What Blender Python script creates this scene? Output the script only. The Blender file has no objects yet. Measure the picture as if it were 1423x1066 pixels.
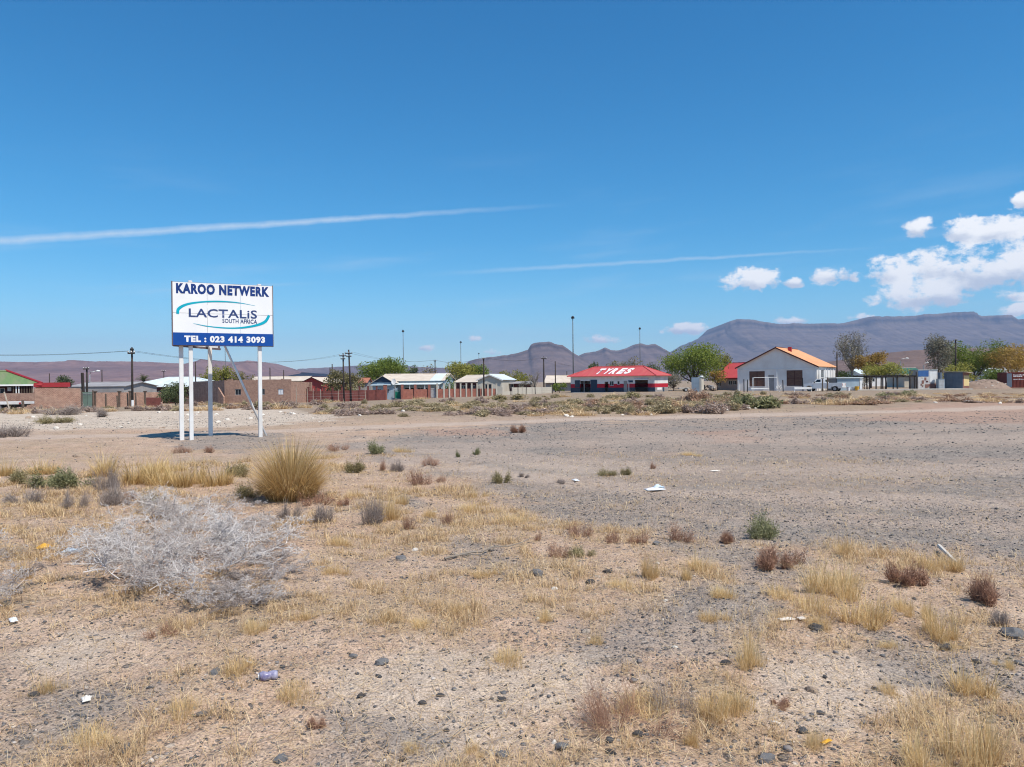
import bpy, math, random
import numpy as np
from mathutils import Vector, Matrix, noise as mnoise

random.seed(7)
RNG = np.random.default_rng(7)
scene = bpy.context.scene
COL = scene.collection
R = math.radians

# ------------------------------------------------------------------ camera
F = 1050.0            # focal length in photo pixels (photo 1423 x 1066)
CX, HY = 711.5, 531.0 # principal column, horizon row at the middle of the photo
ROLL = R(0.6)
EYE = 1.6
cam_d = bpy.data.cameras.new('camera')
cam = bpy.data.objects.new('camera', cam_d)
COL.objects.link(cam)
cam_d.sensor_width = 36.0
cam_d.lens = F / 1423.0 * 36.0
cam_d.clip_start = 0.1
cam_d.clip_end = 40000.0
cam.location = (0, 0, EYE)
cam.matrix_world = (Matrix.Translation((0, 0, EYE)) @ Matrix.Rotation(R(90) - math.atan(2.0 / F), 4, 'X')
                    @ Matrix.Rotation(-ROLL, 4, 'Z'))
scene.camera = cam

# ------------------------------------------------------------------ light
SUN_AZ = math.atan2(0.72, -0.69)     # clockwise from +Y
SUN_EL = R(58)
world = bpy.data.worlds.new('World')
scene.world = world
world.use_nodes = True
sun_d = bpy.data.lights.new('sun', 'SUN')
sun_d.energy = 4.4
sun_d.angle = R(0.5)
sun_d.color = (1.0, 0.935, 0.83)
sun = bpy.data.objects.new('sun', sun_d)
COL.objects.link(sun)
sdir = Vector((math.sin(SUN_AZ) * math.cos(SUN_EL), math.cos(SUN_AZ) * math.cos(SUN_EL), math.sin(SUN_EL)))
sun.rotation_euler = sdir.to_track_quat('Z', 'Y').to_euler()
sun.location = (60, -60, 120)
SKY_STRENGTH = 0.105

vs = scene.view_settings
vs.view_transform = 'Standard'
vs.look = 'None'
vs.exposure = 0.38
vs.gamma = 1.0
vs.use_curve_mapping = False
cy = scene.cycles
cy.use_denoising = True
cy.max_bounces = 6
cy.diffuse_bounces = 3
cy.glossy_bounces = 2
cy.transmission_bounces = 3
cy.transparent_max_bounces = 6
cy.volume_bounces = 0
cy.use_adaptive_sampling = True
cy.adaptive_threshold = 0.01
cy.pixel_filter_type = 'BLACKMAN_HARRIS'
cy.filter_width = 1.1

def px_dir(px, py):
    """photo pixel -> (right, up) tangents with the roll taken out"""
    a, b = px - CX, HY - py
    c, s = math.cos(ROLL), math.sin(ROLL)
    return (a * c + b * s) / F, (-a * s + b * c) / F

def px_azel(px, py):
    u, w = px_dir(px, py)
    return math.atan(u), math.atan2(w, math.hypot(u, 1.0))

# ------------------------------------------------------------------ sky
def build_sky():
    nt = world.node_tree
    N, L = nt.nodes, nt.links
    N.clear()
    def node(t, **kw):
        n = N.new(t)
        for k, v in kw.items():
            setattr(n, k, v)
        return n
    def m(op, a, b=None, c=None, clamp=False):
        n = node('ShaderNodeMath', operation=op, use_clamp=clamp)
        for i, v in enumerate((a, b, c)):
            if v is None:
                continue
            if isinstance(v, (int, float)):
                n.inputs[i].default_value = v
            else:
                L.new(v, n.inputs[i])
        return n.outputs[0]
    def sstep(v, a, b):
        n = node('ShaderNodeMapRange', interpolation_type='SMOOTHSTEP')
        L.new(v, n.inputs['Value'])
        n.inputs['From Min'].default_value = a
        n.inputs['From Max'].default_value = b
        return n.outputs[0]
    out = node('ShaderNodeOutputWorld')
    bg = node('ShaderNodeBackground')
    sky = node('ShaderNodeTexSky', sky_type='NISHITA')
    sky.sun_disc = False
    sky.sun_elevation = SUN_EL
    sky.sun_rotation = SUN_AZ
    sky.altitude = 900
    sky.air_density = 1.0
    sky.dust_density = 0.35
    sky.ozone_density = 2.2
    tc = node('ShaderNodeTexCoord')
    sep = node('ShaderNodeSeparateXYZ')
    L.new(tc.outputs['Generated'], sep.inputs[0])
    x, y, z = sep.outputs
    az = m('ARCTAN2', x, y)
    hyp = m('SQRT', m('ADD', m('MULTIPLY', x, x), m('MULTIPLY', y, y)))
    el = m('ARCTAN2', z, hyp)
    comb = node('ShaderNodeCombineXYZ')
    L.new(az, comb.inputs[0]); L.new(m('MULTIPLY', el, 1.35), comb.inputs[1])
    def noise(scale, detail, rough, off=(0, 0, 0), vec=None):
        mp = node('ShaderNodeMapping')
        mp.inputs['Location'].default_value = off
        L.new(vec or comb.outputs[0], mp.inputs['Vector'])
        n = node('ShaderNodeTexNoise')
        n.inputs['Scale'].default_value = scale
        n.inputs['Detail'].default_value = detail
        n.inputs['Roughness'].default_value = rough
        L.new(mp.outputs[0], n.inputs['Vector'])
        return n.outputs['Fac']
    # cumulus: one soft ellipse per cloud, billowed by noise
    clouds = [(1045, 392, 44, 17), (1102, 394, 15, 9), (1157, 385, 34, 14), (1280, 320, 27, 15), (1345, 322, 40, 22), (1398, 320, 45, 24),
              (1237, 380, 34, 22), (1300, 372, 42, 32), (1350, 378, 50, 36), (1412, 372, 58, 38), (1262, 414, 52, 24),
              (1310, 410, 45, 20), (1424, 281, 16, 14), (1408, 410, 36, 10), (1418, 432, 28, 9), (962, 457, 40, 9), (1100, 447, 34, 7),
              (1195, 441, 22, 6), (842, 472, 36, 8), (590, 484, 20, 7), (683, 490, 20, 6), (657, 472, 13, 6),
              (1480, 335, 60, 38), (1570, 390, 80, 34), (1680, 330, 90, 40), (1850, 380, 110, 40), (-160, 430, 60, 14), (-300, 400, 90, 24)]
    dens = None
    hgt = None
    for i, (cx, cyy, rx, ry) in enumerate(clouds):
        rx, ry = rx * 1.3, ry * 1.34
        a0, e0 = px_azel(cx, cyy)
        a1, _ = px_azel(cx + rx, cyy)
        _, e1 = px_azel(cx, cyy - ry)
        da = m('MULTIPLY', m('SUBTRACT', az, a0), 1.0 / (a1 - a0))
        de = m('MULTIPLY', m('SUBTRACT', el, e0), 1.0 / (e1 - e0))
        # flatter bottoms: distances below the middle count more
        de2 = m('MULTIPLY', de, m('ADD', 1.0, m('MULTIPLY', m('LESS_THAN', de, 0.0), 0.35)))
        r2 = m('ADD', m('MULTIPLY', da, da), m('MULTIPLY', de2, de2))
        thin = 0.25 if ry < 12 else 0.0
        d = m('SUBTRACT', 1.0 - thin, r2)
        dens = d if dens is None else m('SMOOTH_MAX', dens, d, 0.3)
        h = m('MULTIPLY', de, m('MULTIPLY', m('MAXIMUM', d, 0.0), 1.0))
        hgt = h if hgt is None else m('ADD', hgt, h)
    n1 = noise(30.0, 7.0, 0.62)
    n1s = noise(30.0, 7.0, 0.62, (-0.006, -0.011, 0))
    n2 = noise(90.0, 5.0, 0.6, (3, 1, 0))
    n3 = noise(11.0, 4.0, 0.6, (7, 2, 0))
    d = m('ADD', m('MULTIPLY', dens, 1.1), m('MULTIPLY', m('SUBTRACT', n1, 0.56), 3.6))
    d = m('ADD', d, m('MULTIPLY', m('SUBTRACT', n2, 0.5), 1.5))
    alpha = sstep(d, 0.0, 0.75)
    lit = m('ADD', m('MULTIPLY', hgt, 1.0), m('MULTIPLY', m('SUBTRACT', n1s, 0.5), 1.3))
    lit = m('ADD', lit, m('MULTIPLY', m('SUBTRACT', n3, 0.5), 0.8))
    lit = sstep(lit, -0.38, 0.2)  # painted cloud shading: whiter tops, greyer bases, broken up by noise
    ccol = node('ShaderNodeMix', data_type='RGBA')
    L.new(lit, ccol.inputs['Factor'])
    ccol.inputs['A'].default_value = (0.50, 0.55, 0.64, 1)
    ccol.inputs['B'].default_value = (0.88, 0.88, 0.88, 1)
    # contrails: great circles with a torn, drifting edge
    def trail(p, q, wpx, a_lo, a_hi, amount, fade):
        v = []
        for (px, py) in (p, q):
            u, w = px_dir(px, py)
            v.append(Vector((u, 1.0, w)).normalized())
        n = v[0].cross(v[1]).normalized()
        dp = node('ShaderNodeVectorMath', operation='DOT_PRODUCT')
        L.new(tc.outputs['Generated'], dp.inputs[0])
        dp.inputs[1].default_value = n
        wob = m('MULTIPLY', m('SUBTRACT', noise(24.0, 5.0, 0.65, (1, 5, 0)), 0.5), 0.006)
        dist = m('ABSOLUTE', m('ADD', dp.outputs['Value'], wob))
        lo, hi = px_azel(a_lo, 330)[0], px_azel(a_hi, 300)[0]
        tt = m('DIVIDE', m('SUBTRACT', az, lo), hi - lo)
        width = m('MULTIPLY', m('SUBTRACT', 1.25, m('MULTIPLY', tt, 0.75, clamp=False)), wpx / F)
        k = m('SUBTRACT', 1.0, m('DIVIDE', dist, m('MAXIMUM', width, 0.0004)), clamp=True)
        win = m('MULTIPLY', sstep(tt, -0.02, fade), m('SUBTRACT', 1.0, sstep(tt, 0.62, 1.0)))
        tex = m('ADD', 0.45, m('MULTIPLY', noise(55.0, 5.0, 0.7, (2, 2, 0)), 0.95))
        return m('MULTIPLY', m('MULTIPLY', m('POWER', k, 0.8), win), m('MULTIPLY', tex, amount), clamp=True)
    t1 = trail((0, 335.5), (640, 294), 6.5, -900, 830, 0.62, 0.05)
    t2 = trail((560, 384), (1225, 344), 3.6, 560, 1290, 0.34, 0.35)
    t3 = trail((100, 410), (440, 393), 5.0, 110, 470, 0.22, 0.4)
    tr = m('MAXIMUM', m('MAXIMUM', t1, t2), t3)
    # thin cirrus veil
    strx = node('ShaderNodeCombineXYZ')
    L.new(m('MULTIPLY', az, 1.0), strx.inputs[0]); L.new(m('ADD', m('MULTIPLY', el, 7.0), m('MULTIPLY', az, -0.5)), strx.inputs[1])
    veil = noise(3.2, 6.0, 0.6, (4, 4, 0), strx.outputs[0])
    veil = m('MULTIPLY', sstep(veil, 0.5, 0.85), m('MULTIPLY', m('SUBTRACT', 1.0, sstep(el, 0.10, 0.34)), 0.28))
    thin_a = m('MAXIMUM', tr, veil)
    # clear sky colour
    hsv = node('ShaderNodeHueSaturation')
    hsv.inputs['Saturation'].default_value = 1.12
    hsv.inputs['Hue'].default_value = 0.492
    L.new(sky.outputs[0], hsv.inputs['Color'])
    base = node('ShaderNodeVectorMath', operation='SCALE')
    L.new(hsv.outputs[0], base.inputs[0])
    base.inputs['Scale'].default_value = SKY_STRENGTH
    # deeper blue of the dry highland air: red falls off faster than green and blue
    sc = node('ShaderNodeSeparateXYZ'); L.new(base.outputs[0], sc.inputs[0])
    base = node('ShaderNodeCombineXYZ')
    low = m('SUBTRACT', 1.0, sstep(el, -0.03, 0.19))      # dust-laden air paling towards the horizon, all the way round
    for ch, (pw, k_, ad) in enumerate(((1.75, 0.86, 0.10), (1.12, 0.96, 0.085), (1.0, 1.08, 0.045))):
        L.new(m('ADD', m('MULTIPLY', m('POWER', sc.outputs[ch], pw), k_), m('MULTIPLY', low, ad)), base.inputs[ch])
    mixa = node('ShaderNodeMix', data_type='RGBA')
    L.new(thin_a, mixa.inputs['Factor'])
    L.new(base.outputs[0], mixa.inputs['A'])
    mixa.inputs['B'].default_value = (0.60, 0.68, 0.76, 1)
    mixb = node('ShaderNodeMix', data_type='RGBA')
    L.new(m('MULTIPLY', alpha, 0.97), mixb.inputs['Factor'])
    L.new(mixa.outputs['Result'], mixb.inputs['A'])
    L.new(ccol.outputs['Result'], mixb.inputs['B'])
    L.new(mixb.outputs['Result'], bg.inputs['Color'])
    bg.inputs['Strength'].default_value = 1.0
    L.new(bg.outputs[0], out.inputs['Surface'])
build_sky()
world.cycles.sampling_method = 'MANUAL'
world.cycles.sample_map_resolution = 256

# ------------------------------------------------------------------ noise + terrain
def _hash(ix, iy, seed):
    h = (ix.astype(np.int64) * 374761393 + iy.astype(np.int64) * 668265263 + seed * 974711) & 0x7fffffff
    h = ((h ^ (h >> 13)) * 1274126177) & 0x7fffffff
    return ((h ^ (h >> 16)) & 0xffff) / 65535.0

def vnoise(x, y, seed=0):
    x = np.asarray(x, float); y = np.asarray(y, float)
    ix, iy = np.floor(x), np.floor(y)
    fx, fy = x - ix, y - iy
    fx = fx * fx * (3 - 2 * fx); fy = fy * fy * (3 - 2 * fy)
    a = _hash(ix, iy, seed); b = _hash(ix + 1, iy, seed)
    c = _hash(ix, iy + 1, seed); d = _hash(ix + 1, iy + 1, seed)
    return (a + (b - a) * fx) * (1 - fy) + (c + (d - c) * fx) * fy

def fbm(x, y, octs=4, seed=0, gain=0.5):
    t, a, s = 0.0, 1.0, 0.0
    x = np.asarray(x, float); y = np.asarray(y, float)
    for o in range(octs):
        t = t + a * vnoise(x, y, seed + o * 17); s += a
        a *= gain; x = x * 2.03 + 11.3; y = y * 2.03 + 5.7
    return t / s

def ss(v, a, b):
    t = np.clip((np.asarray(v, float) - a) / (b - a), 0, 1)
    return t * t * (3 - 2 * t)

def macro(x, y):
    x = np.asarray(x, float); y = np.asarray(y, float)
    drop = -1.2 * ss(y, 40, 130) * ss(-x, -20, 35)
    bank = 0.22 * ss(y, 36, 46) * ss(-y, -62, -50) * ss(x, -6, 4)
    und = 0.10 * (fbm(x / 9.0, y / 9.0, 3, 3) - 0.5) * ss(y, 6, 18) + 0.06 * (fbm(x / 2.7, y / 2.7, 3, 9) - 0.5)
    far = np.hypot(x, y)
    return drop * (1 - ss(far, 250, 700)) + bank + und * (1 - ss(far, 80, 200)) - 1.0 * ss(far, 300, 2500) * 0

def micro(x, y):
    far = np.hypot(x, y)
    k = 1 - ss(far, 12, 45)
    g = 0.045 * (fbm(np.asarray(x) / 0.45, np.asarray(y) / 0.45, 3, 21) - 0.5) + 0.034 * (fbm(np.asarray(x) / 0.09, np.asarray(y) / 0.09, 2, 31) - 0.5)
    return g * k

def gz(x, y):
    return macro(x, y) + micro(x, y)

def gz1(x, y):
    return float(gz(np.array([x]), np.array([y]))[0])

def ground(px, py):
    """point of the ground seen at a photo pixel"""
    u, w = px_dir(px, py)
    Y = 60.0 if w > -0.008 else min(EYE / -w, 200)
    for _ in range(25):
        zt = float(macro(np.array([u * Y]), np.array([Y]))[0])
        Yn = (zt - EYE) / min(w, -0.004)
        Y = 0.5 * Y + 0.5 * min(Yn, 260)
    return u * Y, Y

def X(px, Y, py=531.0):
    return px_dir(px, py)[0] * Y

def Z(px, py, Y):
    return EYE + px_dir(px, py)[1] * Y

def seg_dist(x, y, pts):
    d = np.full(np.shape(x), 1e9)
    for (x0, y0), (x1, y1) in zip(pts[:-1], pts[1:]):
        dx, dy = x1 - x0, y1 - y0
        t = np.clip(((x - x0) * dx + (y - y0) * dy) / (dx * dx + dy * dy + 1e-9), 0, 1)
        d = np.minimum(d, np.hypot(x - x0 - t * dx, y - y0 - t * dy))
    return d

def poly_sd(x, y, pts):
    inside = np.zeros(np.shape(x), bool)
    P = list(pts)
    for (x0, y0), (x1, y1) in zip(P, P[1:] + P[:1]):
        c = ((y0 > y) != (y1 > y)) & (x < (x1 - x0) * (y - y0) / ((y1 - y0) if abs(y1 - y0) > 1e-9 else 1e-9) + x0)
        inside ^= c
    d = seg_dist(x, y, P + P[:1])
    return np.where(inside, d, -d)

def W(pts):
    return [ground(a, b) for a, b in pts]

LOT = W([(430, 622), (560, 634), (640, 655), (740, 690), (860, 722), (1000, 742), (1180, 756), (1423, 800), (1900, 830), (2300, 640), (1700, 574), (1423, 574), (1150, 580), (930, 584), (700, 590), (540, 606)])
ROAD = W([(-500, 618), (-150, 612), (0, 608), (230, 604), (420, 598), (600, 590), (800, 583), (1000, 578), (1200, 573), (1423, 566), (1800, 556)])
TRACK = W([(560, 640), (700, 660), (900, 682), (1150, 694), (1423, 702), (1800, 712)])
TRACKS = [TRACK] + [W(q) for q in ([(610, 628), (760, 641), (950, 652), (1200, 655), (1500, 650)], [(900, 606), (1050, 612), (1250, 612), (1500, 604)], [(520, 618), (700, 619), (900, 612), (1100, 600), (1423, 590)], [(1000, 720), (1200, 722), (1423, 733), (1700, 750)])]
CHALK = W([(-400, 600), (0, 598), (240, 596), (440, 590), (475, 578), (400, 568), (300, 566), (150, 572), (0, 572), (-400, 575)])
BARE = [W([(40, 905), (110, 875), (190, 880), (140, 925), (60, 940)]), W([(430, 950), (560, 880), (800, 905), (900, 960), (760, 1062), (520, 1062)]),
        W([(1060, 920), (1180, 905), (1260, 960), (1230, 1040), (1080, 1010)]), W([(620, 650), (760, 640), (900, 660), (760, 668)])]
DARKG = [W([(185, 604), (300, 598), (400, 604), (385, 622), (260, 626)]), W([(430, 990), (560, 960), (700, 1000), (640, 1080), (440, 1080)]), W([(0, 960), (120, 930), (200, 985), (90, 1030)]), W([(1180, 860), (1300, 905), (1423, 890), (1423, 960), (1260, 940)]), W([(760, 870), (960, 850), (1010, 905), (840, 940)]), W([(930, 800), (1130, 800), (1060, 880), (930, 870)]), W([(560, 690), (690, 760), (760, 800), (640, 800)]),
         W([(900, 750), (1150, 770), (1250, 830), (1000, 820)])]
PINK = [W([(950, 600), (1040, 598), (1060, 615), (980, 618)]), W([(1250, 560), (1423, 556), (1800, 556), (1800, 580), (1423, 590), (1180, 585)]), W([(560, 596), (690, 594), (700, 606), (600, 606)])]

def zones(x, y):
    x = np.asarray(x, float); y = np.asarray(y, float)
    n = fbm(x / 1.3, y / 1.3, 4, 41) - 0.5
    n2 = fbm(x / 0.4, y / 0.4, 3, 43) - 0.5
    lot = ss(poly_sd(x, y, LOT) / (0.10 * y) + n * 3.2 + n2 * 1.6, -0.9, 0.6) * (0.84 + 0.16 * ss(fbm(x / 3.1, y / 3.1, 3, 47), 0.36, 0.6))
    for p in DARKG:
        lot = np.maximum(lot, 0.85 * ss(poly_sd(x, y, p) / 0.35 + n * 2.6 + n2 * 1.6, -0.3, 0.7))
    road = 1 - ss(seg_dist(x, y, ROAD) / (0.045 * np.maximum(y, 8)) + n * 0.8, 0.5, 1.1)
    trk = np.zeros(x.shape)
    for q, (wd, am) in zip(TRACKS, ((0.55, 1.0), (0.9, 0.85), (1.2, 0.7), (0.8, 0.6), (0.35, 0.6))):
        trk = np.maximum(trk, am * (1 - ss(seg_dist(x, y, q) / wd + n * 1.6 + n2 * 0.8, 0.4, 1.6)))
    chalk = ss(poly_sd(x, y, CHALK) / 1.6 + n * 2.2 + n2, -0.3, 0.8)
    bare = np.zeros(x.shape)
    for p in BARE:
        bare = np.maximum(bare, ss(poly_sd(x, y, p) / 0.3 + n * 2.4 + n2 * 1.6, -0.4, 0.6))
    pink = np.zeros(x.shape)
    for p in PINK:
        pink = np.maximum(pink, ss(poly_sd(x, y, p) / (0.05 * y) + n * 1.5, -0.3, 0.6))
    return lot, road, trk, chalk, bare, pink

def grass_cover(x, y):
    """0..1 how much dead grass grows at a spot of open ground"""
    lot, road, trk, chalk, bare, pink = zones(x, y)
    n = 0.55 * fbm(x / 1.1, y / 1.1, 4, 51) + 0.45 * fbm(x / 0.33, y / 0.33, 3, 57)
    g = ss(n, 0.40, 0.66)
    g *= (1 - 0.97 * lot) * (1 - road) * (1 - trk) * (1 - 0.93 * chalk) * (1 - 0.9 * bare)
    return g

# ------------------------------------------------------------------ materials
M = {}
def pm(name, c1, c2=None, scale=3.0, rough=0.85, bump=0.0, bscale=None, metal=0.0, detail=5.0, spec=0.3, stretch=None, dirt=None, dirt_amt=0.0):
    """principled material whose colour wanders between two colours; optional second grime noise"""
    m = bpy.data.materials.new(name); m.use_nodes = True
    N, L = m.node_tree.nodes, m.node_tree.links
    b = N['Principled BSDF']
    b.inputs['Roughness'].default_value = rough
    b.inputs['Metallic'].default_value = metal
    b.inputs['Specular IOR Level'].default_value = spec
    c2 = c2 or tuple(v * 0.72 for v in c1)
    tc = N.new('ShaderNodeTexCoord')
    mp = N.new('ShaderNodeMapping')
    L.new(tc.outputs['Object'], mp.inputs['Vector'])
    if stretch:
        mp.inputs['Scale'].default_value = stretch
    nz = N.new('ShaderNodeTexNoise')
    nz.inputs['Scale'].default_value = scale; nz.inputs['Detail'].default_value = detail; nz.inputs['Roughness'].default_value = 0.62
    L.new(mp.outputs[0], nz.inputs['Vector'])
    rp = N.new('ShaderNodeValToRGB')
    rp.color_ramp.elements[0].position = 0.34; rp.color_ramp.elements[1].position = 0.68
    rp.color_ramp.elements[0].color = (*c2, 1); rp.color_ramp.elements[1].color = (*c1, 1)
    L.new(nz.outputs['Fac'], rp.inputs['Fac'])
    colr = rp.outputs['Color']
    if dirt:
        n2 = N.new('ShaderNodeTexNoise'); n2.inputs['Scale'].default_value = scale * 0.37; n2.inputs['Detail'].default_value = 7
        L.new(mp.outputs[0], n2.inputs['Vector'])
        mr = N.new('ShaderNodeMapRange'); mr.inputs['From Min'].default_value = 0.5; mr.inputs['From Max'].default_value = 0.7
        mr.inputs['To Max'].default_value = dirt_amt
        L.new(n2.outputs['Fac'], mr.inputs['Value'])
        mx = N.new('ShaderNodeMix'); mx.data_type = 'RGBA'
        L.new(mr.outputs[0], mx.inputs['Factor']); L.new(colr, mx.inputs['A']); mx.inputs['B'].default_value = (*dirt, 1)
        colr = mx.outputs['Result']
    L.new(colr, b.inputs['Base Color'])
    if bump:
        nb = N.new('ShaderNodeTexNoise'); nb.inputs['Scale'].default_value = bscale or scale * 4; nb.inputs['Detail'].default_value = 6
        L.new(mp.outputs[0], nb.inputs['Vector'])
        bp = N.new('ShaderNodeBump'); bp.inputs['Strength'].default_value = bump; bp.inputs['Distance'].default_value = 0.02
        L.new(nb.outputs['Fac'], bp.inputs['Height']); L.new(bp.outputs[0], b.inputs['Normal'])
    M[name] = m
    return m

def brick_mat(name, c1, c2, mortar, scale=1.0):
    m = bpy.data.materials.new(name); m.use_nodes = True
    N, L = m.node_tree.nodes, m.node_tree.links
    b = N['Principled BSDF']; b.inputs['Roughness'].default_value = 0.92
    tc = N.new('ShaderNodeTexCoord')
    sp = N.new('ShaderNodeSeparateXYZ'); L.new(tc.outputs['Object'], sp.inputs[0])
    ad = N.new('ShaderNodeMath'); ad.operation = 'ADD'; L.new(sp.outputs[0], ad.inputs[0]); L.new(sp.outputs[1], ad.inputs[1])
    cb = N.new('ShaderNodeCombineXYZ'); L.new(ad.outputs[0], cb.inputs[0]); L.new(sp.outputs[2], cb.inputs[1])
    br = N.new('ShaderNodeTexBrick')
    L.new(cb.outputs[0], br.inputs['Vector'])
    br.inputs['Color1'].default_value = (*c1, 1); br.inputs['Color2'].default_value = (*c2, 1); br.inputs['Mortar'].default_value = (*mortar, 1)
    br.inputs['Scale'].default_value = scale; br.inputs['Brick Width'].default_value = 0.24; br.inputs['Row Height'].default_value = 0.085
    br.inputs['Mortar Size'].default_value = 0.011
    nz = N.new('ShaderNodeTexNoise'); nz.inputs['Scale'].default_value = 2.4; nz.inputs['Detail'].default_value = 9; nz.inputs['Roughness'].default_value = 0.72
    L.new(tc.outputs['Object'], nz.inputs['Vector'])
    mx = N.new('ShaderNodeMix'); mx.data_type = 'RGBA'; mx.blend_type = 'MULTIPLY'; mx.inputs['Factor'].default_value = 0.8
    rp = N.new('ShaderNodeValToRGB'); rp.color_ramp.elements[0].position = 0.3; rp.color_ramp.elements[1].position = 0.7
    rp.color_ramp.elements[0].color = (0.60, 0.55, 0.52, 1); rp.color_ramp.elements[1].color = (1.35, 1.32, 1.28, 1)
    L.new(nz.outputs['Fac'], rp.inputs['Fac'])
    L.new(br.outputs['Color'], mx.inputs['A']); L.new(rp.outputs['Color'], mx.inputs['B'])
    L.new(mx.outputs['Result'], b.inputs['Base Color'])
    M[name] = m
    return m

def leaf_mat(name, stops, trans=0.3, rough=0.75):
    """colour by the per-leaf 'tint' attribute, part of the light passing through"""
    m = bpy.data.materials.new(name); m.use_nodes = True
    N, L = m.node_tree.nodes, m.node_tree.links
    N.clear()
    at = N.new('ShaderNodeAttribute'); at.attribute_name = 'tint'
    rp = N.new('ShaderNodeValToRGB')
    els = rp.color_ramp.elements
    els[0].position = stops[0][0]; els[0].color = (*stops[0][1], 1)
    els[1].position = stops[-1][0]; els[1].color = (*stops[-1][1], 1)
    for p, c in stops[1:-1]:
        e = els.new(p); e.color = (*c, 1)
    oi = N.new('ShaderNodeObjectInfo')
    sc_ = N.new('ShaderNodeMath'); sc_.operation = 'MULTIPLY_ADD'; L.new(oi.outputs['Random'], sc_.inputs[0]); sc_.inputs[1].default_value = 0.24; sc_.inputs[2].default_value = -0.12
    ad = N.new('ShaderNodeMath'); ad.operation = 'ADD'; ad.use_clamp = True; L.new(at.outputs['Fac'], ad.inputs[0]); L.new(sc_.outputs[0], ad.inputs[1])
    L.new(ad.outputs[0], rp.inputs['Fac'])
    df = N.new('ShaderNodeBsdfPrincipled'); df.inputs['Roughness'].default_value = rough; df.inputs['Specular IOR Level'].default_value = 0.25
    tr = N.new('ShaderNodeBsdfTranslucent')
    L.new(rp.outputs[0], df.inputs['Base Color']); L.new(rp.outputs[0], tr.inputs['Color'])
    mx = N.new('ShaderNodeMixShader'); mx.inputs[0].default_value = trans
    L.new(df.outputs[0], mx.inputs[1]); L.new(tr.outputs[0], mx.inputs[2])
    out = N.new('ShaderNodeOutputMaterial'); L.new(mx.outputs[0], out.inputs['Surface'])
    M[name] = m
    return m

pm('white_paint', (0.80, 0.80, 0.79), (0.70, 0.69, 0.67), 2.0, 0.55, dirt=(0.45, 0.38, 0.31), dirt_amt=0.35)
pm('sign_white', (0.86, 0.86, 0.86), (0.80, 0.80, 0.80), 1.4, 0.4, dirt=(0.6, 0.58, 0.54), dirt_amt=0.3)
pm('sign_blue', (0.008, 0.075, 0.33), (0.008, 0.062, 0.28), 2.0, 0.4)
pm('letter_navy', (0.012, 0.045, 0.20), (0.010, 0.038, 0.17), 3.0, 0.45)
pm('letter_slate', (0.035, 0.065, 0.19), (0.03, 0.055, 0.16), 3.0, 0.45)
pm('swoosh_teal', (0.0, 0.40, 0.52), (0.0, 0.36, 0.48), 3.0, 0.45)
pm('letter_white', (0.85, 0.85, 0.85), (0.76, 0.75, 0.74), 3.0, 0.5)
pm('board_back', (0.16, 0.12, 0.12), (0.11, 0.08, 0.09), 3.0, 0.8)
pm('galvanised', (0.50, 0.51, 0.52), (0.36, 0.36, 0.36), 3.0, 0.5, metal=0.3, dirt=(0.22, 0.14, 0.09), dirt_amt=0.4)
pm('roof_white', (0.66, 0.72, 0.72), (0.55, 0.61, 0.61), 1.2, 0.55, stretch=(1, 0.3, 1), dirt=(0.4, 0.3, 0.22), dirt_amt=0.35)
pm('roof_cream', (0.66, 0.57, 0.47), (0.55, 0.46, 0.37), 0.9, 0.6, dirt=(0.36, 0.24, 0.16), dirt_amt=0.45)
pm('roof_grey', (0.36, 0.34, 0.34), (0.26, 0.25, 0.25), 0.9, 0.7, dirt=(0.2, 0.14, 0.1), dirt_amt=0.4)
pm('roof_green', (0.16, 0.24, 0.09), (0.12, 0.19, 0.08), 1.4, 0.6, stretch=(3, 0.4, 1), dirt=(0.24, 0.22, 0.14), dirt_amt=0.5)
pm('roof_darkgreen', (0.03, 0.13, 0.09), (0.03, 0.10, 0.07), 1.4, 0.6)
pm('roof_red', (0.55, 0.10, 0.095), (0.47, 0.075, 0.075), 1.0, 0.5, stretch=(2, 0.4, 1), dirt=(0.5, 0.17, 0.13), dirt_amt=0.5)
pm('roof_scarlet', (0.58, 0.09, 0.085), (0.50, 0.07, 0.07), 1.0, 0.5, dirt=(0.42, 0.12, 0.1), dirt_amt=0.3)
pm('roof_orange', (0.74, 0.36, 0.165), (0.66, 0.30, 0.13), 1.0, 0.6, stretch=(3, 0.5, 1), dirt=(0.55, 0.25, 0.13), dirt_amt=0.4)
pm('tile_orange', (0.42, 0.17, 0.10), (0.32, 0.12, 0.08), 3.0, 0.8)
pm('trim_red', (0.36, 0.03, 0.035), (0.28, 0.025, 0.03), 3.0, 0.55)
pm('trim_maroon', (0.09, 0.022, 0.02), (0.06, 0.017, 0.016), 3.0, 0.7)
pm('wall_white', (0.76, 0.75, 0.73), (0.66, 0.65, 0.64), 0.9, 0.85, dirt=(0.42, 0.36, 0.31), dirt_amt=0.5)
pm('wall_plaster', (0.80, 0.76, 0.72), (0.70, 0.65, 0.61), 0.7, 0.9, dirt=(0.52, 0.42, 0.36), dirt_amt=0.6)
pm('wall_cream', (0.58, 0.54, 0.46), (0.48, 0.44, 0.37), 0.8, 0.9, dirt=(0.32, 0.26, 0.2), dirt_amt=0.4)
pm('wall_blue', (0.36, 0.48, 0.56), (0.30, 0.41, 0.49), 0.9, 0.85)
pm('wall_navy', (0.030, 0.055, 0.095), (0.025, 0.045, 0.075), 1.2, 0.8, dirt=(0.10, 0.09, 0.09), dirt_amt=0.35)
pm('band_red', (0.50, 0.015, 0.035), (0.40, 0.012, 0.03), 1.2, 0.7, dirt=(0.3, 0.04, 0.05), dirt_amt=0.3)
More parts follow.
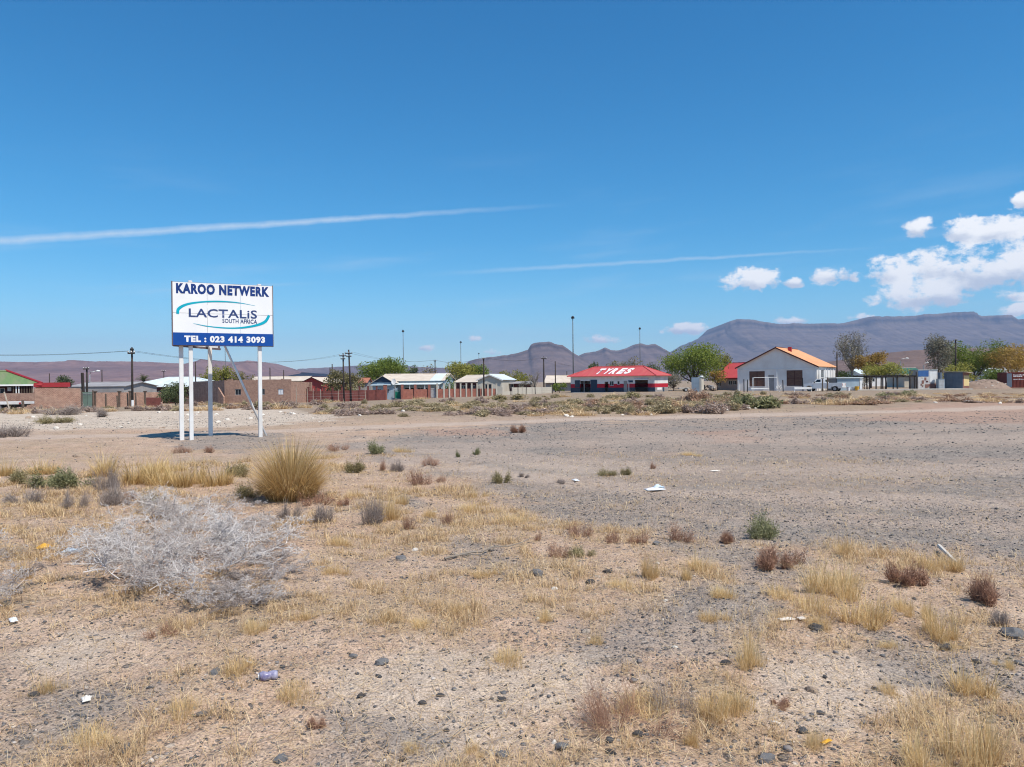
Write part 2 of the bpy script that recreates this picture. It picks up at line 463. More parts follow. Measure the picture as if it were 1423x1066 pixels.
pm('wall_red', (0.44, 0.07, 0.06), (0.35, 0.055, 0.05), 0.9, 0.85, dirt=(0.3, 0.12, 0.09), dirt_amt=0.4)
pm('wall_grey', (0.36, 0.34, 0.33), (0.27, 0.255, 0.25), 0.9, 0.9, dirt=(0.2, 0.16, 0.13), dirt_amt=0.4)
pm('wall_mauve', (0.40, 0.33, 0.33), (0.32, 0.26, 0.26), 0.9, 0.9)
pm('concrete', (0.50, 0.46, 0.41), (0.40, 0.36, 0.31), 1.6, 0.9, dirt=(0.28, 0.22, 0.17), dirt_amt=0.5)
pm('glass_dark', (0.020, 0.026, 0.032), (0.012, 0.015, 0.018), 2.0, 0.15, spec=0.5)
pm('board_brown', (0.17, 0.085, 0.055), (0.10, 0.05, 0.036), 2.0, 0.6, stretch=(1, 1, 3))
pm('dark', (0.02, 0.018, 0.017), (0.013, 0.012, 0.012), 2.0, 0.9)
pm('timber', (0.15, 0.11, 0.085), (0.09, 0.065, 0.05), 5.0, 0.9, bump=0.3)
pm('timber_dark', (0.055, 0.042, 0.036), (0.03, 0.024, 0.021), 5.0, 0.9)
pm('timber_pale', (0.42, 0.36, 0.29), (0.30, 0.25, 0.20), 5.0, 0.9)
pm('iron_dark', (0.045, 0.043, 0.045), (0.03, 0.028, 0.03), 4.0, 0.7)
pm('mast_grey', (0.13, 0.14, 0.15), (0.09, 0.10, 0.11), 4.0, 0.6)
pm('sheet_green', (0.17, 0.24, 0.20), (0.13, 0.18, 0.15), 1.6, 0.7, dirt=(0.2, 0.15, 0.1), dirt_amt=0.4)
pm('gate_teal', (0.0, 0.17, 0.10), (0.0, 0.13, 0.08), 2.0, 0.6)
pm('sheet_slate', (0.13, 0.16, 0.20), (0.09, 0.115, 0.15), 1.4, 0.6, dirt=(0.18, 0.15, 0.14), dirt_amt=0.4)
pm('sheet_bluegrey', (0.34, 0.42, 0.48), (0.27, 0.33, 0.38), 1.4, 0.6)
pm('panel_yellow', (0.70, 0.55, 0.27), (0.62, 0.47, 0.23), 1.8, 0.7)
pm('container_red', (0.20, 0.045, 0.03), (0.13, 0.03, 0.022), 1.6, 0.7, dirt=(0.08, 0.03, 0.02), dirt_amt=0.5)
pm('mural_white', (0.62, 0.60, 0.58), (0.45, 0.42, 0.41), 1.5, 0.8)
pm('mural_blue', (0.05, 0.14, 0.34), (0.04, 0.10, 0.26), 1.5, 0.8)
pm('mural_brown', (0.28, 0.14, 0.11), (0.19, 0.09, 0.075), 1.5, 0.8)
pm('car_white', (0.78, 0.78, 0.78), (0.72, 0.72, 0.72), 2.0, 0.3, spec=0.5, dirt=(0.5, 0.42, 0.34), dirt_amt=0.3)
pm('rubber', (0.022, 0.021, 0.021), (0.03, 0.027, 0.025), 8.0, 0.9)
pm('bark', (0.115, 0.085, 0.065), (0.07, 0.05, 0.04), 4.0, 0.95)
pm('bark_pale', (0.30, 0.26, 0.22), (0.2, 0.17, 0.14), 4.0, 0.95)
pm('plastic_yellow', (0.72, 0.40, 0.03), (0.62, 0.32, 0.03), 9.0, 0.5)
pm('plastic_white', (0.82, 0.83, 0.85), (0.66, 0.68, 0.72), 12.0, 0.4)
pm('plastic_blue', (0.40, 0.53, 0.66), (0.62, 0.68, 0.74), 25.0, 0.35)
pm('tin_purple', (0.42, 0.41, 0.50), (0.10, 0.085, 0.22), 22.0, 0.35, spec=0.5)
pm('paper', (0.76, 0.72, 0.66), (0.66, 0.60, 0.53), 10.0, 0.8)
pm('card_brown', (0.30, 0.19, 0.11), (0.2, 0.12, 0.07), 10.0, 0.85)
pm('orange_dirty', (0.62, 0.22, 0.05), (0.5, 0.16, 0.05), 6.0, 0.6)
pm('stone_white', (0.72, 0.67, 0.60), (0.58, 0.52, 0.45), 14.0, 0.85, bump=0.4)
pm('stone_grey', (0.20, 0.20, 0.205), (0.13, 0.13, 0.135), 16.0, 0.85, bump=0.5, dirt=(0.32, 0.25, 0.20), dirt_amt=0.5)
pm('stone_dark', (0.085, 0.08, 0.08), (0.05, 0.047, 0.047), 16.0, 0.8, bump=0.5, dirt=(0.22, 0.17, 0.14), dirt_amt=0.4)
pm('stone_tan', (0.42, 0.32, 0.24), (0.30, 0.22, 0.165), 10.0, 0.9, bump=0.4)
pm('rubble_soil', (0.30, 0.215, 0.165), (0.20, 0.145, 0.115), 1.4, 0.95, bump=0.6)
brick_mat('brick_tan', (0.36, 0.20, 0.145), (0.26, 0.135, 0.10), (0.44, 0.33, 0.26))
brick_mat('brick_red', (0.34, 0.105, 0.072), (0.27, 0.08, 0.058), (0.30, 0.17, 0.13))
brick_mat('brick_maroon', (0.17, 0.042, 0.036), (0.13, 0.034, 0.03), (0.14, 0.06, 0.05))
leaf_mat('straw', [(0.0, (0.32, 0.195, 0.1)), (0.3, (0.56, 0.37, 0.17)), (0.65, (0.76, 0.55, 0.27)), (1.0, (0.88, 0.72, 0.44))], 0.4)
leaf_mat('straw_gold', [(0.0, (0.26, 0.145, 0.065)), (0.35, (0.56, 0.37, 0.15)), (0.7, (0.78, 0.57, 0.27)), (1.0, (0.9, 0.74, 0.43))], 0.38)
leaf_mat('straw_mat', [(0.0, (0.29, 0.185, 0.12)), (0.35, (0.53, 0.36, 0.2)), (0.7, (0.72, 0.53, 0.3)), (1.0, (0.86, 0.7, 0.46))], 0.3)
leaf_mat('rust', [(0.0, (0.19, 0.105, 0.075)), (0.5, (0.42, 0.235, 0.155)), (1.0, (0.62, 0.41, 0.28))], 0.3)
leaf_mat('twig_grey', [(0.0, (0.17, 0.13, 0.115)), (0.5, (0.33, 0.27, 0.235)), (1.0, (0.5, 0.43, 0.385))], 0.15)
leaf_mat('bleached', [(0.0, (0.12, 0.09, 0.08)), (0.4, (0.42, 0.36, 0.33)), (1.0, (0.74, 0.69, 0.66))], 0.05)
leaf_mat('bush_green', [(0.0, (0.12, 0.12, 0.055)), (0.5, (0.26, 0.255, 0.125)), (1.0, (0.42, 0.41, 0.23))], 0.35)
leaf_mat('bush_olive', [(0.0, (0.15, 0.12, 0.055)), (0.5, (0.3, 0.25, 0.12)), (1.0, (0.48, 0.41, 0.23))], 0.28)
leaf_mat('scrub_a', [(0.0, (0.2, 0.16, 0.095)), (0.5, (0.37, 0.3, 0.175)), (1.0, (0.56, 0.47, 0.29))], 0.25)
leaf_mat('scrub_b', [(0.0, (0.23, 0.165, 0.135)), (0.5, (0.4, 0.295, 0.24)), (1.0, (0.57, 0.45, 0.38))], 0.25)
leaf_mat('scrub_c', [(0.0, (0.25, 0.14, 0.095)), (0.5, (0.42, 0.26, 0.175)), (1.0, (0.57, 0.41, 0.29))], 0.25)
leaf_mat('tree_green', [(0.0, (0.065, 0.09, 0.018)), (0.5, (0.19, 0.245, 0.042)), (1.0, (0.35, 0.4, 0.085))], 0.45)
leaf_mat('tree_yellow', [(0.0, (0.14, 0.135, 0.028)), (0.5, (0.3, 0.285, 0.058)), (1.0, (0.46, 0.43, 0.12))], 0.45)
leaf_mat('tree_olive', [(0.0, (0.1, 0.085, 0.036)), (0.5, (0.21, 0.18, 0.078)), (1.0, (0.37, 0.32, 0.165))], 0.35)
leaf_mat('tree_dark', [(0.0, (0.035, 0.052, 0.02)), (0.5, (0.095, 0.12, 0.05)), (1.0, (0.2, 0.225, 0.105))], 0.35)
leaf_mat('tree_rust', [(0.0, (0.17, 0.105, 0.03)), (0.5, (0.38, 0.245, 0.058)), (1.0, (0.55, 0.38, 0.12))], 0.4)
leaf_mat('tree_grey', [(0.0, (0.13, 0.115, 0.08)), (0.5, (0.25, 0.23, 0.165)), (1.0, (0.39, 0.365, 0.28))], 0.3)
leaf_mat('palm_leaf', [(0.0, (0.03, 0.045, 0.02)), (0.5, (0.085, 0.10, 0.04)), (1.0, (0.20, 0.20, 0.09))], 0.25)
leaf_mat('pebble', [(0.0, (0.060, 0.060, 0.064)), (0.35, (0.14, 0.135, 0.135)), (0.62, (0.235, 0.205, 0.19)), (0.85, (0.40, 0.33, 0.28)), (1.0, (0.64, 0.58, 0.52))], 0.0, 0.9)

# ------------------------------------------------------------------ objects
def tag(o, label=None, cat=None, group=None, kind=None):
    if label: o['label'] = label
    if cat: o['category'] = cat
    if group: o['group'] = group
    if kind: o['kind'] = kind
    return o

def empty(name, loc, rz=0.0):
    o = bpy.data.objects.new(name, None)
    COL.objects.link(o)
    o.location = loc; o.rotation_euler = (0, 0, rz)
    o.empty_display_size = 0.3
    return o

def link(name, me, parent=None, loc=None, rz=0.0):
    o = bpy.data.objects.new(name, me)
    COL.objects.link(o)
    if parent: o.parent = parent
    if loc is not None: o.location = loc
    if rz: o.rotation_euler = (0, 0, rz)
    return o

def np_mesh(name, verts, faces_list, mat=None, tint=None, smooth=False):
    """verts (n,3); faces_list: arrays of (k,3) or (k,4) indices"""
    me = bpy.data.meshes.new(name)
    v = np.asarray(verts, np.float32).reshape(-1, 3)
    me.vertices.add(len(v)); me.vertices.foreach_set('co', v.ravel())
    loops, starts, tot = [], [], 0
    for f in faces_list:
        f = np.asarray(f, np.int32)
        k = f.shape[1]
        loops.append(f.ravel()); starts.append(tot + np.arange(len(f), dtype=np.int32) * k); tot += f.size
    loops = np.concatenate(loops); starts = np.concatenate(starts)
    me.loops.add(len(loops)); me.loops.foreach_set('vertex_index', loops)
    me.polygons.add(len(starts)); me.polygons.foreach_set('loop_start', starts)
    if smooth:
        me.polygons.foreach_set('use_smooth', np.ones(len(starts), bool))
    if tint is not None:
        a = me.attributes.new('tint', 'FLOAT', 'POINT'); a.data.foreach_set('value', np.asarray(tint, np.float32))
    me.update(calc_edges=True); me.validate()
    if mat: me.materials.append(M[mat] if isinstance(mat, str) else mat)
    return me

class MB:
    def __init__(s): s.v = []; s.f = []
    def add(s, vs_, fs):
        o = len(s.v); s.v += [tuple(p) for p in vs_]; s.f += [tuple(i + o for i in f) for f in fs]; return s
    def box(s, x0, x1, y0, y1, z0, z1):
        return s.add([(x0, y0, z0), (x1, y0, z0), (x1, y1, z0), (x0, y1, z0), (x0, y0, z1), (x1, y0, z1), (x1, y1, z1), (x0, y1, z1)],
                     [(0, 3, 2, 1), (4, 5, 6, 7), (0, 1, 5, 4), (1, 2, 6, 5), (2, 3, 7, 6), (3, 0, 4, 7)])
    def hexa(s, b, t):
        """box from four bottom and four top corners"""
        return s.add(list(b) + list(t), [(0, 3, 2, 1), (4, 5, 6, 7), (0, 1, 5, 4), (1, 2, 6, 5), (2, 3, 7, 6), (3, 0, 4, 7)])
    def slab(s, q, th):
        """plate of thickness th under the quad or polygon q (listed counter-clockwise seen from above)"""
        q = [Vector(p) for p in q]
        n = (q[1] - q[0]).cross(q[2] - q[0]).normalized()
        k = len(q)
        lo = [p - n * th for p in q]
        fs = [tuple(range(k)), tuple(range(2 * k - 1, k - 1, -1))]
        fs += [(i, k + i, k + (i + 1) % k, (i + 1) % k) for i in range(k)]
        return s.add([tuple(p) for p in q] + [tuple(p) for p in lo], fs)
    def tube(s, pts, radii, n=6, caps=True):
        pts = [Vector(p) for p in pts]
        if isinstance(radii, (int, float)): radii = [radii] * len(pts)
        o = len(s.v)
        up = Vector((0.013, 0.02, 1.0))
        for i, p in enumerate(pts):
            d = (pts[min(i + 1, len(pts) - 1)] - pts[max(i - 1, 0)])
            d = d.normalized() if d.length > 1e-9 else Vector((0, 0, 1))
            r = up if abs(d.dot(up.normalized())) < 0.95 else Vector((1, 0.03, 0))
            a = d.cross(r).normalized(); b = d.cross(a).normalized()
            for k in range(n):
                t = 2 * math.pi * k / n
                s.v.append(tuple(p + (a * math.cos(t) + b * math.sin(t)) * radii[i]))
        for i in range(len(pts) - 1):
            for k in range(n):
                k2 = (k + 1) % n
                s.f.append((o + i * n + k, o + i * n + k2, o + (i + 1) * n + k2, o + (i + 1) * n + k))
        if caps:
            s.f.append(tuple(o + k for k in range(n - 1, -1, -1)))
            e = o + (len(pts) - 1) * n
            s.f.append(tuple(e + k for k in range(n)))
        return s
    def build(s, name, mat, parent=None, loc=None, smooth=False, rz=0.0):
        me = bpy.data.meshes.new(name)
        me.from_pydata(s.v, [], s.f); me.update()
        if smooth:
            for p in me.polygons: p.use_smooth = True
        me.materials.append(M[mat])
        return link(name, me, parent, loc, rz)

def bx(name, mat, parent, *b):
    return MB().box(*b).build(name, mat, parent)

def text_mesh(txt, bold=0.0, shear=0.0):
    c = bpy.data.curves.new('lettering', 'FONT')
    c.body = txt; c.size = 1.0; c.space_character = 1.0 + bold * 2.6; c.offset = bold; c.shear = shear; c.fill_mode = 'BOTH'; c.resolution_u = 3; c.extrude = 0.0
    o = bpy.data.objects.new('lettering', c); COL.objects.link(o)
    dg = bpy.context.evaluated_depsgraph_get(); dg.update()
    me = bpy.data.meshes.new_from_object(o.evaluated_get(dg))
    bpy.data.objects.remove(o); bpy.data.curves.remove(c)
    n = len(me.vertices); a = np.zeros(n * 3, np.float32); me.vertices.foreach_get('co', a); a = a.reshape(-1, 3)
    lo, hi = a.min(0), a.max(0)
    a[:, :2] = (a[:, :2] - lo[:2]) / (hi[:2] - lo[:2])
    me.clear_geometry if False else None
    return me, a

def lettering(name, txt, mat, parent, fn, bold=0.0, shear=0.0):
    """flat letters; fn maps unit-square coordinates to local space"""
    me, a = text_mesh(txt, bold, shear)
    co = np.array([fn(p[0], p[1]) for p in a], np.float32)
    me.vertices.foreach_set('co', co.ravel()); me.update()
    me.materials.clear(); me.materials.append(M[mat])
    me.name = name
    return link(name, me, parent)

# ------------------------------------------------------------------ ground sheet
def build_ground():
    ang = np.concatenate([np.linspace(-180, -55, 26)[:-1], np.arange(-55, -47, 1.0), np.linspace(-47, 47, 640), np.arange(48, 56, 1.0), np.linspace(55, 180, 26)[1:]])
    ang = np.radians(ang[:-1])
    rr = [0.6, 1.0, 1.5, 2.0]
    r = 2.3
    while r < 11000:
        rr.append(r)
        r *= 1.0075 if r < 30 else (1.02 if r < 260 else 1.07)
    rr = np.array(rr)
    A, Rr = np.meshgrid(ang, rr)
    x = (np.sin(A) * Rr).ravel(); y = (np.cos(A) * Rr).ravel()
    z = gz(x, y)
    nc, nr = len(ang), len(rr)
    i = np.arange(nr - 1)[:, None] * nc; j = np.arange(nc)[None, :]; j2 = (j + 1) % nc
    q = np.stack([i + j, i + nc + j, i + nc + j2, i + j2], -1).reshape(-1, 4)
    c = len(x)
    vv = np.vstack([np.stack([x, y, z], 1), [[0, 0, gz1(0, 0)]]])
    jj = np.arange(nc)
    tri = np.stack([np.full(nc, c), jj, (jj + 1) % nc], 1)
    me = np_mesh('ground', vv, [q[:, ::-1], tri[:, ::-1]], None, smooth=True)
    zs = zones(vv[:, 0], vv[:, 1])
    for nme, arr in zip(('lot', 'road', 'trk', 'chalk', 'bare', 'pink'), zs):
        a = me.attributes.new(nme, 'FLOAT', 'POINT'); a.data.foreach_set('value', arr.astype(np.float32))
    g = grass_cover(vv[:, 0], vv[:, 1])
    a = me.attributes.new('cover', 'FLOAT', 'POINT'); a.data.foreach_set('value', g.astype(np.float32))
    # material
    m = bpy.data.materials.new('earth'); m.use_nodes = True
    N, L = m.node_tree.nodes, m.node_tree.links
    b = N['Principled BSDF']; b.inputs['Roughness'].default_value = 0.95; b.inputs['Specular IOR Level'].default_value = 0.15
    tc = N.new('ShaderNodeTexCoord')
    def attr(n):
        k = N.new('ShaderNodeAttribute'); k.attribute_name = n; return k.outputs['Fac']
    def noise(scale, detail=6, rough=0.6, dist=0.0):
        k = N.new('ShaderNodeTexNoise'); k.inputs['Scale'].default_value = scale; k.inputs['Detail'].default_value = detail; k.inputs['Roughness'].default_value = rough
        k.inputs['Distortion'].default_value = dist
        L.new(tc.outputs['Object'], k.inputs['Vector']); return k.outputs['Fac']
    def ramp(v, stops):
        k = N.new('ShaderNodeValToRGB'); e = k.color_ramp.elements
        e[0].position, e[0].color = stops[0][0], (*stops[0][1], 1); e[1].position, e[1].color = stops[-1][0], (*stops[-1][1], 1)
        for p, cc in stops[1:-1]:
            q_ = e.new(p); q_.color = (*cc, 1)
        L.new(v, k.inputs['Fac']); return k.outputs['Color']
    def mix(f, a_, b_, mode='MIX'):
        k = N.new('ShaderNodeMix'); k.data_type = 'RGBA'; k.blend_type = mode
        if isinstance(f, float): k.inputs['Factor'].default_value = f
        else: L.new(f, k.inputs['Factor'])
        for s_, v in (('A', a_), ('B', b_)):
            if isinstance(v, tuple): k.inputs[s_].default_value = (*v, 1)
            else: L.new(v, k.inputs[s_])
        return k.outputs['Result']
    def math_(op, a_, b_=0.0, clamp=False):
        k = N.new('ShaderNodeMath'); k.operation = op; k.use_clamp = clamp
        for i_, v in enumerate((a_, b_)):
            if isinstance(v, float): k.inputs[i_].default_value = v
            else: L.new(v, k.inputs[i_])
        return k.outputs[0]
    def maprange(v, a_, b_, c_=0.0, d_=1.0):
        k = N.new('ShaderNodeMapRange'); k.inputs['From Min'].default_value = a_; k.inputs['From Max'].default_value = b_
        k.inputs['To Min'].default_value = c_; k.inputs['To Max'].default_value = d_; L.new(v, k.inputs['Value']); return k.outputs[0]
    big, mid, fine, grit = noise(0.33, 5), noise(1.9, 7, 0.65), noise(14.0, 6, 0.7), noise(85.0, 3, 0.7)
    sand = ramp(mid, [(0.25, (0.33, 0.235, 0.175)), (0.5, (0.46, 0.335, 0.25)), (0.75, (0.58, 0.445, 0.34))])
    sand = mix(maprange(big, 0.4, 0.65), sand, mix(0.55, sand, (0.52, 0.335, 0.225)))
    grey = ramp(noise(2.6, 7, 0.7), [(0.25, (0.19, 0.163, 0.142)), (0.5, (0.275, 0.236, 0.205)), (0.8, (0.385, 0.33, 0.278))])
    dust = ramp(mid, [(0.3, (0.40, 0.31, 0.25)), (0.7, (0.50, 0.395, 0.32))])
    chalk = ramp(noise(1.2, 8, 0.75), [(0.3, (0.38, 0.29, 0.22)), (0.5, (0.56, 0.46, 0.365)), (0.75, (0.66, 0.57, 0.47))])
    red = ramp(mid, [(0.3, (0.36, 0.215, 0.15)), (0.7, (0.46, 0.31, 0.235))])
    pale = ramp(fine, [(0.3, (0.44, 0.345, 0.27)), (0.7, (0.55, 0.445, 0.355))])
    scrub = ramp(noise(0.9, 8, 0.7), [(0.3, (0.185, 0.135, 0.10)), (0.5, (0.29, 0.215, 0.155)), (0.7, (0.40, 0.31, 0.22))])
    straw = ramp(fine, [(0.3, (0.27, 0.19, 0.12)), (0.7, (0.44, 0.335, 0.21))])
    sp = N.new('ShaderNodeSeparateXYZ'); L.new(tc.outputs['Object'], sp.inputs[0])
    c_ = mix(maprange(sp.outputs[1], 30.0, 42.0), sand, scrub)
    c_ = mix(math_('MULTIPLY', attr('cover'), 0.55), c_, straw)
    c_ = mix(attr('bare'), c_, pale)
    c_ = mix(math_('MULTIPLY', attr('lot'), maprange(noise(0.8, 6, 0.65), 0.22, 0.55, 0.35, 1.0)), c_, grey)
    c_ = mix(attr('chalk'), c_, chalk)
    c_ = mix(math_('MULTIPLY', attr('pink'), 0.8), c_, red)
    c_ = mix(math_('MULTIPLY', attr('trk'), 0.75), c_, dust)
    c_ = mix(math_('MULTIPLY', attr('road'), 0.9), c_, dust)
    # grit: stones of two sizes set in the soil
    def stones(scale, seedoff):
        mp = N.new('ShaderNodeMapping'); mp.inputs['Location'].default_value = (seedoff, seedoff * 2, 0); L.new(tc.outputs['Object'], mp.inputs['Vector'])
        v = N.new('ShaderNodeTexVoronoi'); v.feature = 'F1'; v.inputs['Scale'].default_value = scale; v.inputs['Randomness'].default_value = 1.0
        L.new(mp.outputs[0], v.inputs['Vector'])
        return v
    hsum = None
    for scale, seed, lo, keep, amt in ((26.0, 1.3, 0.36, 0.42, 0.85), (60.0, 4.1, 0.40, 0.55, 0.8), (9.0, 8.2, 0.30, 0.86, 0.8)):
        v = stones(scale, seed)
        sc2 = N.new('ShaderNodeSeparateColor'); L.new(v.outputs['Color'], sc2.inputs[0])
        pres = math_('GREATER_THAN', math_('ADD', sc2.outputs[0], math_('MULTIPLY', attr('lot'), 0.22)), keep)
        shape = maprange(v.outputs['Distance'], lo, lo * 0.72)
        k = N.new('ShaderNodeClamp'); L.new(shape, k.inputs[0])
        f = math_('MULTIPLY', math_('MULTIPLY', k.outputs[0], pres), amt)
        f = math_('MULTIPLY', f, math_('SUBTRACT', 1.0, math_('MULTIPLY', math_('MAXIMUM', attr('road'), attr('bare')), 0.75)))
        colr = ramp(sc2.outputs[1], [(0.0, (0.075, 0.073, 0.075)), (0.4, (0.16, 0.148, 0.14)), (0.72, (0.27, 0.22, 0.185)), (1.0, (0.52, 0.45, 0.38))])
        c_ = mix(f, c_, colr)
        h = math_('MULTIPLY', f, 1.0 if scale < 12 else 12.0 / scale)
        hsum = h if hsum is None else math_('ADD', hsum, h)
    c_ = mix(0.75, c_, ramp(grit, [(0.32, (0.36, 0.34, 0.33)), (0.68, (1.55, 1.55, 1.55))]), 'MULTIPLY')
    L.new(c_, b.inputs['Base Color'])
    bp = N.new('ShaderNodeBump'); bp.inputs['Strength'].default_value = 0.9; bp.inputs['Distance'].default_value = 0.02
    hh = math_('ADD', math_('ADD', hsum, math_('MULTIPLY', fine, 1.2)), math_('MULTIPLY', grit, 0.35))
    L.new(hh, bp.inputs['Height']); L.new(bp.outputs[0], b.inputs['Normal'])
    me.materials.append(m)
    o = link('ground', me)
    tag(o, 'dry stony Karoo earth with grey gravel lot and dusty track', 'ground', kind='structure')
build_ground()

# ------------------------------------------------------------------ hills
def hill_mat(name, lo, hi, cliff, top=None):
    m = bpy.data.materials.new(name); m.use_nodes = True
    N, L = m.node_tree.nodes, m.node_tree.links
    b = N['Principled BSDF']; b.inputs['Roughness'].default_value = 1.0; b.inputs['Specular IOR Level'].default_value = 0.05
    tc = N.new('ShaderNodeTexCoord')
    nz = N.new('ShaderNodeTexNoise'); nz.inputs['Scale'].default_value = 0.012; nz.inputs['Detail'].default_value = 10; nz.inputs['Roughness'].default_value = 0.7
    L.new(tc.outputs['Object'], nz.inputs['Vector'])
    rp = N.new('ShaderNodeValToRGB'); rp.color_ramp.elements[0].position = 0.35; rp.color_ramp.elements[1].position = 0.65
    rp.color_ramp.elements[0].color = (*lo, 1); rp.color_ramp.elements[1].color = (*hi, 1)
    L.new(nz.outputs['Fac'], rp.inputs['Fac'])
    # rock ledges: strata by height
    mp = N.new('ShaderNodeMapping'); mp.inputs['Scale'].default_value = (0.0007, 0.0007, 0.030); L.new(tc.outputs['Object'], mp.inputs['Vector'])
    ns = N.new('ShaderNodeTexNoise'); ns.inputs['Scale'].default_value = 1.0; ns.inputs['Detail'].default_value = 6; L.new(mp.outputs[0], ns.inputs['Vector'])
    mr = N.new('ShaderNodeMapRange'); mr.inputs['From Min'].default_value = 0.50; mr.inputs['From Max'].default_value = 0.64; mr.inputs['To Max'].default_value = 0.5
    L.new(ns.outputs['Fac'], mr.inputs['Value'])
    ge = N.new('ShaderNodeNewGeometry'); sx = N.new('ShaderNodeSeparateXYZ'); L.new(ge.outputs['Normal'], sx.inputs[0])
    st = N.new('ShaderNodeMapRange'); st.inputs['From Min'].default_value = 0.75; st.inputs['From Max'].default_value = 0.45; L.new(sx.outputs[2], st.inputs['Value'])
    mxm = N.new('ShaderNodeMath'); mxm.operation = 'MAXIMUM'; L.new(mr.outputs[0], mxm.inputs[0]); L.new(st.outputs[0], mxm.inputs[1])
    mx = N.new('ShaderNodeMix'); mx.data_type = 'RGBA'; L.new(mxm.outputs[0], mx.inputs['Factor']); L.new(rp.outputs[0], mx.inputs['A']); mx.inputs['B'].default_value = (*cliff, 1)
    L.new(mx.outputs['Result'], b.inputs['Base Color'])
    nb = N.new('ShaderNodeTexNoise'); nb.inputs['Scale'].default_value = 0.03; nb.inputs['Detail'].default_value = 9; L.new(tc.outputs['Object'], nb.inputs['Vector'])
    bp = N.new('ShaderNodeBump'); bp.inputs['Strength'].default_value = 0.7; bp.inputs['Distance'].default_value = 14.0
    L.new(nb.outputs['Fac'], bp.inputs['Height']); L.new(bp.outputs[0], b.inputs['Normal'])
    M[name] = m

hill_mat('hill_purple', (0.145, 0.082, 0.072), (0.235, 0.14, 0.12), (0.11, 0.068, 0.062))
hill_mat('hill_koppie', (0.10, 0.07, 0.062), (0.17, 0.12, 0.105), (0.06, 0.045, 0.043))
hill_mat('hill_slate', (0.095, 0.07, 0.06), (0.17, 0.125, 0.10), (0.045, 0.037, 0.036))
hill_mat('hill_brown', (0.13, 0.082, 0.062), (0.22, 0.145, 0.112), (0.10, 0.07, 0.056))

def ridge(name, prof, D, depth, mat, label, seed, cliff=0.14, gully=1.0):
    pxs = np.arange(prof[0][0], prof[-1][0] + 0.1, 1.5)
    pys = np.interp(pxs, [p[0] for p in prof], [p[1] for p in prof])
    xs, hs = [], []
    for a, b in zip(pxs, pys):
        u, w = px_dir(a, b)
        xs.append(u * D); hs.append(max(EYE + w * D, 1.0))
    xs, hs = np.array(xs), np.array(hs)
    scale = D / F
    hs = hs + (fbm(xs / (6 * scale), xs * 0 + seed, 3, seed) - 0.5) * 1.4 * scale
    vals = list(np.linspace(0, 0.92, 46)) + [0.94, 0.9465, 0.953, 0.97, 0.985, 1.0]
    rows = []
    for v in vals:
        slope = v ** 1.75 * 0.98
        cl = 1 - cliff
        base = cl * (v / 0.94) ** 1.7 if v <= 0.94 else cl + (1 - cl) * min(1.0, (v - 0.94) / 0.013)
        w = math.sin(math.pi * min(v, 1.0)) if v < 1 else 0.0
        sw = depth * 0.05 * (fbm(xs / (26 * scale) + seed, xs * 0 + v * 2.2, 4, seed + 5) - 0.5) * 2 * gully
        gul = 0.5 * np.abs(fbm(xs / (17 * scale) + v * 2.0, xs * 0 + v * 3.0 + seed, 4, seed + 9) - 0.5) * 2 + 0.8 * fbm(xs / (5 * scale), xs * 0 + v * 14 + seed, 4, seed + 19)
        h = hs * base * (1 + w * 0.10 * (gul - 0.5) * gully)
        yy = D - depth * (1 - v) + sw * (1 - v * 0.6)
        rows.append(np.stack([xs, yy, np.maximum(h, 0.0) - (3.0 if v == 0 else 0.0)], 1))
    for k, (f, hh) in enumerate(((0.25, 0.96), (0.7, 0.55), (1.1, 0.0))):
        rows.append(np.stack([xs, np.full_like(xs, D + depth * f), hs * hh - (3 if hh == 0 else 0)], 1))
    V_ = np.concatenate(rows)
    nr, nc = len(rows), len(xs)
    i = np.arange(nr - 1)[:, None] * nc; j = np.arange(nc - 1)[None, :]
    q = np.stack([i + j, i + j + 1, i + nc + j + 1, i + nc + j], -1).reshape(-1, 4)
    o = link(name, np_mesh(name, V_, [q], mat, smooth=True))
    tag(o, label, 'hill', kind='structure')
    return o

ridge('hill', [(-420, 512), (-200, 502), (-60, 500), (0, 503), (60, 504), (100, 503), (104, 501), (113, 501), (118, 504), (150, 502.5), (200, 503), (240, 505), (262, 506), (275, 503), (285, 500), (293, 501), (305, 508),
      (320, 509), (332, 504), (352, 502), (362, 510), (372, 515), (385, 514), (410, 516), (425, 518)], 3600, 1500, 'hill_purple', 'low purple brown ridge with flat crest behind the brick houses', 3, 0.10)
ridge('hill', [(395, 523), (412, 516), (420, 513), (460, 511), (490, 509), (510, 508), (560, 508.5), (600, 511), (640, 512), (680, 514), (720, 516)], 5600, 1800, 'hill_koppie', 'hazy low plateau between the two koppies on the skyline', 8, 0.16)
ridge('hill', [(628, 522), (645, 507), (655, 501), (680, 497), (705, 494), (716, 492), (728, 488.5), (733, 487), (737, 480), (742, 477.5), (752, 476), (762, 475.5), (770, 479), (780, 480), (787, 485), (795, 491), (806, 497), (820, 504), (850, 514), (880, 523)],
      4300, 1250, 'hill_koppie', 'flat topped conical koppie with a rocky cap', 12, 0.16)
ridge('hill', [(765, 522), (790, 504), (803, 495), (812, 491), (826, 489), (836, 485), (839, 483.5), (846, 487), (856, 488), (870, 484), (880, 479), (887, 478), (898, 480), (908, 479), (918, 484), (927, 489), (945, 495), (975, 505), (1010, 520)],
      5200, 1500, 'hill_koppie', 'jagged twin topped hill behind the tyre workshop', 16, 0.15)
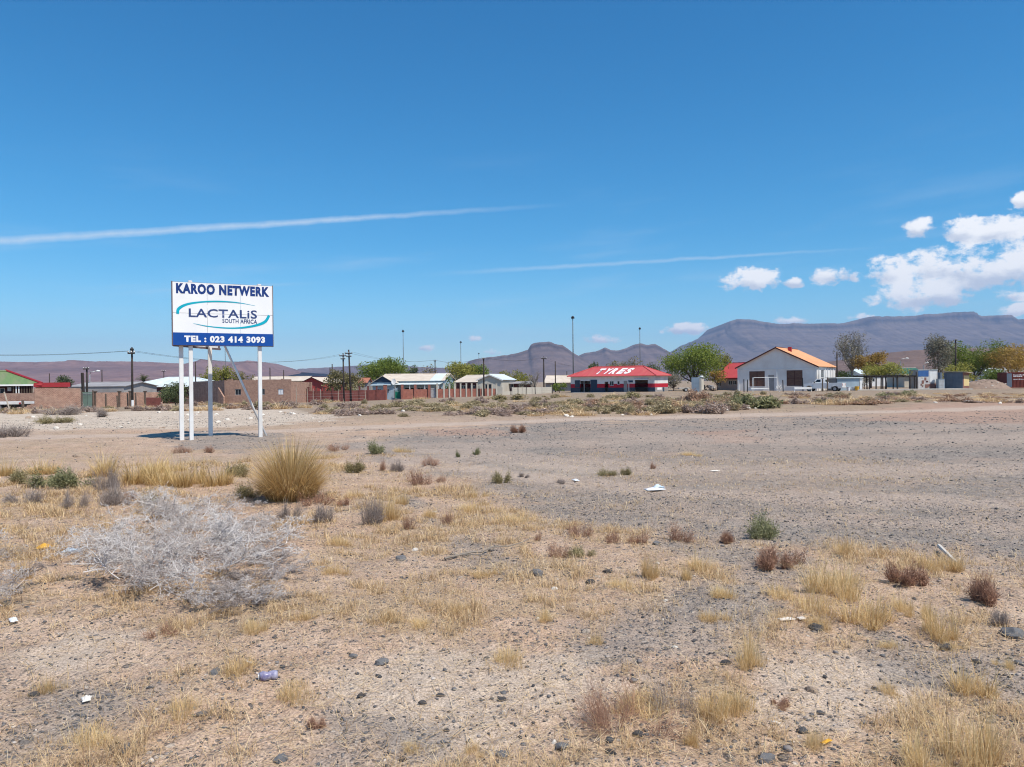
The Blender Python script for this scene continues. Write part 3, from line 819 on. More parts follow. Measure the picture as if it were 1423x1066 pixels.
ridge('hill', [(880, 516), (930, 498), (955, 482), (968, 474), (985, 467), (1000, 460), (1003, 455), (1010, 448), (1018, 445.5), (1040, 446), (1052, 449), (1070, 452), (1100, 451), (1130, 451), (1160, 451), (1185, 448), (1200, 442), (1250, 441),
      (1285, 438), (1310, 436), (1340, 435), (1355, 440), (1372, 440), (1392, 440), (1405, 445), (1440, 446), (1500, 441), (1600, 447), (1700, 462), (1850, 480)], 7600, 3000, 'hill_slate', 'long hazy flat topped mountain with dark cliff band', 21, 0.13, 1.2)
ridge('hill', [(1080, 521), (1120, 512), (1170, 502), (1210, 497), (1260, 488), (1300, 486), (1350, 485), (1423, 483), (1500, 481), (1650, 484), (1850, 492)], 1500, 650, 'hill_brown', 'low stony brown hill behind the trees', 27, 0.02, 0.5)

# ------------------------------------------------------------------ sign
def build_sign():
    P0 = Vector((-9.72, 21.7)); d = Vector((0.891, 0.454)); L_ = 2.77; z0, z1 = 2.765, 4.585
    root = empty('billboard', (P0.x, P0.y, gz1(P0.x, P0.y)), math.atan2(d.y, d.x))
    b0 = -root.location.z
    tag(root, 'white and blue two sided billboard standing on square white posts', 'billboard')
    zb, zt = z0 + b0, z1 + b0
    H = zt - zb
    # local: x along the front board, -y towards the viewer
    g = 0.004
    cols = [0.0, 0.925, 1.845, L_]; rows = [zb, zb + 0.93, zt]
    for i in range(3):
        for j in range(2):
            m = MB().box(cols[i] + (g if i else 0), cols[i + 1] - (g if i < 2 else 0), -0.004 * ((i + j) % 2), 0.03, rows[j] + (g if j else 0), rows[j + 1] - (0 if j else g))
            m.build('panel', 'sign_white', root)
    fr = MB()
    fr.box(-0.03, 0.0, -0.012, 0.075, zb - 0.02, zt + 0.02).box(L_, L_ + 0.02, -0.012, 0.07, zb - 0.02, zt + 0.02)
    fr.box(0, L_, 0.031, 0.075, zb - 0.015, zb + 0.04).box(0, L_, 0.031, 0.075, zt - 0.04, zt + 0.012).box(0, L_, 0.031, 0.075, zb + 0.9, zb + 0.95)
    fr.build('frame', 'board_back', root)
    bx('blue_band', 'sign_blue', root, 0.0, L_, -0.010, -0.0045, zb + 0.002, zb + 0.365)
    U = L_ / 570.0
    def at(ux, uy):  # zoom units measured on the photo (85..655, 90..450, top edge sloping)
        t = (ux - 85) / 570.0
        top = 90 + 20 * t
        return ux * U - 85 * U, zb + H * (450 - uy) / (450 - top)
    def put(name, txt, mat, x0, y0, x1, y1, bold, yy):
        a = at(x0, y1); b = at(x1, y0)
        return lettering(name, txt, mat, root, lambda u, v: (a[0] + (b[0] - a[0]) * u, yy, a[1] + (b[1] - a[1]) * v), bold)
    put('lettering', 'KAROO NETWERK', 'letter_navy', 104, 115, 636, 156, 0.055, -0.0075)
    put('lettering', 'LACTALiS', 'letter_slate', 172, 248, 562, 289, 0.016, -0.0075)
    put('lettering', 'SOUTH AFRICA', 'letter_slate', 360, 300, 562, 321, 0.018, -0.0075)
    put('lettering', 'TEL : 023 414 3093', 'letter_white', 146, 397, 608, 433, 0.055, -0.0135)
    # two tapering arcs round the name
    def arc(pts, wid):
        n = 40
        tt = np.linspace(0, 1, len(pts)); ts = np.linspace(0, 1, n)
        # smooth through the points
        def cr(vals):
            v = np.array(vals, float); out = []
            for t in ts:
                k = min(int(t * (len(v) - 1)), len(v) - 2); f = t * (len(v) - 1) - k
                p0, p1, p2, p3 = v[max(k - 1, 0)], v[k], v[k + 1], v[min(k + 2, len(v) - 1)]
                out.append(0.5 * (2 * p1 + (p2 - p0) * f + (2 * p0 - 5 * p1 + 4 * p2 - p3) * f * f + (3 * p1 - p0 - 3 * p2 + p3) * f ** 3))
            return np.array(out)
        xs, ys = cr([p[0] for p in pts]), cr([p[1] for p in pts])
        ws = cr(wid)
        mb = MB()
        L0, L1 = [], []
        for k in range(n):
            a = np.array([xs[min(k + 1, n - 1)] - xs[max(k - 1, 0)], ys[min(k + 1, n - 1)] - ys[max(k - 1, 0)]]); a /= np.hypot(*a)
            nx, ny = -a[1] * ws[k] / 2, a[0] * ws[k] / 2
            for lst, s_ in ((L0, 1), (L1, -1)):
                q = at(xs[k] + s_ * nx, ys[k] + s_ * ny); lst.append((q[0], -0.0072, q[1]))
        vs_ = L0 + L1
        mb.add(vs_, [(k, k + 1, n + k + 1, n + k) for k in range(n - 1)])
        return mb
    arc([(112, 272), (118, 243), (165, 217), (250, 203), (345, 199), (450, 205), (552, 222)], [15, 17, 13, 9.5, 8, 5, 1]).build('swoosh', 'swoosh_teal', root)
    arc([(196, 325), (270, 340), (360, 349), (450, 349), (545, 335), (608, 312), (634, 275)], [1, 5, 7.5, 9, 12, 16, 15]).build('swoosh', 'swoosh_teal', root)
    # posts of this board
    def post(x, y, top, w=0.055, mat='white_paint'):
        b = 0.012
        mb = MB()
        prof = [(-w + b, -w), (w - b, -w), (w, -w + b), (w, w - b), (w - b, w), (-w + b, w), (-w, w - b), (-w, -w + b)]
        lo = [(x + p[0], y + p[1], -0.35) for p in prof]; hi = [(x + p[0] + 0.006, y + p[1], top) for p in prof]
        mb.add(lo + hi, [tuple(range(7, -1, -1)), tuple(range(8, 16))] + [(k, (k + 1) % 8, 8 + (k + 1) % 8, 8 + k) for k in range(8)])
        return mb.build('post', mat, root)
    post(0.47, 0.135, zt + 0.07); post(2.40, 0.135, zt + 0.06)
    # rear board, running back from the same corner
    inv = Matrix.Rotation(-root.rotation_euler.z, 2)
    def loc(x, y):
        v = inv @ (Vector((x, y)) - P0); return v.x, v.y
    q0 = loc(-9.745, 21.82); q1 = loc(-9.47, 24.56)
    e = Vector((q1[0] - q0[0], q1[1] - q0[1])).normalized(); nrm = Vector((-e.y, e.x))
    def strip(name, mat, t0, t1, off0, off1, a, b):
        p = lambda t, o: (q0[0] + e.x * t + nrm.x * o, q0[1] + e.y * t + nrm.y * o)
        c = [p(t0, off0), p(t1, off0), p(t1, off1), p(t0, off1)]
        return MB().hexa([(x, y, a) for x, y in c], [(x, y, b) for x, y in c]).build(name, mat, root)
    for i in range(3):
        strip('rear_panel', 'sign_white', cols[i] + 0.004, cols[i + 1] - 0.004, 0.04, 0.07, zb, zt)
    strip('rear_frame', 'board_back', 0.0, L_, -0.01, 0.038, zb - 0.03, zb + 0.03)
    strip('rear_frame', 'board_back', 0.0, L_, -0.01, 0.038, zt - 0.05, zt)
    for t in (0.05, 0.7, 0.92, 1.35, 1.6, 1.84, 2.1, 2.35, 2.7):
        strip('batten', 'white_paint' if t not in (0.05, 2.7) else 'board_back', t - 0.02, t + 0.02, -0.008, 0.036, zb + 0.032, zt - 0.052)
    for t in (0.23, 1.92):
        p = Vector(q0) + e * t - nrm * 0.075
        post(p.x, p.y, zt + 0.02, 0.06)
    bt = loc(-9.42, 23.3); bb = loc(-7.53, 23.5)
    MB().tube([(bb[0], bb[1], -0.3), (bt[0], bt[1], 4.1 + b0)], 0.035, 8).build('brace', 'white_paint', root, smooth=True)
    bx('cross_bar', 'board_back', root, 0.3, 2.6, 0.0765, 0.115, zb + 0.3, zb + 0.36)
build_sign()

# ------------------------------------------------------------------ building kit
def wall_cells(mb, x0, x1, z0, z1, y0, y1, holes, axis='x'):
    """a wall between x0..x1 with rectangular holes (xa, xb, za, zb); axis 'y' swaps the roles of x and y"""
    xs = sorted({x0, x1, *[h[0] for h in holes], *[h[1] for h in holes]})
    zs = sorted({z0, z1, *[h[2] for h in holes], *[h[3] for h in holes]})
    for a, b in zip(xs[:-1], xs[1:]):
        runs = []
        for c, d in zip(zs[:-1], zs[1:]):
            mx_, mz_ = (a + b) / 2, (c + d) / 2
            if any(h[0] < mx_ < h[1] and h[2] < mz_ < h[3] for h in holes): continue
            if runs and abs(runs[-1][1] - c) < 1e-6: runs[-1][1] = d
            else: runs.append([c, d])
        for c, d in runs:
            if axis == 'x': mb.box(a, b, y0, y1, c, d)
            else: mb.box(y0, y1, a, b, c, d)

def window(parent, x0, x1, z0, z1, y, frame='white_paint', pane='glass_dark', nx=2, nz=1, f=0.05, axis='x', sill=None):
    """window > pane pieces; set 6 cm back in the opening whose outer face is at y"""
    s = 1 if axis == 'x' else -1
    mb = MB()
    ya, yb = (y + 0.05, y + 0.10) if axis == 'x' else (y - 0.10, y - 0.05)
    def b_(m, a, b, c, d, p=ya, q=yb):
        if axis == 'x': m.box(a, b, p, q, c, d)
        else: m.box(p, q, a, b, c, d)
    b_(mb, x0, x1, z0, z0 + f); b_(mb, x0, x1, z1 - f, z1); b_(mb, x0, x0 + f, z0 + f, z1 - f); b_(mb, x1 - f, x1, z0 + f, z1 - f)
    for i in range(1, nx):
        c = x0 + (x1 - x0) * i / nx; b_(mb, c - f / 2, c + f / 2, z0 + f, z1 - f)
    for j in range(1, nz):
        c = z0 + (z1 - z0) * j / nz
        for i in range(nx):
            b_(mb, x0 + (x1 - x0) * i / nx + f / 2 + (f / 2 if i == 0 else 0), x0 + (x1 - x0) * (i + 1) / nx - f / 2 - (f / 2 if i == nx - 1 else 0), c - f / 2, c + f / 2)
    w = mb.build('window', frame, parent)
    for i in range(nx):
        for j in range(nz):
            m2 = MB()
            a = x0 + (x1 - x0) * i / nx + f * 0.5; b = x0 + (x1 - x0) * (i + 1) / nx - f * 0.5
            c = z0 + (z1 - z0) * j / nz + f * 0.5; d = z0 + (z1 - z0) * (j + 1) / nz - f * 0.5
            b_(m2, a, b, c, d, (ya + yb) / 2 - 0.008, (ya + yb) / 2 + 0.008)
            m2.build('pane', pane, w)
    if sill:
        m3 = MB(); b_(m3, x0 - 0.06, x1 + 0.06, z0 - 0.07, z0 - 0.003, y - 0.06 * s, y + 0.04 * s) if axis == 'x' else b_(m3, x0 - 0.06, x1 + 0.06, z0 - 0.07, z0 - 0.003, y - 0.04, y + 0.06)
        m3.build('sill', sill, w)
    return w

def door(parent, x0, x1, z0, z1, y, mat='board_brown', axis='x'):
    if axis == 'x': o = bx('door', mat, parent, x0, x1, y + 0.06, y + 0.10, z0, z1); bx('handle', 'galvanised', o, x0 + 0.08, x0 + 0.16, y + 0.03, y + 0.059, (z0 + z1) / 2, (z0 + z1) / 2 + 0.04)
    else: o = bx('door', mat, parent, y - 0.10, y - 0.06, x0, x1, z0, z1); bx('handle', 'galvanised', o, y - 0.059, y - 0.03, x0 + 0.08, x0 + 0.16, (z0 + z1) / 2, (z0 + z1) / 2 + 0.04)
    return o

def shell(root, Wd, D, h, mat, front=(), right=(), left=(), back=(), base=-0.6, t=0.2, side_mat=None):
    hw = Wd / 2
    mb = MB(); wall_cells(mb, -hw, hw, base, h, 0, t, list(front)); mb.build('wall', mat, root)
    mb = MB(); wall_cells(mb, -hw, hw, base, h, D - t, D, list(back)); mb.build('wall', mat, root)
    mb = MB(); wall_cells(mb, t, D - t, base, h, hw - t, hw, list(right), 'y'); mb.build('wall', side_mat or mat, root)
    mb = MB(); wall_cells(mb, t, D - t, base, h, -hw, -hw + t, list(left), 'y'); mb.build('wall', side_mat or mat, root)
    bx('floor', 'concrete', root, -hw + t, hw - t, t, D - t, base, 0.05)

def hip_roof(root, Wd, D, h, rh, over, inset, mat, trim=None, th=0.06):
    hw = Wd / 2 + over; y0, y1 = -over, D + over; ym = D / 2
    drop = 0.0
    a, b, c, d = (-hw, y0, h), (hw, y0, h), (hw, y1, h), (-hw, y1, h)
    e, f = (-hw + inset, ym, rh), (hw - inset, ym, rh)
    mb = MB()
    lo = [(p[0], p[1], p[2] - th) for p in (a, b, c, d)]
    mb.add([a, b, c, d, e, f] + lo, [(0, 1, 5, 4), (1, 2, 5), (2, 3, 4, 5), (3, 0, 4), (6, 7, 1, 0), (7, 8, 2, 1), (8, 9, 3, 2), (9, 6, 0, 3), (9, 8, 7, 6)])
    r = mb.build('roof', mat, root)
    if trim:
        for p, q in ((e, f), (a, e), (b, f), (c, f), (d, e)):
            MB().tube([(p[0], p[1], p[2] + 0.02), (q[0], q[1], q[2] + 0.02)], 0.07, 5).build('ridge_cap', trim, r)
    return r

def gable_roof(root, Wd, D, h, rh, over, vover, mat, axis='x', th=0.07, fascia=None):
    """axis 'x': ridge runs along the front; axis 'y': the gable faces the front"""
    out = []
    if axis == 'x':
        ym = D / 2; k = (rh - h) / ym; e = h - k * over
        x0, x1 = -Wd / 2 - vover, Wd / 2 + vover
        q1 = [(x0, -over, e), (x1, -over, e), (x1, ym, rh), (x0, ym, rh)]
        q2 = [(x0, ym, rh), (x1, ym, rh), (x1, D + over, e), (x0, D + over, e)]
    else:
        k = (rh - h) / (Wd / 2); e = h - k * over
        y0, y1 = -vover, D + vover
        q1 = [(-Wd / 2 - over, y0, e), (0, y0, rh), (0, y1, rh), (-Wd / 2 - over, y1, e)]
        q2 = [(0, y0, rh), (Wd / 2 + over, y0, e), (Wd / 2 + over, y1, e), (0, y1, rh)]
    for q in (q1, q2):
        q = [(p[0], p[1], p[2] + th) for p in q]
        o = MB().slab(q, th).build('roof', mat, root); out.append(o)
    if axis == 'x': MB().tube([(x0, ym, rh + th + 0.01), (x1, ym, rh + th + 0.01)], 0.06, 6).build('ridge_cap', fascia or mat, out[0])
    else: MB().tube([(0, y0, rh + th + 0.01), (0, y1, rh + th + 0.01)], 0.06, 6).build('ridge_cap', fascia or mat, out[0])
    if fascia:
        if axis == 'y':
            for s in (-1, 1):
                a = (s * (Wd / 2 + over), -vover - 0.03, e); b = (0, -vover - 0.03, rh)
                q = [(a[0], a[1], a[2] - 0.12), (b[0], b[1], b[2] - 0.12), (b[0], b[1], b[2] + th), (a[0], a[1], a[2] + th)]
                MB().hexa([(p[0], p[1], p[2]) for p in q], [(p[0], p[1] + 0.025, p[2]) for p in q]).build('fascia', fascia, root)
        else:
            bx('fascia', fascia, root, x0, x1, -over - 0.03, -over - 0.003, e - 0.14, e + th)
    return out

def gable_wall(root, Wd, y0, y1, h, rh, mat):
    return MB().hexa([(-Wd / 2, y0, h), (Wd / 2, y0, h), (Wd / 2, y1, h), (-Wd / 2, y1, h)], [(-0.02, y0, rh - 0.02), (0.02, y0, rh - 0.02), (0.02, y1, rh - 0.02), (-0.02, y1, rh - 0.02)]).build('gable', mat, root)

def gable_wall_side(root, xa, xb, D, h, rh, mat):
    return MB().hexa([(xa, 0, h), (xb, 0, h), (xb, D, h), (xa, D, h)], [(xa, D / 2 - 0.02, rh - 0.02), (xb, D / 2 - 0.02, rh - 0.02), (xb, D / 2 + 0.02, rh - 0.02), (xa, D / 2 + 0.02, rh - 0.02)]).build('gable', mat, root)

def front(name, pxl, Yl, pxr, Yr):
    a = Vector((X(pxl, Yl, 540), Yl)); b = Vector((X(pxr, Yr, 540), Yr))
    c = (a + b) / 2
    z = float(macro(np.array([c.x]), np.array([c.y]))[0])
    return empty(name, (c.x, c.y, z), math.atan2(b.y - a.y, b.x - a.x)), (b - a).length, z

# --- tyre workshop
def tyre_shop():
    A = Vector((9.0, 116.0)); ang = R(-34); Wd, D = 13.8, 4.9
    c = A + Vector((math.cos(ang), math.sin(ang))) * Wd / 2
    z = float(macro(np.array([c.x]), np.array([c.y]))[0])
    root = empty('tyre_workshop', (c.x, c.y, z - 0.05), ang)
    tag(root, 'low workshop with red hipped roof lettered TYRES and dark bay doors', 'workshop')
    hw = Wd / 2; h = 2.45
    f = lambda u: -hw + Wd * u     # position along the front, 0..1
    bays = [(f(0.12), f(0.245), -0.6, 1.75), (f(0.42), f(0.465), -0.6, 1.6), (f(0.775), f(0.925), -0.6, 1.80)]
    wins = [(f(0.48), f(0.53), 1.0, 1.7), (f(0.57), f(0.60), 1.15, 1.7), (f(0.645), f(0.69), 0.0, 1.7)]
    z1, z2 = 0.72, 1.28
    # the wall in three painted courses, each with the same openings
    for za, zb_, mat in ((-0.6, z1, 'wall_navy'), (z1, z2, 'band_red'), (z2, h, 'wall_white')):
        cut = [(a, b, max(c_, za), min(d_, zb_)) for a, b, c_, d_ in bays + wins if c_ < zb_ and d_ > za]
        full = sorted(c_ for c_ in cut if c_[2] <= za + 1e-6 and c_[3] >= zb_ - 1e-6)
        edges = [-hw] + [e_ for c_ in full for e_ in c_[:2]] + [hw]
        for a_, b_ in zip(edges[0::2], edges[1::2]):     # each run of wall between two full openings
            mb = MB(); wall_cells(mb, a_, b_, za, zb_, 0, 0.2, [c_ for c_ in cut if c_ not in full and a_ < c_[0] < b_]); mb.build('wall', mat, root)
        m2 = {'wall_navy': 'wall_grey'}.get(mat, mat)
        bx('wall', m2, root, hw - 0.2, hw, 0.2, D - 0.2, za, zb_)
        bx('wall', m2, root, -hw, -hw + 0.2, 0.2, D - 0.2, za, zb_)
        bx('wall', m2, root, -hw, hw, D - 0.2, D, za, zb_)
    bx('floor', 'concrete', root, -hw + 0.2, hw - 0.2, 0.2, D - 0.2, -0.6, 0.06)
    for a, b, c_, d_ in wins[:2]:
        window(root, a, b, c_, d_, 0.0, nx=1 if b - a < 0.5 else 2)
    door(root, wins[2][0], wins[2][1], 0.0, 1.7, 0.0, 'wall_grey')
    # leaves of the left bay, folded open against the wall
    bx('bay_door', 'wall_navy', root, f(0.055), f(0.118), -0.05, -0.004, 0.75, 1.85)
    bx('bay_door', 'wall_navy', root, f(0.25), f(0.33), -0.05, -0.004, 0.70, 1.90)
    bx('bay_post', 'galvanised', root, f(0.165), f(0.172), 0.02, 0.08, 0.0, 1.75)
    bx('sign_board', 'wall_navy', root, f(0.70), f(0.755), -0.03, -0.004, 1.45, 1.75)
    bx('roller_box', 'white_paint', root, f(0.765), f(0.93), -0.16, -0.004, 1.82, 1.98)
    bx('down_pipe', 'wall_white', root, f(0.705), f(0.712), -0.06, -0.004, 0.0, 1.6)
    bx('notice', 'letter_white', root, hw + 0.004, hw + 0.02, 0.9, 2.5, 0.35, 0.68)
    bx('side_door', 'wall_navy', root, hw + 0.004, hw + 0.02, 2.9, 3.5, 0.0, 0.7)
    h2 = 3.86
    over, inset = 0.42, 3.3
    r = hip_roof(root, Wd, D, h, h2, over, inset, 'roof_red', 'roof_scarlet')
    # big letters painted on the front slope
    k = (h2 - h) / (D / 2 + over)
    lets = 'TYRES'; u0s = [0.285, 0.375, 0.455, 0.545, 0.63]; wv = 0.068
    for ch, u in zip(lets, u0s):
        def fn(a, b, u=u):
            s = 0.20 + 0.60 * b
            return (f(u + wv * a + 0.030 * b), -over + (D / 2 + over) * s, h + k * (D / 2 + over) * s + 0.022)
        lettering('lettering', ch, 'letter_white', r, fn, 0.05)
    MB().tube([(f(0.02), -over - 0.05, h - 0.03), (f(1.0), -over - 0.05, h - 0.03)], 0.05, 6).build('gutter', 'roof_red', root)
tyre_shop()

# --- white gabled house
def white_house():
    B = Vector((41.2, 102.0)); ang = R(-35); Wd, D = 10.85, 11.0
    dv = Vector((math.cos(ang), math.sin(ang)))
    c = B - dv * Wd / 2
    z = float(macro(np.array([c.x]), np.array([c.y]))[0])
    root = empty('gabled_house', (c.x, c.y, z), ang)
    tag(root, 'pale plastered gabled house with orange roof and two boarded front windows', 'house')
    h, rh = 3.35, 6.0; hw = Wd / 2
    f = lambda u: -hw + Wd * u
    w1 = (f(0.155), f(0.355), 0.60, 2.75); w2 = (f(0.63), f(0.825), 0.65, 2.80); dr = (f(0.40), f(0.475), 0.0, 2.2)
    sw = (2.3, 4.0, 0.6, 2.9)
    shell(root, Wd, D, h, 'wall_plaster', front=[w1, w2, dr], right=[sw], side_mat='wall_white')
    gable_wall(root, Wd, 0, 0.2, h, rh, 'wall_plaster'); gable_wall(root, Wd, D - 0.2, D, h, rh, 'wall_plaster')
    window(root, *w1, 0.0, 'trim_maroon', 'board_brown', 2, 2, 0.07, sill='wall_white')
    window(root, *w2, 0.0, 'trim_maroon', 'board_brown', 2, 2, 0.07, sill='wall_white')
    window(root, *sw, hw, 'white_paint', 'glass_dark', 2, 2, 0.07, axis='y')
    door(root, *dr[:2], dr[2], dr[3], 0.0, 'wall_grey')
    gable_roof(root, Wd, D, h, rh, 0.28, 0.30, 'roof_orange', 'y', fascia='trim_maroon')
    for x_ in (-hw + 0.02, f(0.50), hw - 0.22):
        bx('pilaster', 'wall_white', root, x_, x_ + 0.2, -0.09, -0.003, -0.3, h - 0.05 if abs(x_) > 3 else 2.9)
    bx('ledge', 'wall_white', root, -hw + 0.3, hw - 0.3, -0.05, -0.003, 2.98, 3.10)
    for y_ in (0.5, 4.4, 5.8, 7.6, 9.2):
        bx('pilaster', 'wall_white', root, hw + 0.003, hw + 0.10, y_, y_ + 0.2, -0.3, h - 0.15)
    bx('chimney', 'trim_red', root, 0.8, 1.25, 3.0, 3.45, 5.2, 6.15)
white_house()

# --- red roofed annex beside it
def red_annex():
    root, Wd, z = front('red_roofed_cottage', 996, 121, 1034, 116)
    tag(root, 'small mauve cottage with bright red sloping roof beside the gabled house', 'house')
    h = Z(1010, 523.5, 118) - z; rh = Z(1010, 505, 121) - z
    ws = [(-Wd / 2 + 0.3, -Wd / 2 + 0.9, h - 1.5, h - 0.7)] + [(-0.4 + k * 0.95, 0.4 + k * 0.95, h - 1.3, h - 0.6) for k in range(2)]
    shell(root, Wd, 6.0, h, 'wall_mauve', front=ws)
    for w in ws: window(root, *w, 0.0, nx=2)
    gable_wall_side(root, -Wd / 2, -Wd / 2 + 0.2, 6.0, h, rh, 'wall_mauve'); gable_wall_side(root, Wd / 2 - 0.2, Wd / 2, 6.0, h, rh, 'wall_mauve')
    gable_roof(root, Wd, 6.0, h, rh, 0.35, 0.2, 'roof_scarlet', 'x', fascia='trim_red')
red_annex()

# --- blue house with verandah
def blue_house():
    root, Wd, z = front('blue_house', 527, 124, 616, 122)
    tag(root, 'pale blue house with cream roof, navy gable and white verandah roof', 'house')
    D = 7.0; hw = Wd / 2
    h = Z(570, 529.0, 123) - z; rh = Z(570, 520.3, 127) - z
    f = lambda u: -hw + Wd * u
    wins = [(f(0.40), f(0.55), 0.95, 1.75), (f(0.60), f(0.69), 0.95, 1.75), (f(0.72), f(0.80), 0.95, 1.75), (f(0.86), f(0.97), 0.95, 1.75)]
    shell(root, Wd, D, h, 'wall_blue', front=wins, base=-0.8)
    for w in wins: window(root, *w, 0.0, nx=2)
    gable_roof(root, Wd, D, h, rh, 0.35, 0.3, 'roof_cream', 'x')
    gable_wall_side(root, -hw, -hw + 0.2, D, h, rh, 'wall_blue'); gable_wall_side(root, hw - 0.2, hw, D, h, rh, 'wall_blue')
    # newer white sheet at the end of the roof
    k = (rh - h) / (D / 2)
    xa, xb = f(0.80), f(0.97)
    MB().slab([(xa, -0.4, h - k * 0.4 + 0.085), (xb, -0.4, h - k * 0.4 + 0.085), (xb, D / 2, rh + 0.085), (xa, D / 2, rh + 0.085)], 0.012).build('roof_sheet', 'roof_white', root)
    # gabled wing at the left end
    wx0, wx1 = f(-0.03), f(0.30); wm = (wx0 + wx1) / 2; ww = wx1 - wx0
    wing = MB(); wall_cells(wing, wx0, wx1, -0.8, h - 0.25, -2.2, -2.0, [(wm - 1.0, wm - 0.35, 0.9, 1.6), (wm + 0.4, wm + 1.0, 0.9, 1.6)])
    wing.box(wx0, wx0 + 0.2, -2.0, 0, -0.8, h - 0.25).box(wx1 - 0.2, wx1, -2.0, -0.003, -0.8, h - 0.25)
    wing.build('wing_wall', 'wall_blue', root)
    window(root, wm - 1.0, wm - 0.35, 0.9, 1.6, -2.2); window(root, wm + 0.4, wm + 1.0, 0.9, 1.6, -2.2)
    MB().hexa([(wx0, -2.25, h - 0.248), (wx1, -2.25, h - 0.248), (wx1, -2.0, h - 0.248), (wx0, -2.0, h - 0.248)],
              [(wm - .02, -2.25, h + 0.75), (wm + .02, -2.25, h + 0.75), (wm + .02, -2.0, h + 0.75), (wm - .02, -2.0, h + 0.75)]).build('gable', 'wall_navy', root)
    for s in (-1, 1):
        q = [(wm, -2.5, h + 0.84), (wm + s * (ww / 2 + 0.25), -2.5, h - 0.33), (wm + s * (ww / 2 + 0.25), 0.8, h - 0.33), (wm, 0.8, h + 0.84)]
        MB().slab(q if s < 0 and False else (q if s > 0 else q[::-1]), 0.06).build('wing_roof', 'roof_cream', root)
    MB().hexa([(wm - 1.9, -2.9, h - 0.75), (wm + 1.5, -2.9, h - 0.75), (wm + 1.5, -2.26, h - 0.55), (wm - 1.9, -2.26, h - 0.55)],
              [(wm - 1.9, -2.9, h - 0.7), (wm + 1.5, -2.9, h - 0.7), (wm + 1.5, -2.26, h - 0.5), (wm - 1.9, -2.26, h - 0.5)]).build('awning', 'sheet_bluegrey', root)
    # verandah
    vz = Z(590, 531.6, 121) - z
    MB().slab([(f(0.315), -2.4, vz - 0.28), (f(1.0), -2.4, vz - 0.28), (f(1.0), -0.003, vz), (f(0.315), -0.003, vz)], 0.06).build('verandah_roof', 'roof_white', root)
    for u in (0.325, 0.55, 0.78, 0.99):
        bx('verandah_post', 'white_paint', root, f(u) - 0.05, f(u) + 0.05, -2.3, -2.2, -0.7, vz - 0.33)
    # satellite dish on the wing
    mb = MB(); c = Vector((wx1 + 0.15, -2.6, h - 0.15))
    n = 14; ring = []
    for k in range(n):
        t = 2 * math.pi * k / n; ring.append((c.x + 0.38 * math.cos(t), c.y + 0.1 * math.sin(t), c.z + 0.5 * math.sin(t)))
    mb.add(ring + [(c.x, c.y + 0.14, c.z)], [(k, (k + 1) % n, n) for k in range(n)])
    d = mb.build('satellite_dish', 'white_paint', root, smooth=True)
    MB().tube([(c.x, c.y + 0.1, c.z), (wx1 + 0.0, -2.1, c.z - 0.3)], 0.03, 5).build('arm', 'galvanised', d)
blue_house()

def simple_house(name, label, pxl, Yl, pxr, Yr, y_eave, y_ridge, D, wall, roof, axis='x', hip=None, wins=(), over=0.4, drop=0.0, base=-0.8, cat='house', fascia=None, doors=(), trim=None):
    root, Wd, z = front(name, pxl, Yl, pxr, Yr)
    tag(root, label, cat)
    Ym = (Yl + Yr) / 2; pm_ = (pxl + pxr) / 2
    h = Z(pm_, y_eave, Ym) - z; rh = Z(pm_, y_ridge, Ym + D / 2 * (0 if axis == 'y' else 1)) - z
    hw = Wd / 2
    hs = [(-hw + Wd * a, -hw + Wd * b, c, d) for a, b, c, d in wins]
    ds = [(-hw + Wd * a, -hw + Wd * b, base, d) for a, b, d in doors]
    shell(root, Wd, D, h, wall, front=hs + ds, base=base)
    for w in hs: window(root, *w, 0.0, nx=2)
    for a, b, c, d in ds: door(root, a, b, base + 0.05, d, 0.0, 'timber')
    if hip is not None:
        hip_roof(root, Wd, D, h, rh, over, hip, roof, trim)
    else:
        gable_roof(root, Wd, D, h, rh, over, 0.25, roof, axis, fascia=fascia)
        if axis == 'y':
            gable_wall(root, Wd, 0, 0.2, h, rh, wall); gable_wall(root, Wd, D - 0.2, D, h, rh, wall)
        else:
            gable_wall_side(root, -hw, -hw + 0.2, D, h, rh, wall); gable_wall_side(root, hw - 0.2, hw, D, h, rh, wall)
    return root, Wd, z, h, rh

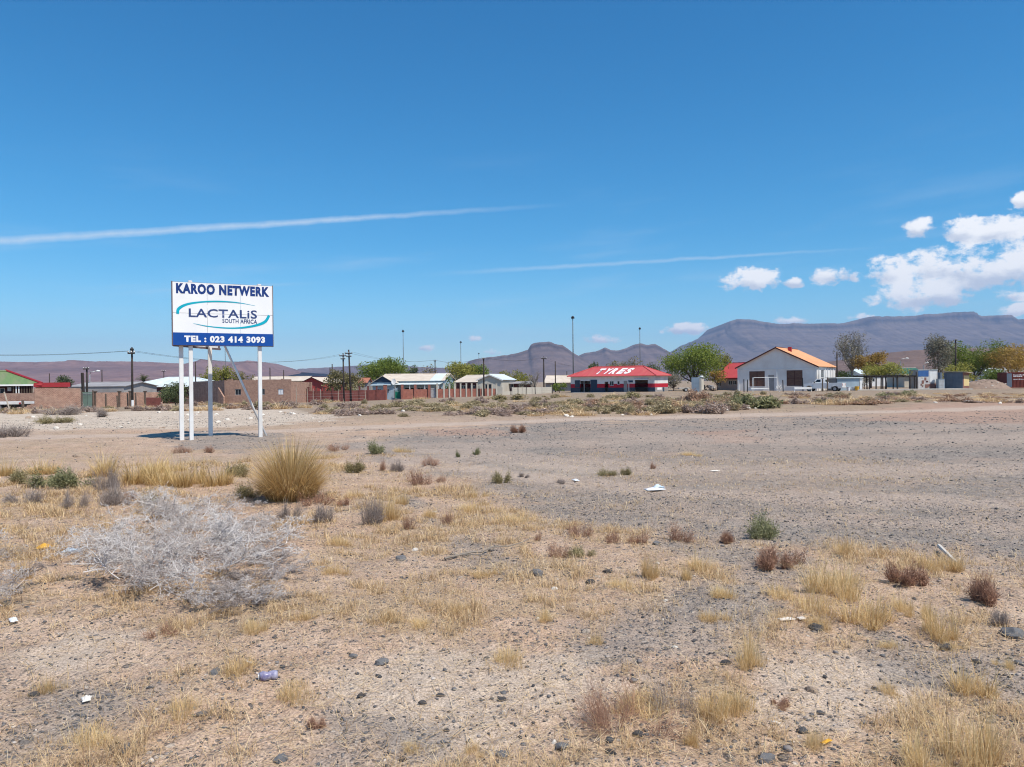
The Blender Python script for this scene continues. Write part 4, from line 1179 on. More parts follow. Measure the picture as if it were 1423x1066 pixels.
# green roofed house at the picture's edge
def green_house():
    root, Wd, z = front('green_roofed_house', -157, 68, 44, 74)
    tag(root, 'house with faded green hipped roof, red hip caps and dark verandah', 'house')
    h = Z(20, 534.6, 74) - z; rh = Z(10, 516.5, 77) - z; hw = Wd / 2; D = 7.5
    f = lambda px: -hw + Wd * (px + 157) / 201.0
    shell(root, Wd, D, h, 'trim_maroon', front=[(f(-60), f(-30), 0.8, 1.9), (f(-10), f(4), 0.7, 1.9)], base=-0.8)
    window(root, f(-60), f(-30), 0.8, 1.9, 0.0); window(root, f(-10), f(4), 0.7, 1.9, 0.0)
    r = hip_roof(root, Wd, D, h, rh, 1.0, 3.0, 'roof_green')
    e = (hw + 1.0 - 3.0, D / 2, rh + 0.05); b = (hw + 1.0, -1.0, h + 0.05)
    p = Vector(b); q = Vector(e)
    MB().tube([p + (q - p) * 0.05, q + (q - p) * 0.04], 0.13, 6).build('hip_cap', 'trim_red', r)
    MB().tube([e, (-hw - 1 + 3, D / 2, rh + 0.05)], 0.07, 6).build('ridge_cap', 'roof_green', r)
    bx('gutter', 'white_paint', root, -hw - 1.0, hw + 1.05, -1.12, -1.005, h - 0.13, h + 0.02)
    bx('down_pipe', 'white_paint', root, hw + 0.92, hw + 1.1, -1.0, -0.8, -0.5, h - 0.14)
    bx('air_conditioner', 'white_paint', root, f(8), f(13.5), -0.4, -0.003, h - 0.62, h - 0.26)
    for px in (16, 20, 24, 28, 32, 36, 40, 44, -6, -16, -26, -36):
        bx('verandah_post', 'timber' if px not in (20, 24) else 'white_paint', root, f(px), f(px) + 0.09, -0.95, -0.86, -0.8, h - 0.07)
    bx('verandah_rail', 'brick_tan', root, -hw, f(44), -0.9, -0.75, -0.8, 0.75)
green_house()

def garage():
    root, Wd, z = front('flat_roofed_garage', 50, 70, 95, 71.4)
    tag(root, 'flat roofed garage with deep red fascia behind the brick yard wall', 'garage')
    h = Z(72, 538.0, 71) - z; hw = Wd / 2
    shell(root, Wd, 5.0, h, 'brick_tan', base=-0.7)
    bx('fascia', 'trim_red', root, -hw - 0.15, hw + 0.15, -0.25, 0.06, h + 0.003, h + 0.42)
    MB().tube([(-hw - 0.2, -0.1, h + 0.2), (-hw + 0.45, -0.1, h + 0.2)], [0.12, 0.24], 10).build('fascia_end', 'trim_red', root)
    bx('roof', 'roof_grey', root, -hw - 0.1, hw + 0.1, 0.063, 5.2, h + 0.003, h + 0.3)
    bx('end_block', 'dark', root, hw + 0.152, hw + 0.25, -0.25, 0.06, h + 0.003, h + 0.43)
garage()

simple_house('grey_roofed_building', 'low grey building with shallow roof behind the yard fence', 96, 97, 172, 96, 537.5, 532.0, 7.0, 'wall_grey', 'roof_grey', 'x', over=0.1, wins=[(0.58, 0.68, 0.9, 1.2)])
simple_house('white_roofed_house', 'dark walled house under a broad pale hipped iron roof', 178, 114, 304, 116, 537.2, 524.5, 9.0, 'trim_maroon', 'roof_white', hip=5.2, over=0.7, wins=[(0.10, 0.2, 0.9, 1.9), (0.28, 0.38, 0.9, 1.9), (0.45, 0.52, 0.9, 1.9)], trim='roof_white')
simple_house('red_house', 'brick red gable fronted house above the maroon wall', 418, 121, 450, 120, 532.2, 524.5, 8.0, 'wall_red', 'roof_cream', 'y', over=0.15, fascia='trim_maroon', wins=[(0.35, 0.62, 1.0, 1.7)])
simple_house('pale_roofed_shed', 'long shed with cream iron roof behind the red house', 345, 142, 424, 142, 529.5, 524.0, 8.0, 'wall_cream', 'roof_cream', 'x', cat='shed')
simple_house('pale_roofed_shed', 'pale blue grey shed with white roof beside the red house', 449, 136, 466, 136, 530.5, 525.0, 7.0, 'sheet_bluegrey', 'roof_white', 'x', cat='shed')
simple_house('tiled_outbuilding', 'small outbuilding with orange tiled roof beside the olive tree', 497, 128, 509, 128, 532.0, 526.0, 5.0, 'wall_grey', 'tile_orange', 'x', over=0.3, cat='outbuilding', wins=[(0.3, 0.7, 0.9, 1.7)])
simple_house('cream_gabled_house', 'cream house with pale gable facing the brick wall', 664, 122, 697, 121, 527.6, 520.6, 9.0, 'wall_cream', 'roof_white', 'y', over=0.25, fascia='white_paint', wins=[(0.3, 0.6, 1.0, 1.8)])
simple_house('cream_roofed_wing', 'cream roofed wing with dark verandah next to the cream gable', 634, 127, 667, 124, 530.0, 522.0, 6.0, 'trim_maroon', 'roof_cream', 'x', over=0.6, wins=[(0.2, 0.4, 0.9, 1.7), (0.6, 0.8, 0.9, 1.7)])
simple_house('flat_roofed_house', 'low dark house with grey flat roof behind the concrete wall', 698, 126, 738, 126, 533.0, 530.8, 7.0, 'trim_maroon', 'roof_grey', 'x', over=0.7, wins=[(0.2, 0.4, 0.9, 1.6), (0.6, 0.75, 0.9, 1.6)])
simple_house('cream_roofed_house', 'dark walled house with cream roof beside the tyre workshop', 758, 132, 806, 131, 531.0, 522.4, 7.0, 'wall_grey', 'roof_cream', 'x', over=0.5, wins=[(0.2, 0.35, 0.8, 1.7)])
simple_house('green_roofed_shop', 'low building with dark green roof and cream fascia beside the painted container', 1257, 128, 1284, 128, 519.5, 512.0, 6.0, 'wall_cream', 'roof_darkgreen', 'x', over=0.4, fascia='wall_cream', cat='shop')
simple_house('white_roofed_building', 'white roofed building glimpsed between the gaunt tree and shelter', 1196, 150, 1262, 150, 519.0, 513.0, 7.0, 'wall_white', 'roof_white', 'x', wins=[(0.2, 0.3, 0.9, 1.6)])
simple_house('white_roofed_building', 'white building with long roof glimpsed behind the rust coloured tree', 1372, 152, 1440, 152, 517.0, 512.0, 7.0, 'wall_white', 'roof_white', 'x')

# --- roofless brick ruin
def ruin():
    c = Vector((X(312, 101.5, 540), 101.5)); r_ = Vector((X(404, 100, 540), 100.0)); l_ = Vector((X(264, 110, 540), 110.0))
    z = float(macro(np.array([c.x]), np.array([c.y]))[0])
    root = empty('brick_ruin', (c.x, c.y, z), math.atan2(r_.y - c.y, r_.x - c.x))
    tag(root, 'roofless brown brick building with three small window holes', 'building')
    Wd = (r_ - c).length; h = Z(357, 527.6, 101) - z
    hs = [(Wd * a, Wd * b, 1.15, 1.95) for a, b in ((0.16, 0.25), (0.55, 0.61), (0.81, 0.89))]
    mb = MB(); wall_cells(mb, 0, Wd, -0.6, h - 0.1, 0, 0.25, hs)
    # uneven top course
    rnd = random.Random(4); x_ = 0.0
    while x_ < Wd - 0.05:
        w_ = min(rnd.uniform(0.25, 0.9), Wd - x_); mb.box(x_, x_ + w_ - 0.002, 0.004, 0.246, h - 0.099, h - 0.1 + rnd.choice([0.03, 0.09, 0.1, 0.17])); x_ += w_
    mb.build('wall', 'brick_tan', root)
    for k in hs: window(root, *k, 0.0, 'galvanised', 'glass_dark' if k is not hs[2] else 'plastic_white', 2, 1, 0.05)
    inv = Matrix.Rotation(-root.rotation_euler.z, 2); q = inv @ (l_ - c)
    n = Vector((q.y, -q.x)).normalized() * 0.25
    def slant(name, p0, p1, za, zb_, zc, zd, mat='brick_tan', th=0.25):
        p0, p1 = Vector(p0), Vector(p1); nn = Vector((p1 - p0).yx); nn = Vector((-(p1 - p0).y, (p1 - p0).x)).normalized() * th
        b = [p0, p1, p1 + nn, p0 + nn]
        MB().hexa([(b[0].x, b[0].y, za), (b[1].x, b[1].y, zb_), (b[2].x, b[2].y, zb_), (b[3].x, b[3].y, za)], [(b[0].x, b[0].y, zc), (b[1].x, b[1].y, zd), (b[2].x, b[2].y, zd), (b[3].x, b[3].y, zc)]).build(name, mat, root)
    slant('side_wall', (0, 0.0), (q.x, q.y), -0.6, -0.6, h - 0.05, h - 0.15, th=-0.25)
    slant('stub_wall', (-0.6, -0.3), (0.55, -0.9), -0.6, -0.6, h - 1.0, 0.95, th=-0.2)
    slant('low_wall', (q.x + 0.4, q.y - 2.3), (q.x + 2.1, q.y - 3.2), -0.6, -0.6, 0.85, 0.6, th=-0.2)
    slant('back_wall', (q.x, q.y + 0.3), (Wd, 6.5), -0.6, -0.6, h - 0.4, h - 0.4)
    slant('right_wall', (Wd - 0.26, 0.26), (Wd - 0.26, 6.4), -0.6, -0.6, h - 0.3, h - 0.4)
ruin()

# ------------------------------------------------------------------ yard walls and fences
def yard_wall(name, label, pts, mat, pillars=None, pill_mat=None, pill_h=0.5, pw=0.32, th=0.22, cope=None, cat='wall'):
    """pts: (px, Y, top_py) along the wall; pillars: list of px with tops pill_h above the wall"""
    P3 = []
    for px, Y, ty in pts:
        x_ = X(px, Y, 545); P3.append((Vector((x_, Y)), float(macro(np.array([x_]), np.array([Y]))[0]), Z(px, ty, Y)))
    o0 = P3[0]
    root = empty(name, (o0[0].x, o0[0].y, o0[1]))
    tag(root, label, cat)
    off = Vector((o0[0].x, o0[0].y)); zz = o0[1]
    for (a, za, ta), (b, zb_, tb) in zip(P3[:-1], P3[1:]):
        d = (b - a); n = Vector((-d.y, d.x)).normalized() * th
        c = [a - off, b - off, b - off + n, a - off + n]
        lo = min(za, zb_) - 0.5 - zz
        MB().hexa([(c[0].x, c[0].y, lo), (c[1].x, c[1].y, lo), (c[2].x, c[2].y, lo), (c[3].x, c[3].y, lo)],
                  [(c[0].x, c[0].y, ta - zz), (c[1].x, c[1].y, tb - zz), (c[2].x, c[2].y, tb - zz), (c[3].x, c[3].y, ta - zz)]).build('wall', mat, root)
        if cope:
            n2 = n * 1.25; n0 = -n * 0.12
            MB().hexa([(p.x, p.y, t - zz + 0.003) for p, t in ((c[0] + n0, ta), (c[1] + n0, tb), (c[1] + n2, tb), (c[0] + n2, ta))],
                      [(p.x, p.y, t - zz + 0.06) for p, t in ((c[0] + n0, ta), (c[1] + n0, tb), (c[1] + n2, tb), (c[0] + n2, ta))]).build('coping', cope, root)
    for px in pillars or []:
        k = 0
        while k < len(pts) - 2 and px > pts[k + 1][0]: k += 1
        f = (px - pts[k][0]) / (pts[k + 1][0] - pts[k][0])
        a = P3[k][0].lerp(P3[k + 1][0], f) - off
        t = P3[k][2] + (P3[k + 1][2] - P3[k][2]) * f - zz; lo = min(P3[k][1], P3[k + 1][1]) - zz - 0.5
        mb = MB().box(a.x - pw / 2, a.x + pw / 2, a.y - pw + th * 0.4, a.y + th + 0.06, lo, t + pill_h)
        p = mb.build('pillar', pill_mat or mat, root)
        bx('cap', pill_mat or mat, p, a.x - pw / 2 - 0.03, a.x + pw / 2 + 0.03, a.y - pw + th * 0.4 - 0.03, a.y + th + 0.09, t + pill_h + 0.002, t + pill_h + 0.06)
    return root

yard_wall('brick_yard_wall', 'long pale brown brick wall behind the parked flatbed truck', [(-60, 60, 547), (46, 60, 546.5), (48.5, 60, 539.3), (112, 62, 539.6)], 'brick_tan', th=0.25)
yard_wall('patched_yard_wall', 'patched brown wall with stakes beside the green gate', [(129, 64, 545.6), (226, 70, 545.0)], 'brick_tan', pillars=[131, 163, 178, 199], pill_mat='timber', pill_h=0.06, pw=0.14)
yard_wall('low_brick_enclosure', 'low dark brick enclosure beside the green bush', [(203, 63, 552.5), (224, 63.5, 552.8)], 'brick_maroon', th=0.9)
yard_wall('maroon_wall', 'dark maroon wall with slim pillars before the red house', [(404, 105, 544.0), (470, 106, 543.0), (536, 109, 541.6)], 'brick_maroon', pillars=[406, 417, 428, 439, 450, 462, 475, 487, 499, 511, 523], pill_h=0.5, pw=0.2)
yard_wall('brick_pillar_wall', 'red brick wall with pillars in front of the blue house', [(559, 111, 541.0), (597, 112, 541.0)], 'brick_red', pillars=[559, 577, 596.5], pill_h=0.65, pw=0.32)
yard_wall('brick_pillar_wall', 'bright red brick wall with a row of pale topped pillars', [(607, 112, 540.4), (690, 113, 540.0)], 'brick_red', pillars=[607.5, 617, 624.5, 632, 640, 648, 655.5, 663, 670.5, 678, 684, 690], pill_mat='wall_cream', pill_h=0.75, pw=0.2)
yard_wall('brick_gate_pillar', 'tall brick gate pillar beside the navy gable', [(533.5, 110, 536.5), (537.5, 110, 536.5)], 'brick_red', pillars=[535.5], pill_h=0.1, pw=0.45, cat='pillar')
yard_wall('rough_yard_wall', 'grey blue rendered yard wall below the satellite dish', [(540, 112, 543.5), (552, 112, 539)], 'sheet_bluegrey', cat='wall')

def sheet_gate(name, label, px0, px1, Y, ty, mat, leaves=2):
    x0, x1 = X(px0, Y, 550), X(px1, Y, 550); z = float(macro(np.array([(x0 + x1) / 2]), np.array([Y]))[0])
    root = empty(name, ((x0 + x1) / 2, Y, z)); tag(root, label, 'gate')
    h = Z(px0, ty, Y) - z; w = (x1 - x0) / leaves
    for k in range(leaves):
        a = -(x1 - x0) / 2 + k * w
        lf = bx('leaf', mat, root, a + 0.02, a + w - 0.02, 0, 0.03, 0.03, h)
        for zz in (0.12, h - 0.18): bx('rail', 'galvanised', lf, a + 0.03, a + w - 0.03, -0.025, -0.002, zz, zz + 0.05)
    for s in (-1, 1):
        MB().tube([(s * ((x1 - x0) / 2 + 0.05), 0.02, -0.3), (s * ((x1 - x0) / 2 + 0.05), 0.02, h + 0.15)], 0.05, 6).build('gate_post', 'timber', root)
sheet_gate('sheet_gate', 'faded green sheet metal gate between the brick walls', 114, 128, 62.5, 545, 'sheet_green')
sheet_gate('garden_gate', 'small bright green gate beside the red brick wall', 549, 556, 111.5, 543.0, 'gate_teal', 1)
sheet_gate('garden_gate', 'pale barred gate between two brick wall runs', 598.5, 605.5, 112.3, 539.5, 'galvanised', 2)

# precast concrete wall: posts and slabs
def precast():
    x0, Y0, x1, Y1 = X(698, 116, 545), 116, X(767, 118, 545), 118
    z = float(macro(np.array([x0]), np.array([Y0]))[0])
    root = empty('concrete_panel_wall', (x0, Y0, z), math.atan2(Y1 - Y0, x1 - x0))
    tag(root, 'pale precast concrete panel wall left of the tyre workshop', 'wall')
    L_ = math.hypot(x1 - x0, Y1 - Y0); n = 5; w = L_ / n; h = Z(730, 538.2, 117) - z
    slab = MB().box(0.07, w - 0.07, 0.02, 0.07, 0, h / 4 - 0.012)
    me = None
    for i in range(n + 1):
        bx('post', 'concrete', root, i * w - 0.065, i * w + 0.065, 0, 0.12, -0.4, h + 0.05)
    for i in range(n):
        for j in range(-1, 4):
            if i == 0 and j >= 2: continue
            if me is None:
                o = slab.build('slab', 'wall_cream', root); me = o.data
            else: o = link('slab', me, root)
            o.location = (i * w, 0.006 * ((i + j) % 2), j * h / 4)
precast()

def posts(name, label, items, mat, group, r=0.05, cat='post', lean=True):
    """separate posts: (px, base_py or None, Y, top_py)"""
    for k, (px, Y, ty) in enumerate(items):
        x_ = X(px, Y, 545); z = float(macro(np.array([x_]), np.array([Y]))[0])
        h = Z(px, ty, Y) - z
        l_ = random.uniform(-0.05, 0.05) * h if lean else 0
        o = MB().tube([(0, 0, -0.4), (l_ * 0.5, 0, h * 0.5), (l_, 0, h)], [r, r * 0.97, r * 0.9], 7).build(name, mat, None, (x_, Y, z))
        tag(o, label, cat, group)
posts('fence_post', 'thin pale fence post in the wire line before the maroon wall', [(412, 99, 537), (427.5, 99, 539), (435, 99, 540), (446, 100, 541), (470, 100, 541), (478, 101, 541), (508, 104, 538)], 'timber_pale', 'wire fence posts', 0.045)
posts('fence_post', 'rough dark stake standing along the patched yard wall', [(113.5, 59, 546), (163.5, 62, 550), (147, 63, 547), (178, 63, 546.5), (189, 63.5, 546)], 'timber', 'stakes along the yard wall', 0.07)
posts('fence_post', 'black stake in front of the gabled house', [(1034, 98, 527), (1038.5, 98, 527.5), (1088.5, 98, 528), (1116, 99, 525)], 'iron_dark', 'black stakes before the gabled house', 0.07)
posts('fence_post', 'dark post beside the white pickup', [(1143, 96, 526.5), (1149.5, 95, 524.5)], 'timber', 'posts beside the pickup', 0.09)
posts('fence_post', 'bare dark stake along the concrete panel wall', [(710, 112, 540), (720, 112, 534), (731, 113, 535), (744, 113, 536), (767.5, 113, 534), (666, 109, 536)], 'timber_dark', 'stakes along the concrete wall', 0.06)
posts('gate_post', 'weathered post standing at the flatbed truck tail', [(32, 50.5, 556)], 'timber', None, 0.09)
posts('leaning_pole', 'charred crooked pole stump above the green gate', [(116.5, 63.5, 518)], 'timber_dark', None, 0.13)
tag(MB().tube([(X(17.5, 50, 570), 49.8, -0.1), (X(3, 50, 545), 50.2, Z(3, 545, 50))], 0.05, 6).build('leaning_pole', 'timber_pale'), 'pale pole leaning against the flatbed truck', 'pole')
posts('fence_post', 'tall dark post beside the painted container', [(1274, 101, 517)], 'timber_dark', None, 0.08)

# thin fence wires before the maroon wall
for k, tz in enumerate((0.35, 0.75, 1.1)):
    pts_ = []
    for px, Y in ((412, 99), (427.5, 99), (435, 99), (446, 100), (470, 100), (478, 101), (508, 104)):
        x_ = X(px, Y, 545); pts_.append((x_, Y - 0.05, float(macro(np.array([x_]), np.array([Y]))[0]) + tz))
    o = MB().tube(pts_, 0.006, 4).build('fence_wire', 'galvanised')
    tag(o, 'slack fence wire strung between the thin pale posts', 'wire', 'fence wires')

# ------------------------------------------------------------------ poles, masts, wires
def util_pole(label, px, Y, ty, r=0.11, arms=((0.25, 1.5),), white_base=False, cap=False, lean=0.0, mat='timber_dark', group=None):
    x_ = X(px, Y, 545); z = float(macro(np.array([x_]), np.array([Y]))[0]); h = Z(px, ty, Y) - z
    root = empty('utility_pole', (x_, Y, z)); tag(root, label, 'pole', group)
    MB().tube([(0, 0, -0.6), (lean * h * 0.5, 0, h * 0.5), (lean * h, 0, h)], [r * 1.1, r, r * 0.8], 8).build('pole', mat, root, smooth=True)
    tips = []
    for dz, w in arms:
        zz = h - dz
        a = MB().box(lean * zz - w / 2, lean * zz + w / 2, -r - 0.09, -r * 0.8, zz - 0.06, zz + 0.06).build('crossarm', mat, root)
        for s in (-0.46, 0.0, 0.46):
            MB().tube([(lean * zz + s * w, -r - 0.04, zz + 0.062), (lean * zz + s * w, -r - 0.04, zz + 0.13), (lean * zz + s * w, -r - 0.04, zz + 0.2)], [0.05, 0.07, 0.035], 6).build('insulator', 'galvanised', a)
            tips.append(Vector((x_ + lean * zz + s * w, Y - r - 0.04, z + zz + 0.2)))
    if white_base: MB().tube([(0, 0, -0.1), (0, 0, 0.6)], r * 1.16, 8).build('painted_base', 'white_paint', root)
    if cap: MB().tube([(lean * h, 0, h + 0.002), (lean * h, 0, h + 0.15), (lean * h, 0, h + 0.32)], [0.10, 0.17, 0.05], 8).build('cap', 'iron_dark', root)
    return tips
T1 = util_pole('dark utility pole with white painted foot beside the palm', 184, 62, 488, 0.09, ((0.18, 0.55),), True, True)
T2 = util_pole('shorter of the two crossarm poles above the olive tree', 478, 101, 491, 0.11, ((0.35, 0.9), (0.75, 0.6)), lean=-0.01)
T3 = util_pole('taller leaning pole with double crossarms above the olive tree', 488, 103, 486, 0.12, ((0.5, 1.0), (0.9, 0.7)), lean=-0.04)
T4 = util_pole('dark pole before the cream gabled house', 672.5, 112, 497, 0.11, ((0.2, 0.35),))
T5 = util_pole('pole with crossarm behind the concrete panel wall', 756, 122, 495.5, 0.11, ((0.35, 0.9),))
T6 = util_pole('plain dark pole beside the cream roofed house', 772, 126, 502, 0.09, ())
T7 = util_pole('pole standing behind the blue house roof', 605, 135, 500, 0.1, ((0.25, 0.4),))
util_pole('slender pole between the boarded house and gaunt tree', 1163.5, 108, 491, 0.11, ())
util_pole('dark pole in front of the bright green tree', 1328.5, 112, 471, 0.12, ((0.2, 0.3),))
util_pole('thin pole between the gum tree and dark pole', 1319, 125, 473, 0.06, ())
util_pole('dark pole behind the green gate', 121, 92, 510, 0.12, ((0.25, 0.7),))
util_pole('thin short pole over the grey building roof', 142, 105, 514, 0.08, ())
util_pole('thin pole above the flat roofed garage', 69, 105, 519, 0.07, ())
util_pole('dark pole behind the white hipped roof', 272, 112, 503, 0.1, ())
util_pole('thin pole over the brick ruin near its right window', 375.5, 128, 511, 0.1, ())
util_pole('thin pole over the corner of the brick ruin', 394.5, 132, 514, 0.09, ())
util_pole('pole at the left flank of the olive tree', 459, 122, 511, 0.1, ())
util_pole('pole rising from the left of the olive tree crown', 462, 118, 506, 0.1, ())
util_pole('distant pole between koppie and tyre workshop roof', 788, 160, 516, 0.1, ())
util_pole('distant pole above the red roofed cottage', 1001, 165, 484, 0.12, ())
util_pole('distant pole on the flank of the tyre workshop roof', 917, 150, 509, 0.1, ())
util_pole('far pole right of the palm', 228, 160, 514, 0.1, ((0.3, 0.8),))

def mast(label, px, Y, ty, r=0.12):
    x_ = X(px, Y, 545); z = float(macro(np.array([x_]), np.array([Y]))[0]); h = Z(px, ty, Y) - z
    root = empty('lighting_mast', (x_, Y, z)); tag(root, label, 'mast')
    MB().tube([(0, 0, -0.5), (0, 0, h * 0.5), (0, 0, h)], [r * 0.85, r * 0.65, r * 0.5], 8).build('pole', 'mast_grey', root, smooth=True)
    MB().tube([(0, 0, h), (0, 0, h + 0.18)], r * 1.3, 10).build('head_ring', 'mast_grey', root)
    for k in range(4):
        t = k * math.pi / 2 + 0.4
        c = Vector((math.cos(t) * r * 1.7, math.sin(t) * r * 1.7, h - 0.1))
        MB().box(c.x - r * 0.5, c.x + r * 0.5, c.y - r * 0.5, c.y + r * 0.5, c.z - 0.25, c.z + 0.1).build('floodlight', 'iron_dark', root)
mast('slim grey lighting mast behind the blue house', 561, 170, 459.5)
mast('tall lighting mast left of the tyre workshop', 797, 150, 440.5, 0.16)
mast('grey lighting mast behind the tyre workshop roof', 890, 200, 456, 0.14)
mast('lighting mast behind the olive green tree', 641, 250, 475, 0.16)
mast('most distant thin lighting mast above the koppie slope', 666, 330, 491, 0.15)
mast('lighting mast between the billboard posts', 313.5, 180, 478, 0.13)

def street_lamp(label, px, Y, ty, arm):
    x_ = X(px, Y, 545); z = float(macro(np.array([x_]), np.array([Y]))[0]); h = Z(px, ty, Y) - z
    root = empty('street_lamp', (x_, Y, z)); tag(root, label, 'lamp')
    MB().tube([(0, 0, -0.4), (0, 0, h * 0.9), (arm * 0.15, 0, h), (arm, 0, h + 0.12)], [0.09, 0.07, 0.05, 0.045], 7).build('pole', 'galvanised', root, smooth=True)
    MB().tube([(arm * 0.9, 0, h + 0.1), (arm * 1.15, 0, h + 0.14), (arm * 1.5, 0, h + 0.12)], [0.06, 0.13, 0.07], 8).build('lamp_head', 'white_paint', root, smooth=True)
street_lamp('curved street lamp in front of the brown hill', 1252, 140, 499, 1.0)
street_lamp('pale street lamp beside the painted container', 1284, 118, 505, 0.5)
street_lamp('street lamp arm over the grey building', 125, 100, 517, 0.9)

def wire(label, a, b, sag, group):
    a, b = Vector(a), Vector(b); pts_ = []
    for k in range(17):
        t = k / 16; p = a.lerp(b, t); p.z -= sag * 4 * t * (1 - t); pts_.append(p - a)
    o = MB().tube(pts_, 0.009, 4).build('power_line', 'iron_dark', None, a)
    tag(o, label, 'wire', group)
for k in (0, 2):
    wire('overhead line running off to the edge of view past the palm', T1[k], (X(-160, 62, 495), 62, Z(-160, 487 + k, 62)), 0.35, 'lines left of the palm pole')
    wire('overhead line from the palm pole to the crossarm poles', T1[k], T2[k], 1.0, 'lines behind the billboard')
    wire('overhead line from the double crossarm pole to the blue house', T3[k], T7[k], 0.7, 'lines over the blue house')
    wire('overhead line from the blue house to the cream gable', T7[k], T4[k], 0.6, 'lines over the brick pillar wall')
    wire('overhead line across the koppie slope', T4[k], T5[k], 0.5, 'lines before the koppie')
    wire('overhead line past the tyre workshop roof', T5[k], (X(800, 140, 510), 140, Z(800, 509, 140)), 0.3, 'lines beside the tyre workshop')

# ------------------------------------------------------------------ plants
def blades(base, height, lean_dir, lean, width, droop, rng, segs=2):
    """thin tapering strips: base (n,3), height (n,), lean_dir angle (n,), lean 0..1.5 (n,), width (n,), droop (n,)"""
    n = len(height)
    d = np.stack([np.cos(lean_dir), np.sin(lean_dir), np.zeros(n)], 1)
    sa = lean_dir + np.pi / 2 + rng.uniform(-0.9, 0.9, n)
    side = np.stack([np.cos(sa), np.sin(sa), np.zeros(n)], 1)
    up = np.array([0, 0, 1.0])
    out = []
    for k in range(segs + 1):
        t = k / segs
        a = lean * (t if segs == 1 else (0.45 * t + 0.55 * t * t)) + 0
        p = base + (up * (height * t * np.cos(lean * 0.75 * t) - droop * height * t ** 3)[:, None]) + d * (height * np.sin(np.minimum(a, 1.5)))[:, None] * t ** 0.35
        w = width * (1 - t * 0.92)
        if k < segs:
            out.append(p - side * w[:, None] / 2); out.append(p + side * w[:, None] / 2)
        else:
            out.append(p)
    V_ = np.stack(out, 1)
    nv = V_.shape[1]
    o = np.arange(n)[:, None] * nv
    quads = [o + np.array([[2 * k, 2 * k + 1, 2 * k + 3, 2 * k + 2]]) for k in range(segs - 1)]
    tri = o + np.array([[2 * segs - 2, 2 * segs - 1, 2 * segs]])
    return V_.reshape(-1, 3), quads, tri, nv

def blade_mesh(name, base, height, lean_dir, lean, width, droop, tint, mat, rng, segs=2):
    V_, q, t, nv = blades(base, height, lean_dir, lean, width, droop, rng, segs)
    fl = ([np.concatenate(q)] if q else []) + [t]
    return np_mesh(name, V_, fl, mat, np.repeat(tint, nv))

def tussock_mesh(n, r, h, spread, mat, seed, w=0.006, droop=0.15, segs=2, flat=0.0):
    """a ragged clump: several off-centre sub-clumps, tangled low blades and a few long stray stalks"""
    rng = np.random.default_rng(seed)
    k = rng.integers(3, 6)
    ca = rng.uniform(0, 2 * np.pi, k); cr = r * rng.uniform(0.1, 1.0, k)
    cs = r * rng.uniform(0.22, 0.6, k); ch = rng.uniform(0.5, 1.0, k); ch[0] = 1.0; cr[0] *= 0.3
    i = rng.choice(k, n, p=(cs / cs.sum()))
    a = rng.uniform(0, 2 * np.pi, n); rad = cs[i] * rng.uniform(0, 1, n) ** 0.6
    bx_ = np.cos(ca[i]) * cr[i] + np.cos(a) * rad; by_ = np.sin(ca[i]) * cr[i] + np.sin(a) * rad
    base = np.stack([bx_, by_, np.full(n, -0.01)], 1)
    out = np.arctan2(by_, bx_)
    ld = np.where(rng.uniform(0, 1, n) < 0.6, a, out) + rng.normal(0, 0.8, n)
    lean = np.clip(spread * (0.3 + rad / cs[i] * 0.8) + rng.normal(0, 0.3, n), -0.2, 1.45)
    hh = h * ch[i] * rng.uniform(0.2, 1.0, n) ** 0.8
    stray = rng.uniform(0, 1, n) < 0.06
    hh = np.where(stray, h * rng.uniform(0.9, 1.75, n), hh)
    low = rng.uniform(0, 1, n) < 0.3
    lean = np.where(low & ~stray, rng.uniform(0.9, 1.45, n), lean)
    tint = np.clip(rng.normal(0.58, 0.25, n) - 0.2 * (hh < h * 0.35), 0, 1)
    return blade_mesh('tussock', base, hh, ld, lean, np.full(n, w) * rng.uniform(0.6, 1.3, n), droop * rng.uniform(0, 1.8, n), tint, mat, rng, segs)

